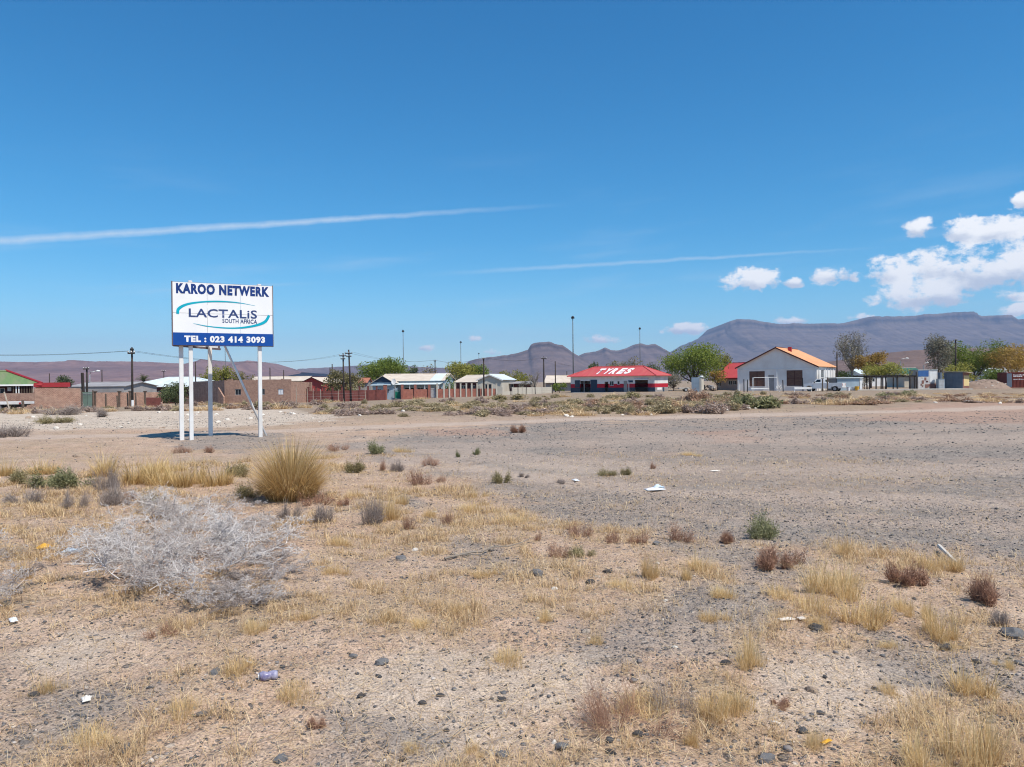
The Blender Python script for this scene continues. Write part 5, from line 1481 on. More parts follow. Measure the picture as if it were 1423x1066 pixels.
def shrub_mesh(nst, nleaf, r, h, mat, seed, w=0.008, leaf=0.02, spread=0.9):
    """uneven twiggy bush: stems of several lobes of different size and tilt with side twigs, plus small leaves along the outer half"""
    rng = np.random.default_rng(seed)
    k = int(rng.integers(4, 7))
    la = rng.uniform(0, 2 * np.pi, k); lr = r * rng.uniform(0.1, 1.05, k); ls = r * rng.uniform(0.16, 0.58, k); lh = h * rng.uniform(0.45, 1.0, k); lh[0] = h
    tx, ty = rng.normal(0, 0.14, k) * r, rng.normal(0, 0.14, k) * r
    i_ = rng.choice(k, nst, p=ls ** 1.5 / (ls ** 1.5).sum())
    a = rng.uniform(0, 2 * np.pi, nst); t = rng.uniform(0, 1, nst) ** 0.6
    cx_, cy_ = np.cos(la[i_]) * lr[i_], np.sin(la[i_]) * lr[i_]
    tip = np.stack([cx_ + tx[i_] + np.cos(a) * ls[i_] * t, cy_ + ty[i_] + np.sin(a) * ls[i_] * t, lh[i_] * np.sqrt(np.maximum(1 - (t * 0.92) ** 2, 0.04)) * rng.uniform(0.5, 1.08, nst)], 1)
    root = np.stack([cx_ * 0.75 + np.cos(a) * ls[i_] * 0.2, cy_ * 0.75 + np.sin(a) * ls[i_] * 0.2, np.full(nst, -0.02)], 1)
    root[:, :2] += rng.normal(0, 0.04, (nst, 2)) * r
    segv, tint = [], []
    def strip(p, q, wid):
        n = len(p); d = q - p
        s = np.cross(d, rng.normal(0, 1, (n, 3))); s /= (np.linalg.norm(s, axis=1, keepdims=True) + 1e-9)
        mid = (p + q) / 2 + rng.normal(0, 1, (n, 3)) * np.linalg.norm(d, axis=1, keepdims=True) * 0.07
        return np.stack([p - s * wid, p + s * wid, mid - s * wid * 0.8, mid + s * wid * 0.8, q], 1)
    S = [strip(root, tip, w)]
    tint.append(np.clip(rng.normal(0.35, 0.2, nst), 0, 1))
    for rep in range(3):
        f = rng.uniform(0.35, 0.95, nst)[:, None]
        p = root + (tip - root) * f
        q = p + (tip - root) * rng.uniform(0.15, 0.4, (nst, 1)) + rng.normal(0, 1, (nst, 3)) * np.array([r, r, h]) * 0.20
        q[:, 2] = np.maximum(q[:, 2], 0.01)
        S.append(strip(p, q, w * 0.6)); tint.append(np.clip(rng.normal(0.5, 0.22, nst), 0, 1))
    S = np.concatenate(S); tn = np.concatenate(tint); k = len(S)
    o = np.arange(k)[:, None] * 5
    V_ = S.reshape(-1, 3); T_ = np.repeat(tn, 5)
    quads = o + np.array([[0, 1, 3, 2]]); tris = o + np.array([[2, 3, 4]])
    fl = [quads, tris]
    if nleaf:
        i = rng.integers(0, nst, nleaf); f = rng.uniform(0.45, 1.08, nleaf)[:, None]
        c = root[i] + (tip[i] - root[i]) * f + rng.normal(0, 1, (nleaf, 3)) * np.array([r, r, h]) * 0.085
        c[:, 2] = np.maximum(c[:, 2], 0.01)
        u = rng.normal(0, 1, (nleaf, 3)); u /= np.linalg.norm(u, axis=1, keepdims=True)
        v = np.cross(u, rng.normal(0, 1, (nleaf, 3))); v /= (np.linalg.norm(v, axis=1, keepdims=True) + 1e-9)
        sz = leaf * rng.uniform(0.5, 1.3, nleaf)[:, None]
        lv = np.stack([c - u * sz, c + v * sz * 0.45, c + u * sz, c - v * sz * 0.45], 1)
        ob = len(V_) + np.arange(nleaf)[:, None] * 4
        V_ = np.concatenate([V_, lv.reshape(-1, 3)])
        T_ = np.concatenate([T_, np.repeat(np.clip(rng.normal(0.55, 0.25, nleaf), 0, 1), 4)])
        fl.append(ob + np.array([[0, 1, 2, 3]]))
    # faces of equal size must be concatenated per array; order by kind
    return np_mesh('shrub', V_, fl, mat, T_)

def put_plant(name, me, px, py, wpx, hpx, unit_w, unit_h, label, cat, group=None, rot=None):
    """stand a shared plant mesh where the photo shows its foot"""
    x_, Y = ground(px, py)
    s = (wpx / F * Y) / unit_w; sz = (hpx / F * Y) / unit_h
    o = link(name, me, None, (x_, Y, gz1(x_, Y)))
    o.scale = (s, s, sz); o.rotation_euler = (0, 0, random.uniform(0, 6.28) if rot is None else rot)
    tag(o, label, cat, group)
    return o

# big rush-like tuft
def big_tuft():
    x_, Y = ground(404, 694)
    rng = np.random.default_rng(5); n = 4200
    a = rng.uniform(0, 2 * np.pi, n); u_ = np.sqrt(rng.uniform(0, 1, n)); rad = 0.30 * u_
    base = np.stack([np.cos(a) * rad, np.sin(a) * rad, np.full(n, -0.02)], 1)
    lean = np.clip(0.05 + u_ ** 1.6 * 1.15 + rng.normal(0, 0.17, n), 0, 1.42)
    h = rng.uniform(0.6, 1.08, n) * (1 - 0.48 * ss(lean, 0.5, 1.35))
    low = rng.uniform(0, 1, n) < 0.3
    h = np.where(low, h * 0.6, h)
    tint = np.clip(rng.normal(0.55, 0.3, n) - 0.3 * low, 0, 1)
    me = blade_mesh('rush_tuft', base, h, a + rng.normal(0, 0.45, n), lean, np.full(n, 0.0075) * rng.uniform(0.7, 1.3, n), rng.uniform(0.0, 0.3, n) * (0.3 + u_), tint, 'straw_gold', rng, 3)
    o = link('rush_tuft', me, None, (x_, Y, gz1(x_, Y)))
    tag(o, 'big golden domed tuft of dry rushes near the billboard', 'grass tuft')
big_tuft()

TUS = {}
def tus(kind):
    if kind in TUS: return TUS[kind]
    base, var = kind[0], int(kind[1])
    if base == 'S': TUS[kind] = (tussock_mesh(520, 0.19, 0.40, 0.6, 'straw', 100 + var, 0.0042, 0.25), 0.62, 0.36)
    if base == 'M': TUS[kind] = (tussock_mesh(620, 0.30, 0.20, 1.0, 'straw', 120 + var, 0.0036, 0.3), 0.72, 0.18)
    if base == 'Y': TUS[kind] = (tussock_mesh(900, 0.26, 0.34, 0.6, 'straw_gold', 140 + var, 0.005, 0.15), 0.62, 0.31)
    if base == 'R': TUS[kind] = (shrub_mesh(130, 420, 0.27, 0.30, 'rust', 160 + var, 0.003, 0.013), 0.58, 0.34)
    if base == 'T': TUS[kind] = (shrub_mesh(150, 120, 0.30, 0.36, 'rust' if var else 'twig_grey', 260 + var, 0.0016, 0.008), 0.52, 0.38)
    if base == 'G': TUS[kind] = (shrub_mesh(260, 160, 0.28, 0.34, 'twig_grey', 180 + var, 0.003, 0.012), 0.62, 0.34)
    if base == 'V': TUS[kind] = (shrub_mesh(180, 1300, 0.27, 0.36, 'bush_green', 200 + var, 0.0035, 0.016), 0.60, 0.36)
    if base == 'O': TUS[kind] = (shrub_mesh(220, 900, 0.28, 0.30, 'bush_olive', 220 + var, 0.0035, 0.016), 0.62, 0.30)
    if base == 'B': TUS[kind] = (shrub_mesh(420, 200, 0.26, 0.34, 'rust', 240 + var, 0.004, 0.02, 0.7), 0.58, 0.34)
    return TUS[kind]
NAMES = {'T': ('twiggy_shrub', 'shrub'), 'S': ('grass_tussock', 'grass'), 'M': ('grass_tussock', 'grass'), 'Y': ('grass_tussock', 'grass'), 'R': ('rust_shrub', 'shrub'), 'B': ('rust_shrub', 'shrub'), 'G': ('grey_shrub', 'shrub'),
         'V': ('green_shrub', 'shrub'), 'O': ('olive_shrub', 'shrub')}
GROUPL = {'T': ('fine twiggy shrub', 'fine twiggy shrubs'), 'S': ('slender upright straw grass tussock on the stony ground', 'upright straw tussocks'), 'M': ('low spreading tussock of pale dead grass', 'spreading grass tussocks'),
          'Y': ('golden yellow grass tussock in the strip behind the thorn branches', 'golden tussocks'), 'R': ('small rust brown twiggy shrub on the bare gravel', 'small rust shrubs'),
          'B': ('dense dark rust shrublet among the pale grass', 'dense rust shrublets'), 'G': ('grey leafless twiggy shrub on the dry ground', 'grey twiggy shrubs'),
          'V': ('leafy green shrub on the dry ground', 'green shrubs'), 'O': ('low olive brown shrub on the dry ground', 'olive shrubs')}
PLANTS = [  # px, py of the foot, width and height in photo pixels, kind, own label
    (30, 606, 78, 22, 'G0', 'wide grey twiggy bush beside the dusty track'), (75, 588, 55, 16, 'O0', 'olive bush at the edge of the chalky bank'),
    (84, 577, 55, 20, 'G1', 'grey bush standing before the brick yard wall'), (140, 579, 44, 14, 'G2', 'low grey bush on the chalky bank below the green gate'),
    (255, 629, 32, 15, 'R0', 'rust shrub at the foot of the left billboard posts'), (290, 629, 26, 16, 'R1', 'rust shrub right of the billboard post feet'),
    (25, 672, 60, 26, 'O1', None), (62, 676, 55, 30, 'V0', None), (105, 676, 70, 38, 'V1', 'green leafy shrub in the grass strip behind the thorn branches'), (150, 682, 46, 36, 'G0', None),
    (190, 672, 74, 45, 'Y0', None), (228, 674, 74, 45, 'Y1', None), (262, 676, 78, 48, 'Y2', None), (300, 674, 74, 43, 'Y0', None), (325, 662, 48, 22, 'O2', None), (8, 660, 54, 27, 'Y1', None),
    (150, 662, 74, 35, 'Y2', None), (60, 658, 74, 27, 'Y0', None), (230, 655, 74, 24, 'Y1', None), (345, 690, 40, 26, 'O0', None),
    (100, 706, 46, 30, 'G1', None), (152, 704, 54, 40, 'G2', None), (40, 700, 46, 24, 'G0', None), (205, 705, 40, 26, 'O1', None), (182, 694, 30, 26, 'R2', None),
    (436, 702, 40, 26, 'R0', None), (400, 722, 40, 22, 'G1', None), (440, 726, 44, 26, 'G2', None), (25, 806, 46, 52, 'S0', 'yellow grass tussock standing left of the thorn branches'),
    (525, 630, 38, 24, 'V2', 'small green bush at the near edge of the gravel lot'), (556, 628, 44, 16, 'M0', None), (490, 657, 38, 22, 'O1', None), (530, 655, 20, 18, 'R1', None), (472, 626, 26, 18, 'R2', None),
    (600, 647, 26, 16, 'R2', None), (637, 635, 14, 11, 'V0', None), (660, 632, 14, 11, 'V1', None), (720, 601, 22, 13, 'B0', 'lone rust shrublet out on the gravel lot'), (583, 674, 38, 28, 'R0', None), (612, 670, 18, 15, 'R1', None), (555, 655, 24, 20, 'G0', None),
    (700, 672, 36, 18, 'O2', None), (726, 663, 20, 9, 'G2', None), (843, 660, 30, 13, 'O0', None), (868, 660, 24, 15, 'O1', None), (906, 652, 17, 11, 'R2', None), (960, 633, 38, 9, 'M1', None), (783, 672, 20, 8, 'G0', None),
    (542, 722, 56, 62, 'S1', 'tall straw tussock with grey twigs at its foot'), (515, 730, 46, 38, 'G1', None), (566, 737, 26, 34, 'R1', None), (622, 728, 22, 24, 'R0', None), (720, 726, 80, 34, 'M2', None), (660, 712, 60, 30, 'M0', None),
    (803, 744, 34, 28, 'R2', None), (852, 754, 30, 24, 'R0', None), (890, 755, 38, 28, 'R1', None), (942, 752, 48, 28, 'R2', None), (773, 775, 36, 34, 'R0', None), (805, 773, 36, 13, 'O0', None), (748, 752, 16, 20, 'R1', None),
    (902, 802, 40, 56, 'S2', None), (957, 806, 36, 48, 'S0', None), (1008, 754, 27, 23, 'B1', None), (1068, 749, 62, 44, 'V2', 'rounded green leafy bush beside the gravel lot'), (1070, 788, 52, 32, 'B2', 'dark rust bush just below the round green bush'),
    (1100, 784, 50, 42, 'R1', None), (1174, 773, 44, 38, 'S1', 'single straw tussock out beside the rust bush'), (1260, 813, 56, 36, 'B0', None), (1300, 792, 60, 44, 'S2', None), (1326, 792, 46, 40, 'S0', None), (1373, 841, 52, 40, 'B1', None),
    (1150, 826, 100, 80, 'S1', None), (1120, 850, 120, 44, 'M1', None), (1185, 862, 120, 56, 'S2', None), (1080, 830, 90, 36, 'M2', None), (1175, 815, 80, 40, 'M0', None), (970, 790, 60, 40, 'S2', None), (1010, 865, 60, 26, 'M1', None), (1304, 882, 70, 52, 'S0', None), (1252, 850, 40, 38, 'S1', None), (1392, 872, 36, 30, 'G2', None), (1285, 862, 60, 40, 'M2', None),
    (1046, 924, 76, 60, 'S2', None), (716, 918, 100, 44, 'M0', 'broad pale grass tussock on the bare stony patch'), (830, 887, 54, 24, 'M1', None), (405, 967, 80, 40, 'M2', 'grass tussock beside the crumpled can'), (880, 1004, 120, 66, 'T1', None), (905, 1000, 110, 44, 'M1', None), (860, 990, 80, 36, 'M2', None), (985, 985, 90, 44, 'M0', None),
    (937, 988, 66, 62, 'T0', None), (1012, 1004, 90, 66, 'S0', None), (838, 1014, 70, 70, 'T2', None), (964, 1034, 40, 34, 'S1', None), (1126, 1042, 60, 46, 'M0', None), (1282, 1068, 110, 84, 'S2', None), (1362, 1066, 110, 124, 'S0', 'tall pale straw tussock at the photograph bottom corner'),
    (1342, 962, 90, 70, 'S1', None), (1232, 966, 54, 26, 'M1', None), (1130, 872, 60, 30, 'M2', None), (1325, 900, 46, 24, 'M0', None), (440, 1010, 34, 14, 'B2', None), (660, 1046, 40, 20, 'M1', None), (575, 1044, 50, 24, 'M2', None), (250, 1000, 90, 44, 'M0', None),
    (120, 1040, 100, 40, 'M1', None), (330, 940, 90, 40, 'M2', None), (60, 960, 70, 40, 'M0', None), (540, 860, 50, 24, 'M1', None), (590, 870, 60, 26, 'M2', None), (480, 800, 60, 28, 'M0', None), (430, 860, 60, 26, 'M1', None), (690, 800, 50, 20, 'M2', None),
    (870, 820, 60, 30, 'M0', None), (1000, 830, 60, 34, 'S2', None), (760, 860, 36, 22, 'S1', None), (640, 850, 46, 20, 'M0', None), (350, 880, 60, 26, 'M1', None), (230, 880, 46, 22, 'R1', None), (600, 720, 40, 26, 'M2', None), (470, 760, 50, 24, 'M0', None),
    (480, 700, 30, 18, 'R2', None), (495, 690, 40, 22, 'M1', None), (660, 690, 40, 18, 'M2', None), (560, 700, 30, 24, 'S0', None), (1230, 900, 46, 22, 'M2', None), (1400, 930, 40, 24, 'M0', None), (1090, 980, 30, 16, 'B0', None),
]
MARKS = [(310, 608, 'the billboard posts'), (402, 690, 'the golden rush tuft'), (220, 780, 'the white thorn heap'), (910, 681, 'the white plastic bag'), (1068, 748, 'the round green bush'), (680, 770, 'the fallen stick'),
         (373, 947, 'the crushed can'), (1149, 1039, 'the yellow wrapper'), (1408, 884, 'the flat grey slab'), (1100, 862, 'the torn cream paper'), (1318, 777, 'the white bleached stick'), (61, 760, 'the yellow packet'),
         (1362, 1062, 'the tall corner tussock'), (716, 916, 'the broad pale tussock'), (720, 600, 'the lone rust shrublet'), (525, 630, 'the small green bush'), (542, 722, 'the tall twig footed tussock'), (885, 1000, 'the twiggy rust clump')]
SHORT = {'T': 'fine twiggy half bare shrub', 'S': 'upright straw tussock', 'M': 'spreading pale grass tussock', 'Y': 'golden grass tussock', 'R': 'rust brown twiggy shrub', 'B': 'dense dark rust shrublet', 'G': 'grey leafless shrub', 'V': 'leafy green shrub', 'O': 'low olive brown shrub'}
def where(px, py):
    best = min((q for q in MARKS if math.hypot(q[0] - px, (q[1] - py) * 1.6) > 14), key=lambda q: math.hypot(q[0] - px, (q[1] - py) * 1.6))
    dx, dy = px - best[0], (py - best[1]) * 1.6
    near = 'just ' if math.hypot(dx, dy) < 60 else ''
    if abs(dx) > abs(dy) * 1.2: r_ = 'right of ' if dx > 0 else 'left of '
    elif abs(dx) < abs(dy) * 0.45: r_ = 'in front of ' if dy > 0 else 'behind '
    else: r_ = ('in front and ' if dy > 0 else 'behind and ') + ('right of ' if dx > 0 else 'left of ')
    return near + r_ + best[2]
LABS = {}
_rv = random.Random(31)
PLANTS = [(a, b, c * _rv.uniform(0.9, 1.25), d * _rv.uniform(0.75, 1.05), (k[0] + str(_rv.randint(0, 4))) if k[0] in 'RSMG' else k, l) for a, b, c, d, k, l in PLANTS]
for px, py, w_, h_, k, lab in PLANTS:
    if lab is None:
        s = 'small ' if w_ < 28 else ('large ' if w_ > 68 else '')
        LABS.setdefault(s + SHORT[k[0]] + ' ' + where(px, py), []).append((px, py))
for px, py, w_, h_, k, lab in PLANTS:
    me, uw, uh = tus(k)
    nm, cat = NAMES[k[0]]
    own = lab
    if lab is None:
        s = 'small ' if w_ < 28 else ('large ' if w_ > 68 else '')
        own = s + SHORT[k[0]] + ' ' + where(px, py)
        sib = sorted(LABS[own], key=lambda q: -q[1])
        if len(sib) > 1: own += ', ' + ('nearer one' if len(sib) == 2 and (px, py) == sib[0] else 'farther one' if len(sib) == 2 else ('first', 'second', 'third', 'fourth', 'fifth', 'sixth', 'seventh', 'eighth')[sib.index((px, py))] + ' from the front')
    put_plant(nm, me, px, py, w_, h_, uw, uh, own, cat, GROUPL[k[0]][1] if lab is None else None)

# ------------------------------------------------------------------ dead grass between the tussocks (uncountable)
def dead_grass():
    rng = np.random.default_rng(11)
    pos = []
    def sample(n, r0, r1, power, clump):
        r = (rng.uniform(0, 1, n) * (r1 ** power - r0 ** power) + r0 ** power) ** (1 / power)
        a = rng.uniform(-0.66, 0.66, n)
        return np.sin(a) * r, np.cos(a) * r
    x1, y1 = sample(760000, 2.6, 17.0, 1.2, 0)
    g = grass_cover(x1, y1)
    cl = fbm(x1 / 0.13, y1 / 0.13, 2, 77)
    keep = rng.uniform(0, 1, len(x1)) < (0.015 + g * (0.05 + 1.25 * ss(cl, 0.46, 0.70)))
    x1, y1, g = x1[keep], y1[keep], g[keep]
    z1 = gz(x1, y1)
    n = len(x1)
    base = np.stack([x1, y1, z1 - 0.003], 1)
    far = np.hypot(x1, y1)
    h = (0.03 + 0.11 * rng.uniform(0, 1, n) ** 1.8) * (0.6 + 0.7 * g) * (0.6 + 0.9 * fbm(x1 / 0.35, y1 / 0.35, 2, 91))
    lean = np.clip(rng.normal(1.0, 0.38, n), 0.1, 1.45)
    tint = np.clip(rng.normal(0.5, 0.25, n) + 0.2 * (fbm(x1 / 0.9, y1 / 0.9, 2, 88) - 0.5), 0, 1)
    w = 0.0034 * np.clip(far / 6.0, 0.75, 2.4) * rng.uniform(0.7, 1.4, n)
    me = blade_mesh('dead_grass', base, h, rng.uniform(0, 2 * np.pi, n), lean, w, rng.uniform(0, 0.3, n), tint, 'straw_mat', rng, 2)
    o = link('dead_grass', me)
    tag(o, 'short dead straw grass matted over the stony ground', 'grass', kind='stuff')
    # lying stalks and twigs
    x2, y2 = sample(60000, 2.6, 15.0, 1.2, 0)
    lot = zones(x2, y2)[0]
    k = rng.uniform(0, 1, len(x2)) < (0.75 - 0.6 * lot)
    x2, y2 = x2[k], y2[k]; n = len(x2); a = rng.uniform(0, np.pi, n); l_ = rng.uniform(0.02, 0.16, n) ** 1.0
    d = np.stack([np.cos(a), np.sin(a)], 1) * l_[:, None] / 2
    p0 = np.stack([x2 - d[:, 0], y2 - d[:, 1]], 1); p1 = np.stack([x2 + d[:, 0], y2 + d[:, 1]], 1)
    s = np.stack([-np.sin(a), np.cos(a)], 1) * 0.0016 * np.clip(np.hypot(x2, y2) / 6, 0.8, 2.2)[:, None]
    zt = lambda p: np.maximum(gz(p[:, 0], p[:, 1]), 0 * p[:, 0] + gz(x2, y2)) + rng.uniform(0.004, 0.02, n)
    za, zb_ = zt(p0), zt(p1)
    V_ = np.stack([np.column_stack([p0 - s, za]), np.column_stack([p0 + s, za]), np.column_stack([p1 + s * 0.5, zb_]), np.column_stack([p1 - s * 0.5, zb_])], 1).reshape(-1, 3)
    q = np.arange(n)[:, None] * 4 + np.array([[0, 1, 2, 3]])
    o = link('straw_litter', np_mesh('straw_litter', V_, [q], 'straw_mat', np.repeat(np.clip(rng.normal(0.5, 0.3, n), 0, 1), 4)))
    tag(o, 'broken straw stalks and twigs lying on the soil', 'straw', kind='stuff')
dead_grass()

# ------------------------------------------------------------------ loose gravel (uncountable)
def gravel():
    rng = np.random.default_rng(19)
    ph = (1 + 5 ** 0.5) / 2
    ico = np.array([(-1, ph, 0), (1, ph, 0), (-1, -ph, 0), (1, -ph, 0), (0, -1, ph), (0, 1, ph), (0, -1, -ph), (0, 1, -ph), (ph, 0, -1), (ph, 0, 1), (-ph, 0, -1), (-ph, 0, 1)]) / math.hypot(1, ph)
    fi = np.array([(0, 11, 5), (0, 5, 1), (0, 1, 7), (0, 7, 10), (0, 10, 11), (1, 5, 9), (5, 11, 4), (11, 10, 2), (10, 7, 6), (7, 1, 8), (3, 9, 4), (3, 4, 2), (3, 2, 6), (3, 6, 8), (3, 8, 9), (4, 9, 5), (2, 4, 11), (6, 2, 10), (8, 6, 7), (9, 8, 1)])
    octv = np.array([(1, 0, 0), (0, 1, 0), (-1, 0, 0), (0, -1, 0), (0, 0, 1), (0, 0, -1)], float)
    fo = np.array([(0, 1, 4), (1, 2, 4), (2, 3, 4), (3, 0, 4), (1, 0, 5), (2, 1, 5), (3, 2, 5), (0, 3, 5)])
    def cloud(x, y, size, bv, bf, name, label, dark):
        n = len(x)
        sc = rng.uniform(0.55, 1.25, (n, 3)) * np.array([1, 0.8, 0.5]) * size[:, None]
        V_ = bv[None] * sc[:, None, :] * rng.uniform(0.75, 1.2, (n, len(bv), 1))
        a = rng.uniform(0, 6.28, n); c, s = np.cos(a)[:, None], np.sin(a)[:, None]
        xx = V_[:, :, 0] * c - V_[:, :, 1] * s; yy = V_[:, :, 0] * s + V_[:, :, 1] * c
        V_ = np.stack([xx + x[:, None], yy + y[:, None], V_[:, :, 2] + gz(x, y)[:, None] + sc[:, 2:3] * 0.35], 2)
        f = (np.arange(n)[:, None, None] * len(bv) + bf[None]).reshape(-1, 3)
        t = np.clip(rng.normal(0.42, 0.24, n) + dark, 0, 1)
        t = np.where(rng.uniform(0, 1, n) < 0.02, 1.0, t)
        o = link(name, np_mesh(name, V_.reshape(-1, 3), [f], 'pebble', np.repeat(t, len(bv))))
        tag(o, label, 'gravel', kind='stuff')
    n = 46000
    r = (rng.uniform(0, 1, n) * (11.0 ** 1.1 - 2.6 ** 1.1) + 2.6 ** 1.1) ** (1 / 1.1); a = rng.uniform(-0.66, 0.66, n)
    x, y = np.sin(a) * r, np.cos(a) * r
    lot, road, trk, chalk, bare, pink = zones(x, y)
    k = rng.uniform(0, 1, n) < (0.20 + 0.6 * lot + 0.35 * bare + 0.35 * ss(fbm(x / 0.7, y / 0.7, 3, 61), 0.45, 0.65))
    x, y = x[k], y[k]
    size = 0.0042 + 0.011 * rng.uniform(0, 1, len(x)) ** 3 + 0.013 * (rng.uniform(0, 1, len(x)) < 0.014)
    cloud(x, y, size, ico, fi, 'gravel', 'loose grey and brown pebbles on the near ground', -0.04)
    n = 42000
    r = (rng.uniform(0, 1, n) * (44.0 ** 0.9 - 9.0 ** 0.9) + 9.0 ** 0.9) ** (1 / 0.9); a = rng.uniform(-0.64, 0.64, n)
    x, y = np.sin(a) * r, np.cos(a) * r
    lot, road, trk, chalk, bare, pink = zones(x, y)
    k = rng.uniform(0, 1, n) < (0.10 + 0.8 * lot * (0.35 + 0.65 * ss(fbm(x / 2.5, y / 2.5, 3, 63), 0.4, 0.6)) + 0.35 * chalk) * (1 - 0.85 * road) * (1 - 0.75 * trk)
    x, y = x[k], y[k]
    size = (0.010 + 0.022 * rng.uniform(0, 1, len(x)) ** 2.5) * np.clip(np.hypot(x, y) / 18, 0.8, 1.5)
    cloud(x, y, size, octv, fo, 'gravel', 'coarse gravel strewn over the grey lot', 0.04)
gravel()

# pale rocks on the chalky bank and rubble by the scrub
def rock_mesh(seed, sub=2, flat=0.6):
    import bmesh
    bm = bmesh.new(); bmesh.ops.create_icosphere(bm, subdivisions=sub, radius=1.0)
    off = Vector((seed * 3.1, seed * 1.7, seed * 0.9))
    for v in bm.verts:
        n = mnoise.noise(v.co * 1.1 + off) * 0.5 + mnoise.noise(v.co * 2.7 + off) * 0.2
        v.co *= 1 + n
        v.co.z *= flat
        # break the roundness into facets
        for d in (Vector((0.6, 0.2, 0.77)), Vector((-0.7, 0.5, 0.5)), Vector((0.1, -0.9, 0.42))):
            t = v.co.dot(d) - 0.68
            if t > 0: v.co -= d * t
    me = bpy.data.meshes.new('stone'); bm.to_mesh(me); bm.free()
    return me
ROCKS = {}
def stone(px, py, wpx, mat, label, group=None, name='stone', cat='stone', flat=1.0):
    k = (random.randint(0, 5), mat)
    if k not in ROCKS:
        me = rock_mesh(k[0] + 1); me.materials.append(M[mat]); ROCKS[k] = me
    x_, Y = ground(px, py); s = wpx / F * Y / 2
    o = link(name, ROCKS[k], None, (x_, Y, gz1(x_, Y) + s * 0.2 * flat))
    o.scale = (s, s * random.uniform(0.65, 1.0), s * random.uniform(0.75, 1.1) * flat); o.rotation_euler = (random.uniform(-0.2, 0.2), random.uniform(-0.2, 0.2), random.uniform(0, 6.28))
    return tag(o, label, cat, group)
for px, py, w_, mat, lab in [(1408, 884, 34, 'stone_grey', 'flat pale grey slab stone near the rust shrublet'), (1316, 900, 20, 'stone_dark', 'dark angular stone beside the grass near the grey slab'), (1358, 921, 14, 'stone_dark', 'small black stone right of the larger dark stone'),
                    (745, 800, 20, 'stone_grey', None), (558, 778, 18, 'stone_grey', None), (697, 974, 14, 'stone_dark', None), (612, 968, 12, 'stone_dark', None), (502, 968, 14, 'stone_dark', None), (490, 912, 16, 'stone_grey', None), (530, 922, 20, 'stone_grey', None),
                    (588, 977, 14, 'stone_dark', None), (620, 1017, 10, 'stone_dark', None), (780, 1040, 22, 'stone_grey', None), (698, 1052, 22, 'stone_grey', None), (848, 1045, 20, 'stone_dark', None), (888, 1022, 18, 'stone_dark', None), (1250, 1060, 26, 'stone_dark', None),
                    (1008, 925, 16, 'stone_dark', None), (1128, 962, 18, 'stone_tan', None), (390, 1058, 22, 'stone_grey', None), (175, 1042, 22, 'stone_grey', None), (300, 938, 20, 'stone_grey', None), (45, 966, 16, 'stone_dark', None), (820, 808, 12, 'stone_dark', None), (912, 756, 14, 'stone_grey', None),
                    (1135, 875, 24, 'stone_dark', None), (845, 795, 14, 'stone_dark', None), (560, 1058, 14, 'stone_dark', None), (108, 636, 14, 'stone_tan', 'brown stone lying beside the dusty track'), (1065, 1055, 30, 'stone_grey', None), (700, 962, 12, 'stone_grey', None)]:
    stone(px, py, w_, mat, lab or {'stone_grey': 'grey weathered stone ', 'stone_dark': 'small dark angular stone ', 'stone_tan': 'tan stone '}[mat] + where(px, py), None if lab or mat == 'stone_tan' else {'stone_grey': 'grey stones', 'stone_dark': 'dark stones'}[mat])
for px, py, w_, lab in [(771, 819, 9, 'bright white stone fragment below the fallen stick'), (748, 860, 7, 'tiny white stone fragment near the golden tussock'), (577, 766, 9, 'white stone fragment left of the fallen stick'), (913, 785, 8, 'white stone fragment beside the upright straw tussock'),
                    (770, 1035, 9, 'white quartz pebble near the twiggy rust shrub'), (925, 836, 7, 'white pebble on the dark gravel patch'), (938, 902, 8, 'pale pebble beside the dark gravel patch'), (604, 712, 8, 'white fragment beside the spreading grass')]:
    stone(px, py, w_, 'stone_white', lab)
rnd = random.Random(9)
for k in range(46):
    px = rnd.uniform(0, 450); py = rnd.uniform(573, 597)
    stone(px, py, rnd.uniform(3, 9), 'stone_white' if k % 3 else 'stone_tan', 'pale rock lying on the chalky bank', 'rocks on the chalky bank', 'rock', 'rock')
for px, py, w_ in [(788, 579, 9), (795, 580, 7), (740, 577, 8), (1000, 573, 14), (1010, 571, 8), (1040, 568, 8), (1050, 568, 5), (1257, 552, 6), (1345, 559, 8), (905, 577, 6), (865, 577, 5), (560, 572, 7), (500, 578, 6), (688, 575, 6), (1390, 561, 7), (1300, 560, 5)]:
    stone(px, py, w_, 'stone_white', 'pale rubble stone at the roadside below the scrub', 'roadside rubble', 'rock', 'rock')

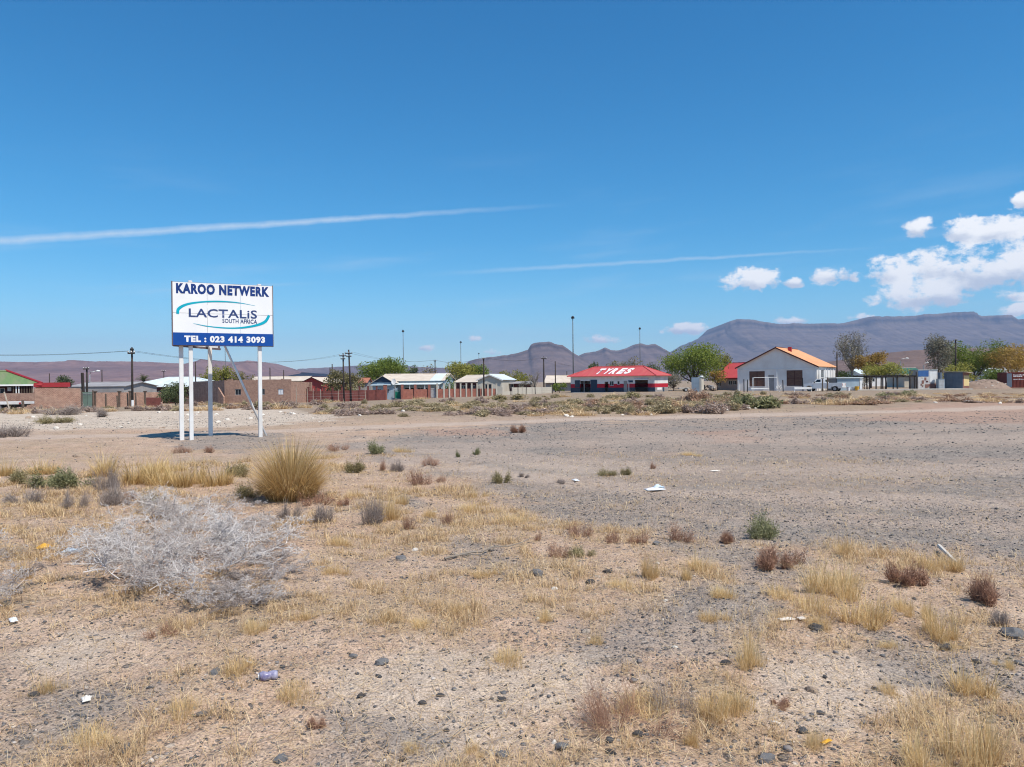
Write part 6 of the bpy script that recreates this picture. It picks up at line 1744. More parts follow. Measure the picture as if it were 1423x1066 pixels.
# ------------------------------------------------------------------ bleached thorn branches
def thorn_branch(rng, L_, th, dull=0.0):
    """one dry branch with twigs and spines as three sided tubes; lies roughly along +x"""
    mb = MB()
    def grow(p, d, l, r, depth):
        pts, rad = [p], [r]
        n = 5 if depth < 2 else 2
        for k in range(n):
            d = (d + Vector((rng.gauss(0, .22), rng.gauss(0, .22), rng.gauss(0, .16)))).normalized()
            q = pts[-1] + d * l / n
            if q.z < 0.01: q.z = 0.01; d.z = abs(d.z)
            pts.append(q); rad.append(r * (1 - 0.75 * (k + 1) / n))
        mb.tube(pts, rad, 3, caps=False)
        if depth < 3:
            for k in range((11, 7, 4)[depth]):
                f = rng.uniform(0.15, 1.0) * (len(pts) - 1); i = min(int(f), len(pts) - 2); b = pts[i].lerp(pts[i + 1], f - i)
                s = d.cross(Vector((rng.gauss(0, 1), rng.gauss(0, 1), rng.gauss(0, 1)))).normalized()
                nd = (d * rng.uniform(0.2, 0.8) + s).normalized()
                grow(b, nd, l * rng.uniform(0.28, 0.5) if depth < 2 else l * rng.uniform(0.3, 0.6), max(r * 0.55, 0.0025), depth + 1)
    grow(Vector((0, 0, 0.03)), Vector((1, 0, 0.28)).normalized(), L_, th, 0)
    n = len(mb.v)
    tint = []
    v = np.array(mb.v)
    # weathering differs from twig to twig; dull also paints in shade of the gaps
    tt = np.clip(0.72 - dull + 0.6 * (vnoise(v[:, 0] * 9 + v[:, 2] * 13, v[:, 1] * 9, 3) - 0.5) + np.random.default_rng(1).normal(0, 0.12, n), 0, 1)
    f = np.array([q for q in mb.f if len(q) == 4])
    return np_mesh('branch', v, [f], 'bleached', tt)
def brush_pile(name, label, spots, seed, size=1.0, zs=1.0, dull=0.0):
    rng = random.Random(seed)
    c = spots[0]; x0, y0 = ground(c[0], c[1])
    root = empty(name, (x0, y0, gz1(x0, y0))); tag(root, label, 'branches')
    ms = [thorn_branch(random.Random(seed * 7 + k), 0.56 * size, 0.0072 * size, dull + (0.0, 0.08, 0.25, 0.42)[k]) for k in range(4)]  # duller copies darken the heap's inside, gap shade put into the tint
    for k, (px, py, lift, ang) in enumerate(spots):
        x_, y_ = ground(px, py)
        o = link('branch', ms[k % 4], root, (x_ - x0, y_ - y0, gz1(x_, y_) - root.location.z + lift))
        s = rng.uniform(0.75, 1.15)
        o.rotation_euler = (rng.uniform(-0.35, 0.35), rng.uniform(-0.25, 0.1), ang); o.scale = (s, s, s * rng.uniform(0.6, 0.85) * zs)
    return root
rr = random.Random(3)
def spots_in(poly, n, lift, seed):
    r_ = random.Random(seed); out = []
    xs = [p[0] for p in poly]; ys = [p[1] for p in poly]
    while len(out) < n:
        a, b = r_.uniform(min(xs), max(xs)), r_.uniform(min(ys), max(ys))
        if poly_sd(np.array([a]), np.array([b]), poly)[0] > 0: out.append((a, b, lift * r_.random() ** 1.5, r_.uniform(0, 6.28)))
    return out
brush_pile('thorn_branch_heap', 'heap of bleached white thorn branches lying on the ground', spots_in([(95, 825), (130, 785), (180, 745), (225, 715), (290, 712), (315, 770), (318, 805), (210, 828)], 62, 0.10, 3), 3, 1.05, 0.9, -0.12)
brush_pile('thorn_branch_heap', 'bleached thorn branches running off the picture edge', spots_in([(-60, 870), (-60, 760), (-15, 765), (10, 810), (10, 860)], 10, 0.06, 4), 5, 0.8, 0.8, 0.1)
brush_pile('grey_twig_heap', 'finer grey dead twigs spreading right of the white thorn heap', spots_in([(300, 850), (295, 715), (355, 705), (400, 760), (395, 840)], 84, 0.03, 5), 8, 0.56, 0.6, 0.02)
def fallen_stick():
    a = ground(618, 780); b = ground(737, 757)
    pts_ = []
    for k in range(8):
        t = k / 7; x_ = a[0] + (b[0] - a[0]) * t + 0.03 * math.sin(t * 9); y_ = a[1] + (b[1] - a[1]) * t
        pts_.append(Vector((x_ - a[0], y_ - a[1], gz1(x_, y_) + 0.02 + 0.03 * t - gz1(*a))))
    root = MB().tube(pts_, [0.011 - 0.007 * k / 7 for k in range(8)], 6).build('fallen_stick', 'bark_pale', None, (a[0], a[1], gz1(*a)))
    tag(root, 'long crooked dead stick lying across the stony ground', 'stick')
    MB().tube([pts_[3], pts_[3] + Vector((0.18, 0.12, 0.05))], [0.006, 0.002], 5).build('twig', 'bark_pale', root)
    MB().tube([pts_[1], pts_[1] + Vector((0.25, -0.10, 0.02))], [0.007, 0.002], 5).build('twig', 'bark_pale', root)
fallen_stick()

# ------------------------------------------------------------------ litter
def crumple(name, px, py, wpx, mat, label, flat=0.45, seed=1, stretch=1.0, cat='litter', ang=None):
    """a creased bag or wrapper: a folded sheet with thickness"""
    x_, Y = ground(px, py); s = wpx / F * Y / 2
    rng = np.random.default_rng(seed); n = 13
    u = np.linspace(-1, 1, n); U_, V_ = np.meshgrid(u, u)
    hgt = (0.25 + 1.1 * np.abs(fbm(U_ * 1.6 + seed, V_ * 1.6, 3, seed) - 0.45)) * 1.3 * flat * np.clip(1.1 - np.hypot(U_, V_), 0.05, 1) ** 0.7
    xx = U_ * (0.75 + 0.4 * fbm(V_ * 1.7, U_ * 0 + seed, 2, seed)) ; yy = V_ * (0.6 + 0.4 * fbm(U_ * 1.7, V_ * 0 + seed, 2, seed + 3)) / stretch
    top = np.stack([xx, yy, hgt + 0.04], 2).reshape(-1, 3) * s; bot = np.stack([xx * 0.96, yy * 0.96, np.full_like(xx, -0.03)], 2).reshape(-1, 3) * s
    i = np.arange(n - 1)[:, None] * n; j = np.arange(n - 1)[None, :]
    q = np.stack([i + j, i + j + 1, i + n + j + 1, i + n + j], -1).reshape(-1, 4)
    edge = [k for k in range(n)] + [k * n + n - 1 for k in range(1, n)] + [(n - 1) * n + k for k in range(n - 2, -1, -1)] + [k * n for k in range(n - 2, 0, -1)]
    N_ = n * n; side = np.array([(edge[k], N_ + edge[k], N_ + edge[(k + 1) % len(edge)], edge[(k + 1) % len(edge)]) for k in range(len(edge))])
    me = np_mesh(name, np.concatenate([top, bot]), [q, q[:, ::-1] + N_, side], mat)
    o = link(name, me, None, (x_, Y, gz1(x_, Y) + 0.012), rng.uniform(0, 6.28) if ang is None else ang)
    return tag(o, label, cat)
crumple('plastic_bag', 909, 682, 27, 'plastic_white', 'crumpled white plastic bag lying on the gravel lot', 0.35, 3, 1.5, 'bag', 0.3)
crumple('plastic_scrap', 915, 679, 15, 'plastic_blue', 'blue tinted plastic scrap on top of the white bag', 0.8, 8, 1.2, 'plastic', 0.1)
crumple('plastic_scrap', 800, 669, 14, 'plastic_white', 'white plastic scrap left of the crumpled bag', 0.5, 5, 1.6, 'plastic')
crumple('paper_scrap', 993, 656, 14, 'paper', 'thin pale paper scrap out on the gravel lot', 0.3, 6, 2.2, 'paper')
crumple('yellow_packet', 61, 762, 22, 'plastic_yellow', 'crumpled yellow plastic packet left of the thorn heap', 0.55, 7, 1.3, 'packet')
crumple('plastic_bottle_scrap', 100, 766, 26, 'plastic_blue', 'pale blue crushed plastic at the edge of the thorn heap', 0.8, 9, 2.0, 'plastic', 0.2)
crumple('board_scrap', 137, 762, 32, 'paper', 'white flat board scrap caught among the thorn branches', 0.3, 10, 3.0, 'scrap', 0.05)
crumple('orange_scrap', 242, 795, 14, 'orange_dirty', 'dirty orange scrap below the thorn heap', 1.0, 11, 1.6, 'scrap', 0.1)
crumple('wood_chip', 176, 825, 22, 'card_brown', 'weathered brown wood chip before the thorn heap', 0.6, 12, 3.0, 'wood', 0.1)
crumple('plastic_scrap', 18, 864, 22, 'plastic_white', 'white plastic scrap below the edge thorn branches', 0.6, 13, 1.8, 'plastic')
crumple('paper_scrap', 120, 975, 18, 'paper', 'pinkish crumpled paper in the matted grass', 1.0, 14, 1.2, 'paper')
crumple('paper_scrap', 1093, 863, 24, 'paper', 'larger torn cream paper beside the straw clump', 0.35, 15, 2.0, 'paper', 0.2)
crumple('paper_scrap', 1114, 862, 14, 'paper', 'smaller cream paper corner right of the torn paper', 0.5, 16, 1.2, 'paper')
crumple('dry_leaf', 1149, 1039, 20, 'plastic_yellow', 'bright yellow wrapper lying on the pale soil', 0.5, 17, 2.6, 'wrapper', 0.6)
crumple('paper_scrap', 1078, 1007, 13, 'stone_white', 'white torn paper near the yellow wrapper', 0.5, 18, 2.0, 'paper', 2.6)
crumple('paper_scrap', 345, 921, 14, 'paper', 'thin pale wrapper behind the crumpled can', 0.4, 19, 2.5, 'paper')
def can():
    x_, Y = ground(373, 948); s = 24 / F * Y
    mb = MB(); pts_ = [Vector((-s / 2 + s * k / 6, 0.006 * math.sin(k * 2), 0.022)) for k in range(7)]
    rad = [0.021, 0.026, 0.0245, 0.0205, 0.0225, 0.026, 0.021]
    root = mb.tube(pts_, rad, 12).build('drink_can', 'tin_purple', None, (x_, Y, gz1(x_, Y)), smooth=True, rz=0.35)
    tag(root, 'crushed purple and white drink can lying in the grass', 'can')
    MB().tube([pts_[0] - Vector((0.008, 0, 0)), pts_[0] - Vector((0.001, 0, 0))], 0.018, 12).build('rim', 'galvanised', root)
can()
def white_stick():
    a = ground(1305, 766); b = ground(1330, 788)
    o = MB().tube([(0, 0, 0.05), (b[0] - a[0], b[1] - a[1], 0.03)], [0.018, 0.014], 7).build('white_stick', 'stone_white', None, (a[0], a[1], gz1(*a)))
    tag(o, 'short white bleached stick lying among straw tussocks', 'stick')
white_stick()

# ------------------------------------------------------------------ scrub between the road and the houses
SCR = {}
def scrub(kind):
    if kind not in SCR:
        mat = {'a': 'scrub_a', 'b': 'scrub_b', 'c': 'scrub_c', 'v': 'bush_green', 'o': 'bush_olive', 's': 'straw'}[kind[0]]
        v = int(kind[1])
        if kind[0] == 's': SCR[kind] = (tussock_mesh(300, 0.4, 0.4, 0.9, 'straw_mat', 300 + v, 0.02, 0.15), 0.95, 0.36)
        else: SCR[kind] = (shrub_mesh(110, 760, 0.5, 0.5, mat, 320 + v * 11 + ord(kind[0]), 0.010, 0.05), 1.05, 0.5)
    return SCR[kind]
SL = {'a': ('olive_scrub_bush', 'low olive grey scrub bush in the belt before the houses', 'olive scrub bushes'), 'b': ('grey_scrub_bush', 'low mauve grey scrub bush in the belt before the houses', 'grey scrub bushes'),
      'c': ('russet_scrub_bush', 'low russet dry bush in the belt before the houses', 'russet scrub bushes'), 's': ('roadside_grass_tuft', 'dry straw tuft in the belt before the houses', 'straw tufts before the houses'),
      'v': ('green_scrub_bush', 'fresh green scrub bush in the belt before the houses', 'green scrub bushes'), 'o': ('olive_scrub_bush', 'low olive grey scrub bush in the belt before the houses', 'olive scrub bushes')}
NEAR = [(110, 'before the long brick yard wall'), (230, 'before the patched yard wall'), (420, 'before the brick ruin'), (545, 'before the maroon wall'), (600, 'before the blue house'), (700, 'before the pillared brick wall'), (785, 'before the concrete panel wall'),
        (930, 'before the tyre workshop'), (1020, 'before the big thorn tree'), (1135, 'before the boarded gabled house'), (1205, 'before the pickup and carport'), (1275, 'before the timber shelter'), (1345, 'before the slate shed'), (3000, 'before the rubble mound and red container')]
rs = random.Random(21)
def scrub_at(px, py, w_, h_, kind, label=None):
    me, uw, uh = scrub(kind)
    x_, Y = ground(px, py)
    o = link(SL[kind[0]][0], me, None, (x_, Y, gz1(x_, Y) - 0.03))
    s = w_ / F * Y / uw
    o.scale = (s, s, h_ / F * Y / uh); o.rotation_euler = (0, 0, rs.uniform(0, 6.28))
    place = next(t for e, t in NEAR if px < e)
    tag(o, label or SL[kind[0]][1].replace('in the belt before the houses', ('at the road edge ' if Y < 46 else 'set back from the road ' if Y < 66 else 'far back ') + place), 'bush' if kind[0] != 's' else 'grass', None if label else SL[kind[0]][2])
def belt(n, px0, px1, top, bot, kinds, wr, hr):
    for _ in range(n):
        px = rs.uniform(px0, px1); t = rs.random()
        f = (px - px0) / (px1 - px0)
        a = top[0] + (top[1] - top[0]) * f; b = bot[0] + (bot[1] - bot[0]) * f
        py = a + (b - a) * t
        k = 0.55 + 0.6 * t
        scrub_at(px, py, rs.uniform(*wr) * k, rs.uniform(*hr) * k, rs.choice(kinds) + str(rs.randint(0, 2)))
belt(120, 450, 800, (557, 551), (579, 579), 'aaabbsss', (22, 56), (5, 11))
belt(105, 760, 1030, (551, 549), (579, 573), 'aaabbcss', (22, 58), (6, 13))
belt(75, 1000, 1270, (549, 547), (566, 561), 'aabcsss', (20, 48), (5, 10))
belt(46, 1230, 1430, (546, 547), (557, 561), 'cssssb', (20, 50), (3, 7))
belt(56, 225, 460, (562, 558), (572, 568), 'ascbs', (16, 42), (5, 10))
belt(36, -20, 225, (569, 565), (577, 572), 'sabss', (18, 46), (5, 10))
for px, py, w_, h_, k, lab in [(1058, 566, 76, 20, 'v0', 'big fresh green bush clump before the gabled house'), (1030, 563, 40, 18, 'v1', 'green bush left of the big green clump'), (1240, 553, 34, 9, 'v2', 'low green bush before the timber shelter frame'), (1262, 549, 24, 8, 'v0', 'small green bush near the painted container'),
                               (490, 551, 28, 16, 'v1', 'grey green bush under the crossarm poles'), (880, 553, 36, 10, 'o0', None), (965, 560, 44, 22, 'c0', None), (700, 556, 46, 10, 'o1', None), (985, 575, 44, 18, 'b0', 'tangled grey debris bush at the bend of the road')]:
    scrub_at(px, py, w_, h_, k, lab)

# ------------------------------------------------------------------ trees
def crown_mesh(blobs, n, leaf, mat, seed, elong=2.2, droop=0.0, shell_bias=0.45):
    """leaf-sized faces through the volume of many lobes; blobs: (centre, radii)"""
    rng = np.random.default_rng(seed)
    vol = np.array([b[1][0] * b[1][1] * b[1][2] for b in blobs]); p = vol ** 0.8; p /= p.sum()
    idx = rng.choice(len(blobs), n, p=p)
    C = np.array([b[0] for b in blobs])[idx]; Rr = np.array([b[1] for b in blobs])[idx]
    d = rng.normal(0, 1, (n, 3)); d /= np.linalg.norm(d, axis=1, keepdims=True)
    rad = rng.uniform(0, 1, n) ** shell_bias
    # sprays: pull leaves together into small tufts so sky shows between them
    tuft = fbm((C[:, 0] + d[:, 0] * Rr[:, 0]) * 2.2 + seed, (C[:, 2] + d[:, 2] * Rr[:, 2]) * 2.2 + (C[:, 1] + d[:, 1] * Rr[:, 1]) * 1.7, 3, seed)
    rad = rad * (0.72 + 0.62 * tuft)
    c = C + d * Rr * rad[:, None]
    u = rng.normal(0, 1, (n, 3)) + d * 0.8; u[:, 2] -= droop; u /= np.linalg.norm(u, axis=1, keepdims=True)
    v = np.cross(u, rng.normal(0, 1, (n, 3))); v /= (np.linalg.norm(v, axis=1, keepdims=True) + 1e-9)
    sz = leaf * rng.uniform(0.5, 1.4, n)[:, None]
    lv = np.stack([c - u * sz, c + v * sz / elong, c + u * sz, c - v * sz / elong], 1)
    keep = rng.uniform(0, 1, n) < (0.35 + 1.2 * ss(tuft, 0.36, 0.6))
    lv = lv[keep]; k = len(lv)
    t = np.clip(rng.normal(0.5, 0.2, n) + 0.55 * (tuft - 0.5), 0, 1)[keep]
    return np_mesh('crown', lv.reshape(-1, 3), [np.arange(k)[:, None] * 4 + np.array([[0, 1, 2, 3]])], mat, np.repeat(t, 4))

def tree(label, px, Y, top, wpx, mat, seed, base_py=None, n=4200, leaf=0.16, trunk=0.16, low=0.3, bark='bark', lobes=13, name='tree', bare=False, forks=3, lean=0.0, cat='tree', shape=1.0):
    x_ = X(px, Y, 540); z = float(macro(np.array([x_]), np.array([Y]))[0])
    H = (Z(px, top, Y) - z) * 1.07; Rw = wpx / F * Y / 2 * 1.1
    root = empty(name, (x_, Y, z)); tag(root, label, cat)
    rng = random.Random(seed)
    cz = H * (low + 1) / 2; rz = H * (1 - low) / 2
    blobs = []
    for k in range(lobes):
        a = rng.uniform(0, 6.28); r = Rw * 0.72 * math.sqrt(rng.random()); h = rng.uniform(-0.75, 0.8)
        rr_ = r * math.sqrt(max(0.15, 1 - h * h * 0.7)) if h < 0 else r * math.sqrt(max(0.1, 1 - h * h))
        s = rng.uniform(0.30, 0.5)
        blobs.append(((rr_ * math.cos(a) + lean * H * 0.3, rr_ * math.sin(a), cz + h * rz * 0.72), (Rw * s, Rw * s, max(rz * s * 0.9, Rw * 0.2) * shape)))
    # stem and limbs
    fork = Vector((lean * H * 0.15, 0, H * max(low * 0.9, 0.16)))
    tm = MB().tube([(0, 0, -0.4), (fork.x * 0.5 + 0.05, 0.03, fork.z * 0.5), tuple(fork)], [trunk * 1.25, trunk, trunk * 0.85], 8)
    tm.build('trunk', bark, root, smooth=True)
    for k, (c, r) in enumerate(blobs):
        if k >= (lobes if bare else 9): break
        c = Vector(c); mid = fork.lerp(c, 0.5) + Vector((rng.uniform(-.2, .2), rng.uniform(-.2, .2), -0.08 * H * rng.random()))
        lb = MB().tube([fork - Vector((0, 0, 0.05)), mid, c], [trunk * 0.5, trunk * 0.32, trunk * 0.1], 5)
        for j in range(7 if bare else 2):
            e = c + Vector((rng.uniform(-1, 1) * r[0], rng.uniform(-1, 1) * r[1], rng.uniform(-0.3, 1) * r[2])) * 1.1
            s_ = mid.lerp(c, rng.uniform(0.2, 1)); lb.tube([s_, s_.lerp(e, 0.5) + Vector((0, 0, 0.06 * rng.random())), e], [trunk * 0.16, trunk * 0.1, 0.012], 4, caps=False)
        lb.build('limb', bark, root)
    if n:
        me = crown_mesh(blobs, n, leaf, mat, seed)
        link('crown', me, root)
    return root

tree('large feathery green thorn tree beside the tyre workshop', 964, 118, 477, 88, 'tree_green', 1, n=15000, leaf=0.15, trunk=0.28, low=0.02, lobes=34)
tree('smaller yellow green tree against the red cottage roof', 1001, 124, 489, 30, 'tree_yellow', 2, n=2600, leaf=0.14, low=0.3)
tree('low rusty bush tree at the red roof edge', 997, 114, 513, 26, 'tree_rust', 72, n=1200, leaf=0.12, low=0.25, trunk=0.08)
tree('dark green dense tree behind the blue house', 539, 140, 497, 74, 'tree_green', 3, n=12000, leaf=0.17, low=0.12, lobes=18)
tree('small grey green tree right of the dense green tree', 572, 142, 508, 22, 'tree_dark', 4, n=1500, leaf=0.15, low=0.2)
tree('thin brownish tree behind the blue house roof', 598, 150, 508, 26, 'tree_olive', 5, n=900, leaf=0.15, low=0.3)
tree('olive green round tree left of the cream gable', 641, 136, 502, 48, 'tree_yellow', 6, n=6000, leaf=0.16, low=0.15)
tree('darker green tree just behind the cream wing', 667, 138, 505, 46, 'tree_green', 7, n=5500, leaf=0.16, low=0.15)
tree('leafy bush tree at the end of the blue house', 624, 119, 521, 16, 'tree_green', 75, n=900, leaf=0.12, low=0.1, trunk=0.07)
tree('low yellow olive tree behind the flat roofed house', 714, 150, 516, 50, 'tree_yellow', 8, n=4200, leaf=0.17, low=0.2)
tree('grey leafless tree beside the crossarm pole', 743, 120, 514, 26, 'tree_grey', 9, n=0, low=0.2, bare=True, trunk=0.13, bark='bark_pale', lobes=16)
tree('tangled grey bush tree over the concrete wall', 729, 119, 527, 20, 'tree_grey', 10, n=500, leaf=0.1, low=0.1, bare=True, trunk=0.08, lobes=10)
tree('green garden bush left of the tyre workshop', 777, 119, 532, 20, 'tree_green', 11, n=900, leaf=0.12, low=0.05, trunk=0.06, cat='bush', name='garden_bush')
tree('dark tree behind the tyre workshop roof', 828, 140, 500, 24, 'tree_dark', 12, n=2200, leaf=0.16, low=0.2)
tree('low olive tree behind the painted roof letters', 852, 145, 503, 34, 'tree_olive', 13, n=1900, leaf=0.16, low=0.2)
tree('sparse brown tree behind the workshop ridge', 876, 142, 496, 38, 'tree_olive', 14, n=1500, leaf=0.14, low=0.2, bare=True, bark='bark_pale', lobes=15)
tree('dull green tree at the end of the workshop roof', 904, 140, 503, 26, 'tree_dark', 15, n=1800, leaf=0.16, low=0.2)
tree('dry grey green thicket beside the workshop side wall', 936, 114, 518, 30, 'tree_grey', 16, n=1600, leaf=0.12, low=0.05, bare=True, trunk=0.08, cat='bush', name='thicket')
tree('olive spotted tree beneath the crossarm poles', 479, 112, 514, 50, 'tree_olive', 17, n=5600, leaf=0.15, low=0.18)
tree('yellow green tree behind the brick ruin', 307, 128, 509, 42, 'tree_yellow', 18, n=4200, leaf=0.16, low=0.2)
tree('low spreading olive tree right behind the brick ruin', 338, 130, 517, 36, 'tree_olive', 19, n=2200, leaf=0.16, low=0.2)
tree('low green tree behind the dark wall of the ruin', 285, 130, 518, 24, 'tree_yellow', 71, n=1600, leaf=0.15, low=0.2)
tree('leafy grey green bush before the white hipped roof house', 243, 66, 531, 46, 'tree_dark', 20, n=4200, leaf=0.075, low=0.02, trunk=0.06, lobes=18, cat='bush', name='garden_bush')
tree('low dark tree on the plain behind the garage', 88, 190, 523, 28, 'tree_dark', 21, n=1500, leaf=0.22, low=0.15)
tree('gaunt half bare tree right of the gabled house', 1184, 124, 462, 50, 'tree_grey', 22, n=4200, leaf=0.12, low=0.32, bare=True, trunk=0.2, bark='bark_pale', lobes=20, shape=1.1)
tree('brown dry leaved tree beside the gaunt tree', 1210, 122, 486, 48, 'tree_rust', 23, n=5000, leaf=0.14, low=0.25)
tree('low green bushes behind the carport', 1176, 126, 515, 36, 'tree_green', 24, n=1500, leaf=0.14, low=0.05, trunk=0.08, cat='bush', name='garden_bush')
tree('flat topped yellow green tree inside the timber shelter', 1231, 104, 507, 62, 'tree_yellow', 25, n=5500, leaf=0.12, low=0.52, trunk=0.11)
tree('grey bare bush between carport and shelter', 1201, 112, 523, 20, 'tree_grey', 26, n=500, leaf=0.1, low=0.05, bare=True, trunk=0.06, cat='bush', name='thicket')
tree('tall grey green gum tree behind the painted container', 1305, 120, 469, 44, 'tree_grey', 27, n=7500, leaf=0.13, low=0.15, trunk=0.17, shape=1.2)
tree('bright green spreading tree behind the slate shed', 1353, 122, 467, 76, 'tree_green', 28, n=12000, leaf=0.15, low=0.12, trunk=0.22, lobes=30)
tree('rust orange leaved tree above the red container', 1408, 118, 480, 70, 'tree_rust', 29, n=10000, leaf=0.14, low=0.22, trunk=0.18, lobes=28)
tree('yellow green shrubby tree behind the slate shed roof', 1333, 112, 506, 50, 'tree_yellow', 30, n=4500, leaf=0.13, low=0.08, trunk=0.08)
tree('green undergrowth bush beside the red container', 1383, 108, 514, 44, 'tree_green', 31, n=4600, leaf=0.12, low=0.03, trunk=0.07, cat='bush', name='garden_bush')
tree('rust tree crown past the picture edge', 1470, 120, 484, 66, 'tree_rust', 33, n=2600, leaf=0.16, low=0.25)
tree('small round tree behind the orange roofed house ridge', 1013, 150, 495, 18, 'tree_dark', 73, n=900, leaf=0.18, low=0.2)

def palm():
    px, Y = 200, 127
    x_ = X(px, Y, 540); z = float(macro(np.array([x_]), np.array([Y]))[0]); H = Z(px, 529.5, Y) - z
    root = empty('palm_tree', (x_, Y, z)); tag(root, 'squat palm with arching fronds behind the utility pole', 'palm')
    MB().tube([(0, 0, -0.4), (0.03, 0, H * 0.5), (0, 0, H)], [0.26, 0.2, 0.2], 9).build('trunk', 'bark', root, smooth=True)
    rng = random.Random(2)
    for k in range(34):
        a = k * 2.399 + rng.uniform(-.2, .2); el = rng.uniform(0.15, 1.45); L_ = rng.uniform(1.2, 1.6)
        pts_ = []
        for j in range(8):
            t = j / 7; e = el - 0.8 * t * t
            if j == 0: p = Vector((0, 0, H))
            else: p = pts_[-1] + Vector((math.cos(a) * math.cos(e), math.sin(a) * math.cos(e), math.sin(e))) * L_ / 7
            pts_.append(p)
        V_, F_, T_ = [], [], []
        for j in range(1, 8):
            for s in (-1, 1):
                for q in range(2):
                    p = pts_[j - 1].lerp(pts_[j], 0.5 * q)
                    d = (pts_[j] - pts_[j - 1]).normalized(); side = Vector((-math.sin(a), math.cos(a), 0)) * s
                    tip = p + (side * 0.8 + d * 0.6 + Vector((0, 0, -0.25))) * 0.36 * (1 - 0.5 * abs(j / 7 - 0.5))
                    o = len(V_); V_ += [p - d * 0.03, p + d * 0.03, tip]; F_.append((o, o + 1, o + 2)); T_ += [rng.uniform(0.2, 0.9)] * 3
        link('frond', np_mesh('frond', [tuple(v) for v in V_], [np.array(F_)], 'palm_leaf', T_), root)
palm()

# ------------------------------------------------------------------ vehicles
def wheel(parent, x_, y_, z_, r, w=0.2, rim='galvanised'):
    """wheel whose axle lies along local y"""
    mb = MB(); n = 18
    prof = [(-w / 2, r * 0.62), (-w / 2, r * 0.92), (-w * 0.35, r), (w * 0.35, r), (w / 2, r * 0.92), (w / 2, r * 0.62)]
    vs_ = []
    for k in range(n):
        t = 2 * math.pi * k / n
        for a, b in prof: vs_.append((x_ + b * math.cos(t), y_ + a, z_ + b * math.sin(t)))
    m = len(prof)
    fs = [(k * m + i, ((k + 1) % n) * m + i, ((k + 1) % n) * m + i + 1, k * m + i + 1) for k in range(n) for i in range(m - 1)]
    mb.add(vs_, fs)
    o = mb.build('wheel', 'rubber', parent, smooth=True)
    MB().tube([(x_, y_ - w * 0.42, z_), (x_, y_ + w * 0.42, z_)], r * 0.63, 14).build('rim', rim, o)
    return o

def extrude_profile(prof, y0, y1):
    """closed side profile (x, z) swept across y"""
    n = len(prof)
    return MB().add([(a, y0, b) for a, b in prof] + [(a, y1, b) for a, b in prof], [tuple(range(n)), tuple(range(2 * n - 1, n - 1, -1))] + [(k, n + k, n + (k + 1) % n, (k + 1) % n) for k in range(n)])

def pickup():
    c = Vector((X(1151, 97, 540), 98.2)); z = float(macro(np.array([c.x]), np.array([c.y]))[0])
    root = empty('pickup', (c.x, c.y, z), R(-38)); tag(root, 'white pickup parked at the corner of the gabled house', 'pickup')
    w = 0.86
    # nose points to -x; load bed to +x
    body = extrude_profile([(-2.45, 0.42), (-2.5, 0.72), (-2.4, 0.98), (-1.35, 1.08), (0.35, 1.08), (0.35, 0.36), (-1.25, 0.36), (-1.32, 0.62), (-1.55, 0.74), (-1.8, 0.74), (-2.02, 0.62), (-2.1, 0.38)], -w, w)
    body.build('body', 'car_white', root)
    cab = MB().hexa([(-1.3, -w + 0.04, 1.082), (0.33, -w + 0.04, 1.082), (0.33, w - 0.04, 1.082), (-1.3, w - 0.04, 1.082)], [(-0.75, -w + 0.16, 1.62), (0.22, -w + 0.16, 1.62), (0.22, w - 0.16, 1.62), (-0.75, w - 0.16, 1.62)])
    cab.build('cab', 'car_white', root)
    for s in (-1, 1):
        y_ = s * (w - 0.085)
        MB().hexa([(-1.0, y_ - .03, 1.14), (-0.25, y_ - .03, 1.14), (-0.25, y_ + .03, 1.14), (-1.0, y_ + .03, 1.14)], [(-0.68, y_ - s * 0.07 - .03, 1.52), (-0.25, y_ - s * .07 - .03, 1.52), (-0.25, y_ - s * .07 + .03, 1.52), (-0.68, y_ - s * .07 + .03, 1.52)]).build('side_window', 'glass_dark', root)
        bx('mirror', 'iron_dark', root, -1.05, -0.9, s * (w + 0.02), s * (w + 0.2), 1.1, 1.28) if s > 0 else bx('mirror', 'iron_dark', root, -1.05, -0.9, s * (w + 0.2), s * (w + 0.02), 1.1, 1.28)
    MB().hexa([(0.32, -0.6, 1.18), (0.36, -0.6, 1.18), (0.36, 0.6, 1.18), (0.32, 0.6, 1.18)], [(0.24, -0.5, 1.52), (0.28, -0.5, 1.52), (0.28, 0.5, 1.52), (0.24, 0.5, 1.52)]).build('rear_window', 'glass_dark', root)
    bed = extrude_profile([(0.36, 0.36), (0.36, 1.08), (2.4, 1.08), (2.42, 0.4), (1.92, 0.38), (1.86, 0.62), (1.62, 0.76), (1.36, 0.76), (1.12, 0.62), (1.04, 0.36)], -w, -w + 0.06)
    bed.build('bed_side', 'car_white', root)
    bed = extrude_profile([(0.36, 0.36), (0.36, 1.08), (2.4, 1.08), (2.42, 0.4), (1.92, 0.38), (1.86, 0.62), (1.62, 0.76), (1.36, 0.76), (1.12, 0.62), (1.04, 0.36)], w - 0.06, w)
    bed.build('bed_side', 'car_white', root)
    bx('bed_floor', 'wall_grey', root, 0.36, 2.38, -w + 0.061, w - 0.061, 0.55, 0.62)
    bx('tailgate', 'car_white', root, 2.36, 2.42, -w + 0.061, w - 0.061, 0.5, 1.07)
    bx('bumper', 'galvanised', root, 2.425, 2.5, -w, w, 0.38, 0.5)
    for s in (-1, 1): bx('tail_light', 'trim_red', root, 2.4225, 2.435, s * 0.78 - 0.06, s * 0.78 + 0.06, 0.72, 1.0)
    for x_ in (-1.68, 1.49):
        for s in (-1, 1): wheel(root, x_, s * (w - 0.12), 0.33, 0.34)
pickup()

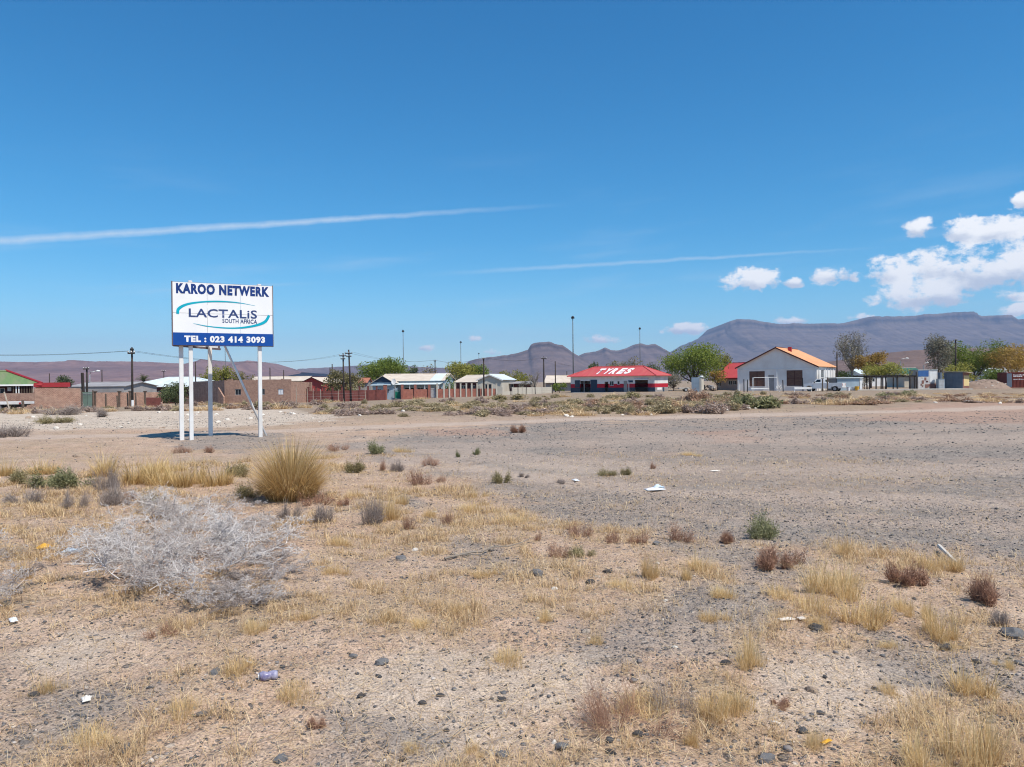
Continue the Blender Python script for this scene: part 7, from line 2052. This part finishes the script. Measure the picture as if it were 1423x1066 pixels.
def flatbed():
    Y = 51.5; c = X(-12, Y, 560); z = float(macro(np.array([c]), np.array([Y]))[0])
    root = empty('flatbed_truck', (c, Y, z), R(4)); tag(root, 'small white flatbed truck parked before the brick yard wall', 'truck')
    bx('load_bed', 'white_paint', root, -0.75, 2.3, -0.95, 0.95, 0.50, 0.66)
    bx('chassis', 'iron_dark', root, -2.3, 2.1, -0.4, 0.4, 0.30, 0.498)
    for k in range(5): bx('cross_member', 'iron_dark', root, -0.5 + 0.62 * k, -0.42 + 0.62 * k, -0.93, 0.93, 0.42, 0.498)
    extrude_profile([(-2.5, 0.35), (-2.55, 0.8), (-2.35, 0.95), (-1.95, 1.6), (-0.85, 1.62), (-0.82, 0.35)], -0.85, 0.85).build('cab', 'car_white', root)
    MB().box(-1.8, -1.1, -0.87, -0.852, 0.98, 1.5).build('side_window', 'glass_dark', root)
    bx('rear_window', 'glass_dark', root, -0.819, -0.80, -0.6, 0.6, 1.0, 1.5)
    hb = MB(); [hb.box(-0.72, -0.66, -0.9 + 0.44 * k, -0.86 + 0.44 * k, 0.661, 1.25) for k in range(5)]; hb.box(-0.72, -0.66, -0.9, 0.9, 1.2505, 1.3)
    hb.build('headboard', 'white_paint', root)
    for x_ in (-1.75, 0.95):
        for s in (-1, 1): wheel(root, x_, s * 0.72, 0.29, 0.29, 0.18)
    bx('tail_light', 'trim_red', root, 2.301, 2.33, -0.9, -0.7, 0.52, 0.62)
flatbed()

# ------------------------------------------------------------------ sheds, containers and yard things on the far side
def base_at(px, Y): 
    x_ = X(px, Y, 540); return x_, float(macro(np.array([x_]), np.array([Y]))[0])

def carport():
    Y = 101; x0, z = base_at(1163, Y); x1, _ = base_at(1198, Y); w = x1 - x0
    root = empty('carport', (x0, Y, z)); tag(root, 'grey sheet metal carport with white roof edge beside the pickup', 'carport')
    h = Z(1180, 525.5, Y) - z
    bx('roof', 'roof_white', root, -0.15, w + 0.1, -0.2, 3.2, h, h + 0.12)
    bx('back_wall', 'sheet_slate', root, 0.0, w, 3.0, 3.05, -0.3, h - 0.003)
    bx('side_wall', 'sheet_slate', root, 0.0, 0.05, 0.1, 2.99, -0.3, h - 0.003)
    bx('front_sheet', 'sheet_bluegrey', root, 0.06, w - 0.36, 0.0, 0.04, -0.3, h - 0.003)
    bx('post', 'white_paint', root, w - 0.32, w, -0.05, 0.2, -0.3, h - 0.003)
carport()

def shelter():
    Y = 101.5; x0, z = base_at(1208, Y); x1, _ = base_at(1271, Y); w = x1 - x0; D = 4.5
    root = empty('timber_shelter', (x0, Y, z)); tag(root, 'open dark timber frame shelter with a tree growing through', 'shelter')
    h = Z(1240, 524.5, Y) - z
    for u in (0.0, 0.15, 0.3, 0.62, 0.9, 1.0):
        for v in (0.0, 1.0):
            if v and u in (0.15,): continue
            MB().tube([(u * w, v * D, -0.4), (u * w + rs.uniform(-.05, .05), v * D, h)], 0.085, 7).build('post', 'timber_dark', root)
    for v in (0.0, 0.5, 1.0): bx('beam', 'timber_dark', root, -0.25, w + 0.25, v * D - 0.07, v * D + 0.07, h + 0.001, h + 0.14)
    for k in range(9): bx('rafter', 'timber_dark', root, w * k / 8 - 0.05, w * k / 8 + 0.05, -0.3, D + 0.3, h + 0.142, h + 0.24)
    bx('shade_mat', 'timber_dark', root, -0.2, w * 0.85, 0.5, D, h + 0.242, h + 0.30)
shelter()

def mural_box():
    Y = 102; x0, z = base_at(1276, Y); x1, _ = base_at(1303, Y); w = x1 - x0
    root = empty('painted_container', (x0, Y, z)); tag(root, 'container stall painted blue, white and brown with patchy murals', 'container')
    h = Z(1290, 514.5, Y) - z
    bx('body', 'mural_white', root, 0, w, 0, 2.4, 0.05, h)
    bx('roof', 'roof_white', root, -0.05, w + 0.05, -0.05, 2.45, h + 0.002, h + 0.07)
    bx('blue_panel', 'mural_blue', root, 0.02, w * 0.54, -0.03, -0.003, h * 0.68, h - 0.02)
    rg = random.Random(5)
    for k in range(16):
        a = rg.uniform(0.05, w * 0.5); b = rg.uniform(0.15, h * 0.62); s = rg.uniform(0.12, 0.32)
        bx('mural_patch', rg.choice(['mural_brown', 'wall_cream', 'trim_maroon', 'mural_brown']), root, a, a + s, -0.012 - 0.002 * k, -0.003, b, b + s * rg.uniform(0.7, 1.6))
    bx('white_panel', 'white_paint', root, w * 0.58, w * 0.95, -0.03, -0.003, h * 0.4, h * 0.92)
    bx('brown_panel', 'mural_brown', root, w * 0.6, w * 0.97, -0.035, -0.003, 0.1, h * 0.32)
    for k in range(12): bx('rib', 'mural_white', root, w + 0.001, w + 0.03, 0.1 + 0.19 * k, 0.2 + 0.19 * k, 0.1, h - 0.05)
    bx('door_leaf', 'mural_brown', root, w + 0.04, w + 0.3, -0.04, 0.0, 0.1, h * 0.7)
mural_box()

def slate_shed():
    Y = 102; x0, z = base_at(1312, Y); w = 3.0
    root = empty('sheet_metal_shed', (x0, Y, z), R(-50)); tag(root, 'slate grey sheet metal shed with pale roof and yellow side panel', 'shed')
    h = Z(1320, 516.5, Y) - z; D = 2.2; W_ = 2.3
    mb = MB(); wall_cells(mb, 0, W_, -0.3, h - 0.1, 0, 0.04, []); mb.build('wall', 'sheet_slate', root)
    n = 13
    for k in range(n): bx('rib', 'sheet_slate', root, W_ * k / n + 0.03, W_ * k / n + 0.09, -0.02, -0.001, -0.2, h - 0.12)
    bx('side_wall', 'mural_brown', root, W_ - 0.04, W_, 0.041, D, -0.3, h - 0.25)
    bx('yellow_panel', 'panel_yellow', root, W_ + 0.003, W_ + 0.03, 0.35, D - 0.05, 0.45, h - 0.55)
    bx('back_wall', 'sheet_slate', root, 0, W_, D + 0.001, D + 0.04, -0.3, h - 0.3)
    bx('side_wall', 'sheet_slate', root, 0, 0.04, 0.041, D, -0.3, h - 0.25)
    MB().slab([(-0.1, -0.2, h + 0.02), (W_ + 0.55, -0.2, h - 0.05), (W_ + 0.55, D + 0.2, h - 0.22), (-0.1, D + 0.2, h - 0.15)], 0.05).build('roof', 'roof_cream', root)
    # flat cabinet beside it
    x1, z1 = base_at(1304.5, 101); r2 = empty('metal_cabinet', (x1, 101, z1)); tag(r2, 'pale grey metal cabinet between container and slate shed', 'cabinet')
    hh = Z(1308, 527, 101) - z1; bx('body', 'sheet_bluegrey', r2, 0, 0.8, 0, 0.6, 0, hh); bx('lid', 'galvanised', r2, -0.03, 0.83, -0.03, 0.63, hh + 0.002, hh + 0.04); bx('door', 'galvanised', r2, 0.06, 0.74, -0.02, -0.002, 0.1, hh - 0.1)
    MB().tube([(0.35, 0.3, hh + 0.041), (0.35, 0.3, hh + 0.9)], 0.28, 12).build('drum', 'sheet_slate', r2)
slate_shed()

def red_container():
    Y = 103; x0, z = base_at(1399, Y)
    root = empty('red_container', (x0, Y, z), R(-6)); tag(root, 'rust red shipping container with small white lettering', 'container')
    h = Z(1410, 517.5, Y) - z; L_ = 6.0
    bx('body', 'container_red', root, 0, L_, 0, 2.4, 0.12, h)
    for k in range(30):
        bx('rib', 'container_red', root, 0.75 + 0.175 * k, 0.84 + 0.175 * k, -0.035, -0.001, 0.2, h - 0.12)
    bx('end_door', 'sheet_slate', root, 0.02, 0.66, -0.03, -0.003, 0.2, h - 0.12)
    bx('top_rail', 'container_red', root, -0.02, L_ + 0.02, -0.05, 0.02, h - 0.11, h + 0.02)
    bx('bottom_rail', 'container_red', root, -0.02, L_ + 0.02, -0.05, 0.02, 0.1, 0.19)
    rg = random.Random(8)
    for row, (zz, n_, a) in enumerate(((h - 0.42, 9, 0.13), (h - 0.60, 5, 0.12), (h - 0.98, 6, 0.1))):
        x_ = 0.85
        for k in range(n_):
            w_ = rg.uniform(0.09, 0.2); bx('letter_mark', 'letter_white', root, x_, x_ + w_, -0.045, -0.037, zz, zz + a * rg.uniform(0.6, 1.0)); x_ += w_ + rg.uniform(0.04, 0.1)
    for k in (0.3, L_ - 0.3): wheel(root, k, 0.3, 0.1, 0.22, 0.15)
red_container()

def mound():
    Y = 103; x0, z = base_at(1366, Y)
    n = 40; rng = np.random.default_rng(3); u = np.linspace(-1, 1, n); U_, V_ = np.meshgrid(u, u)
    r = np.hypot(U_, V_); hgt = np.clip(1 - r ** 2, 0, 1) ** 0.8 * 1.45 * (0.65 + 0.7 * fbm(U_ * 3, V_ * 3, 4, 5)) - 0.25
    P = np.stack([U_ * 3.9, V_ * 2.4, hgt], 2).reshape(-1, 3)
    i = np.arange(n - 1)[:, None] * n; j = np.arange(n - 1)[None, :]
    q = np.stack([i + j, i + j + 1, i + n + j + 1, i + n + j], -1).reshape(-1, 4)
    root = empty('rubble_mound', (x0, Y, z)); tag(root, 'mound of rubble and soil between the slate shed and red container', 'mound')
    link('earth', np_mesh('earth', P, [q], 'rubble_soil', smooth=True), root)
    for k in range(40):
        a, b = rng.uniform(-0.85, 0.85), rng.uniform(-0.9, 0.1); ix, iy = int((a + 1) / 2 * (n - 1)), int((b + 1) / 2 * (n - 1))
        s = rng.uniform(0.06, 0.2); kk = (k % 6, 'stone_tan' if k % 3 else 'stone_white')
        if kk not in ROCKS: me = rock_mesh(kk[0] + 1); me.materials.append(M[kk[1]]); ROCKS[kk] = me
        o = link('rubble_piece', ROCKS[kk], root, (a * 3.9, b * 2.4, hgt[iy, ix] + 0.03)); o.scale = (s, s * 0.8, s * 0.7); o.rotation_euler = (rng.uniform(-.4, .4), 0, rng.uniform(0, 6))
mound()

# pale paved edge along the stalls
x0, z = base_at(1188, 99); x1, _ = base_at(1347, 99)
tag(MB().box(x0, x1, 98.2, 100.6, z - 0.25, z + 0.12).build('pavement', 'concrete'), 'pale concrete kerb strip along the stalls', 'pavement', kind='structure')
x0, z = base_at(798, 107); x1, _ = base_at(905, 103.5)
apron = MB().hexa([(x0, 112.0, z - 0.2), (x1, 104.8, z - 0.2), (x1 + 0.5, 105.6, z - 0.2), (x0 + 0.5, 112.8, z - 0.2)], [(x0, 112.0, z + 0.10), (x1, 104.8, z + 0.10), (x1 + 0.5, 105.6, z + 0.10), (x0 + 0.5, 112.8, z + 0.10)]).build('pavement', 'concrete')
tag(apron, 'pale concrete apron before the tyre workshop', 'pavement', kind='structure')

def water_tank_hut():
    Y = 108; x0, z = base_at(961, Y)
    root = empty('utility_hut', (x0, Y, z), R(-30)); tag(root, 'small blue grey sheet hut with pale end wall under the thorn tree', 'hut')
    h = Z(966, 524.5, Y) - z
    bx('front_sheet', 'sheet_bluegrey', root, 0, 1.15, 0, 0.05, -0.2, h); bx('end_wall', 'wall_cream', root, 1.151, 1.45, -0.02, 1.2, -0.2, h - 0.1); bx('back_wall', 'wall_cream', root, 0, 1.15, 1.15, 1.2, -0.2, h - 0.1)
    bx('side_wall', 'sheet_bluegrey', root, 0, 0.05, 0.051, 1.149, -0.2, h - 0.1)
    bx('roof', 'roof_white', root, 0.9, 1.6, 0.06, 1.3, h + 0.002, h + 0.06)
    MB().tube([(1.3, 0.5, h + 0.06), (1.3, 0.5, h + 0.25)], 0.25, 12).build('tank', 'white_paint', root)
water_tank_hut()
def trailer():
    Y = 107; x0, z = base_at(944, Y)
    root = empty('small_trailer', (x0, Y, z)); tag(root, 'low rusty trailer parked left of the sheet hut', 'trailer')
    h = Z(950, 538.6, Y) - z
    bx('bed', 'concrete', root, 0, 1.45, 0, 1.0, h - 0.22, h); bx('draw_bar', 'iron_dark', root, -0.7, 0, 0.46, 0.54, h - 0.2, h - 0.13)
    for s in (0.05, 0.95): wheel(root, 0.95, s, 0.28, 0.28, 0.16)
trailer()
def goal_frame():
    Y = 97; x0, z = base_at(1047.5, Y); x1, _ = base_at(1069, Y); w = x1 - x0; h = Z(1058, 524.8, Y) - z
    root = empty('pipe_frame', (x0, Y, z)); tag(root, 'white pipe frame standing before the left boarded window', 'frame')
    for nm, a, b in (('upright', (0, 0, -0.2), (0, 0, h)), ('upright', (0.18, 1.0, -0.2), (0.18, 1.0, h)), ('upright', (w, 0, -0.2), (w - 0.12, 0, h)), ('top_bar', (0, 0, h), (w + 1.0, 0, h + 0.02)), ('top_bar', (0, 0, h), (0.18, 1.0, h)), ('top_bar', (0.18, 1, h), (w, 1, h))):
        MB().tube([a, b], 0.028, 6).build(nm, 'white_paint', root)
    bx('bench_board', 'white_paint', root, -0.45, w - 0.1, -0.3, -0.25, 0.35, 0.5)
goal_frame()
def white_scrap():
    Y = 96; x0, z = base_at(1082, Y)
    root = empty('scrap_heap', (x0, Y, z)); tag(root, 'tangle of broken white chair frames before the gabled house', 'scrap')
    rg = random.Random(6)
    for k in range(12):
        a = Vector((rg.uniform(-.4, .4), rg.uniform(-.3, .3), rg.uniform(0.0, .5))); b = a + Vector((rg.uniform(-.4, .4), rg.uniform(-.3, .3), rg.uniform(-.1, .5)))
        MB().tube([a, b], 0.04, 5).build('bar', 'white_paint', root)
white_scrap()
x0, z = base_at(1104, 97); x1, _ = base_at(1128.5, 97)
r_ = empty('low_white_barrier', (x0, 97, z)); tag(r_, 'low white board barrier below the right boarded window', 'barrier')
bx('board', 'white_paint', r_, 0, x1 - x0, 0, 0.06, 0.3, 0.58)
for k in (0.0, 1.0): bx('leg', 'white_paint', r_, k * (x1 - x0 - 0.1), k * (x1 - x0 - 0.1) + 0.1, 0.065, 0.15, -0.2, 0.6)
def pots():
    for px, Y, mat, lab, s in ((1191, 98.5, 'plastic_yellow', 'yellow container on the kerb beside the carport', 0.5), (1179, 98, 'plastic_white', 'white crate near the pickup tail', 0.45), (1186, 99, 'white_paint', 'pale tub on the kerb beside the yellow container', 0.4)):
        x_, z_ = base_at(px, Y); root = empty('yard_tub', (x_, Y, z_)); tag(root, lab, 'tub')
        MB().tube([(0, 0, -0.02), (0, 0, s)], [s * 0.42, s * 0.55], 10).build('tub', mat, root); MB().tube([(0, 0, s + 0.001), (0, 0, s + 0.05)], s * 0.58, 10).build('rim', mat, root)
pots()
def clutter():
    # dark heap of stored things under the big thorn tree
    x0, z = base_at(985, 111); root = empty('scrap_heap', (x0, 111, z)); tag(root, 'dark heap of stored scrap under the thorn tree', 'scrap')
    rg = random.Random(12)
    for k in range(16):
        s = rg.uniform(0.2, 0.5); a, b = rg.uniform(-1.1, 1.1), rg.uniform(-.4, .8); c = rg.uniform(0, 1.0) * max(0, 1 - abs(a))
        o = bx('piece', rg.choice(['timber_dark', 'iron_dark', 'dark', 'wall_grey', 'timber']), root, -s, s, -s * .6, s * .6, -s * .5, s * .9); o.location = (a, b, c + s * 0.4); o.rotation_euler = (rg.uniform(-.5, .5), rg.uniform(-.5, .5), rg.uniform(0, 3)); o.scale = (0.7, 0.7, 0.7)
clutter()

# ------------------------------------------------------------------ air
def haze():
    S = 12500.0
    o = MB().box(-S, S, -S, S, -6.0, 760.0).build('haze', 'dark')
    m = bpy.data.materials.new('air'); m.use_nodes = True
    N, L = m.node_tree.nodes, m.node_tree.links; N.clear()
    v = N.new('ShaderNodeVolumePrincipled'); v.inputs['Color'].default_value = (0.50, 0.66, 1.0, 1); v.inputs['Density'].default_value = HAZE_DENSITY; v.inputs['Anisotropy'].default_value = 0.0
    out = N.new('ShaderNodeOutputMaterial'); L.new(v.outputs[0], out.inputs['Volume'])
    o.data.materials.clear(); o.data.materials.append(m)
    tag(o, 'thin blue air between the plain and the far mountains', 'haze', kind='stuff')
HAZE_DENSITY = 0.000082
haze()
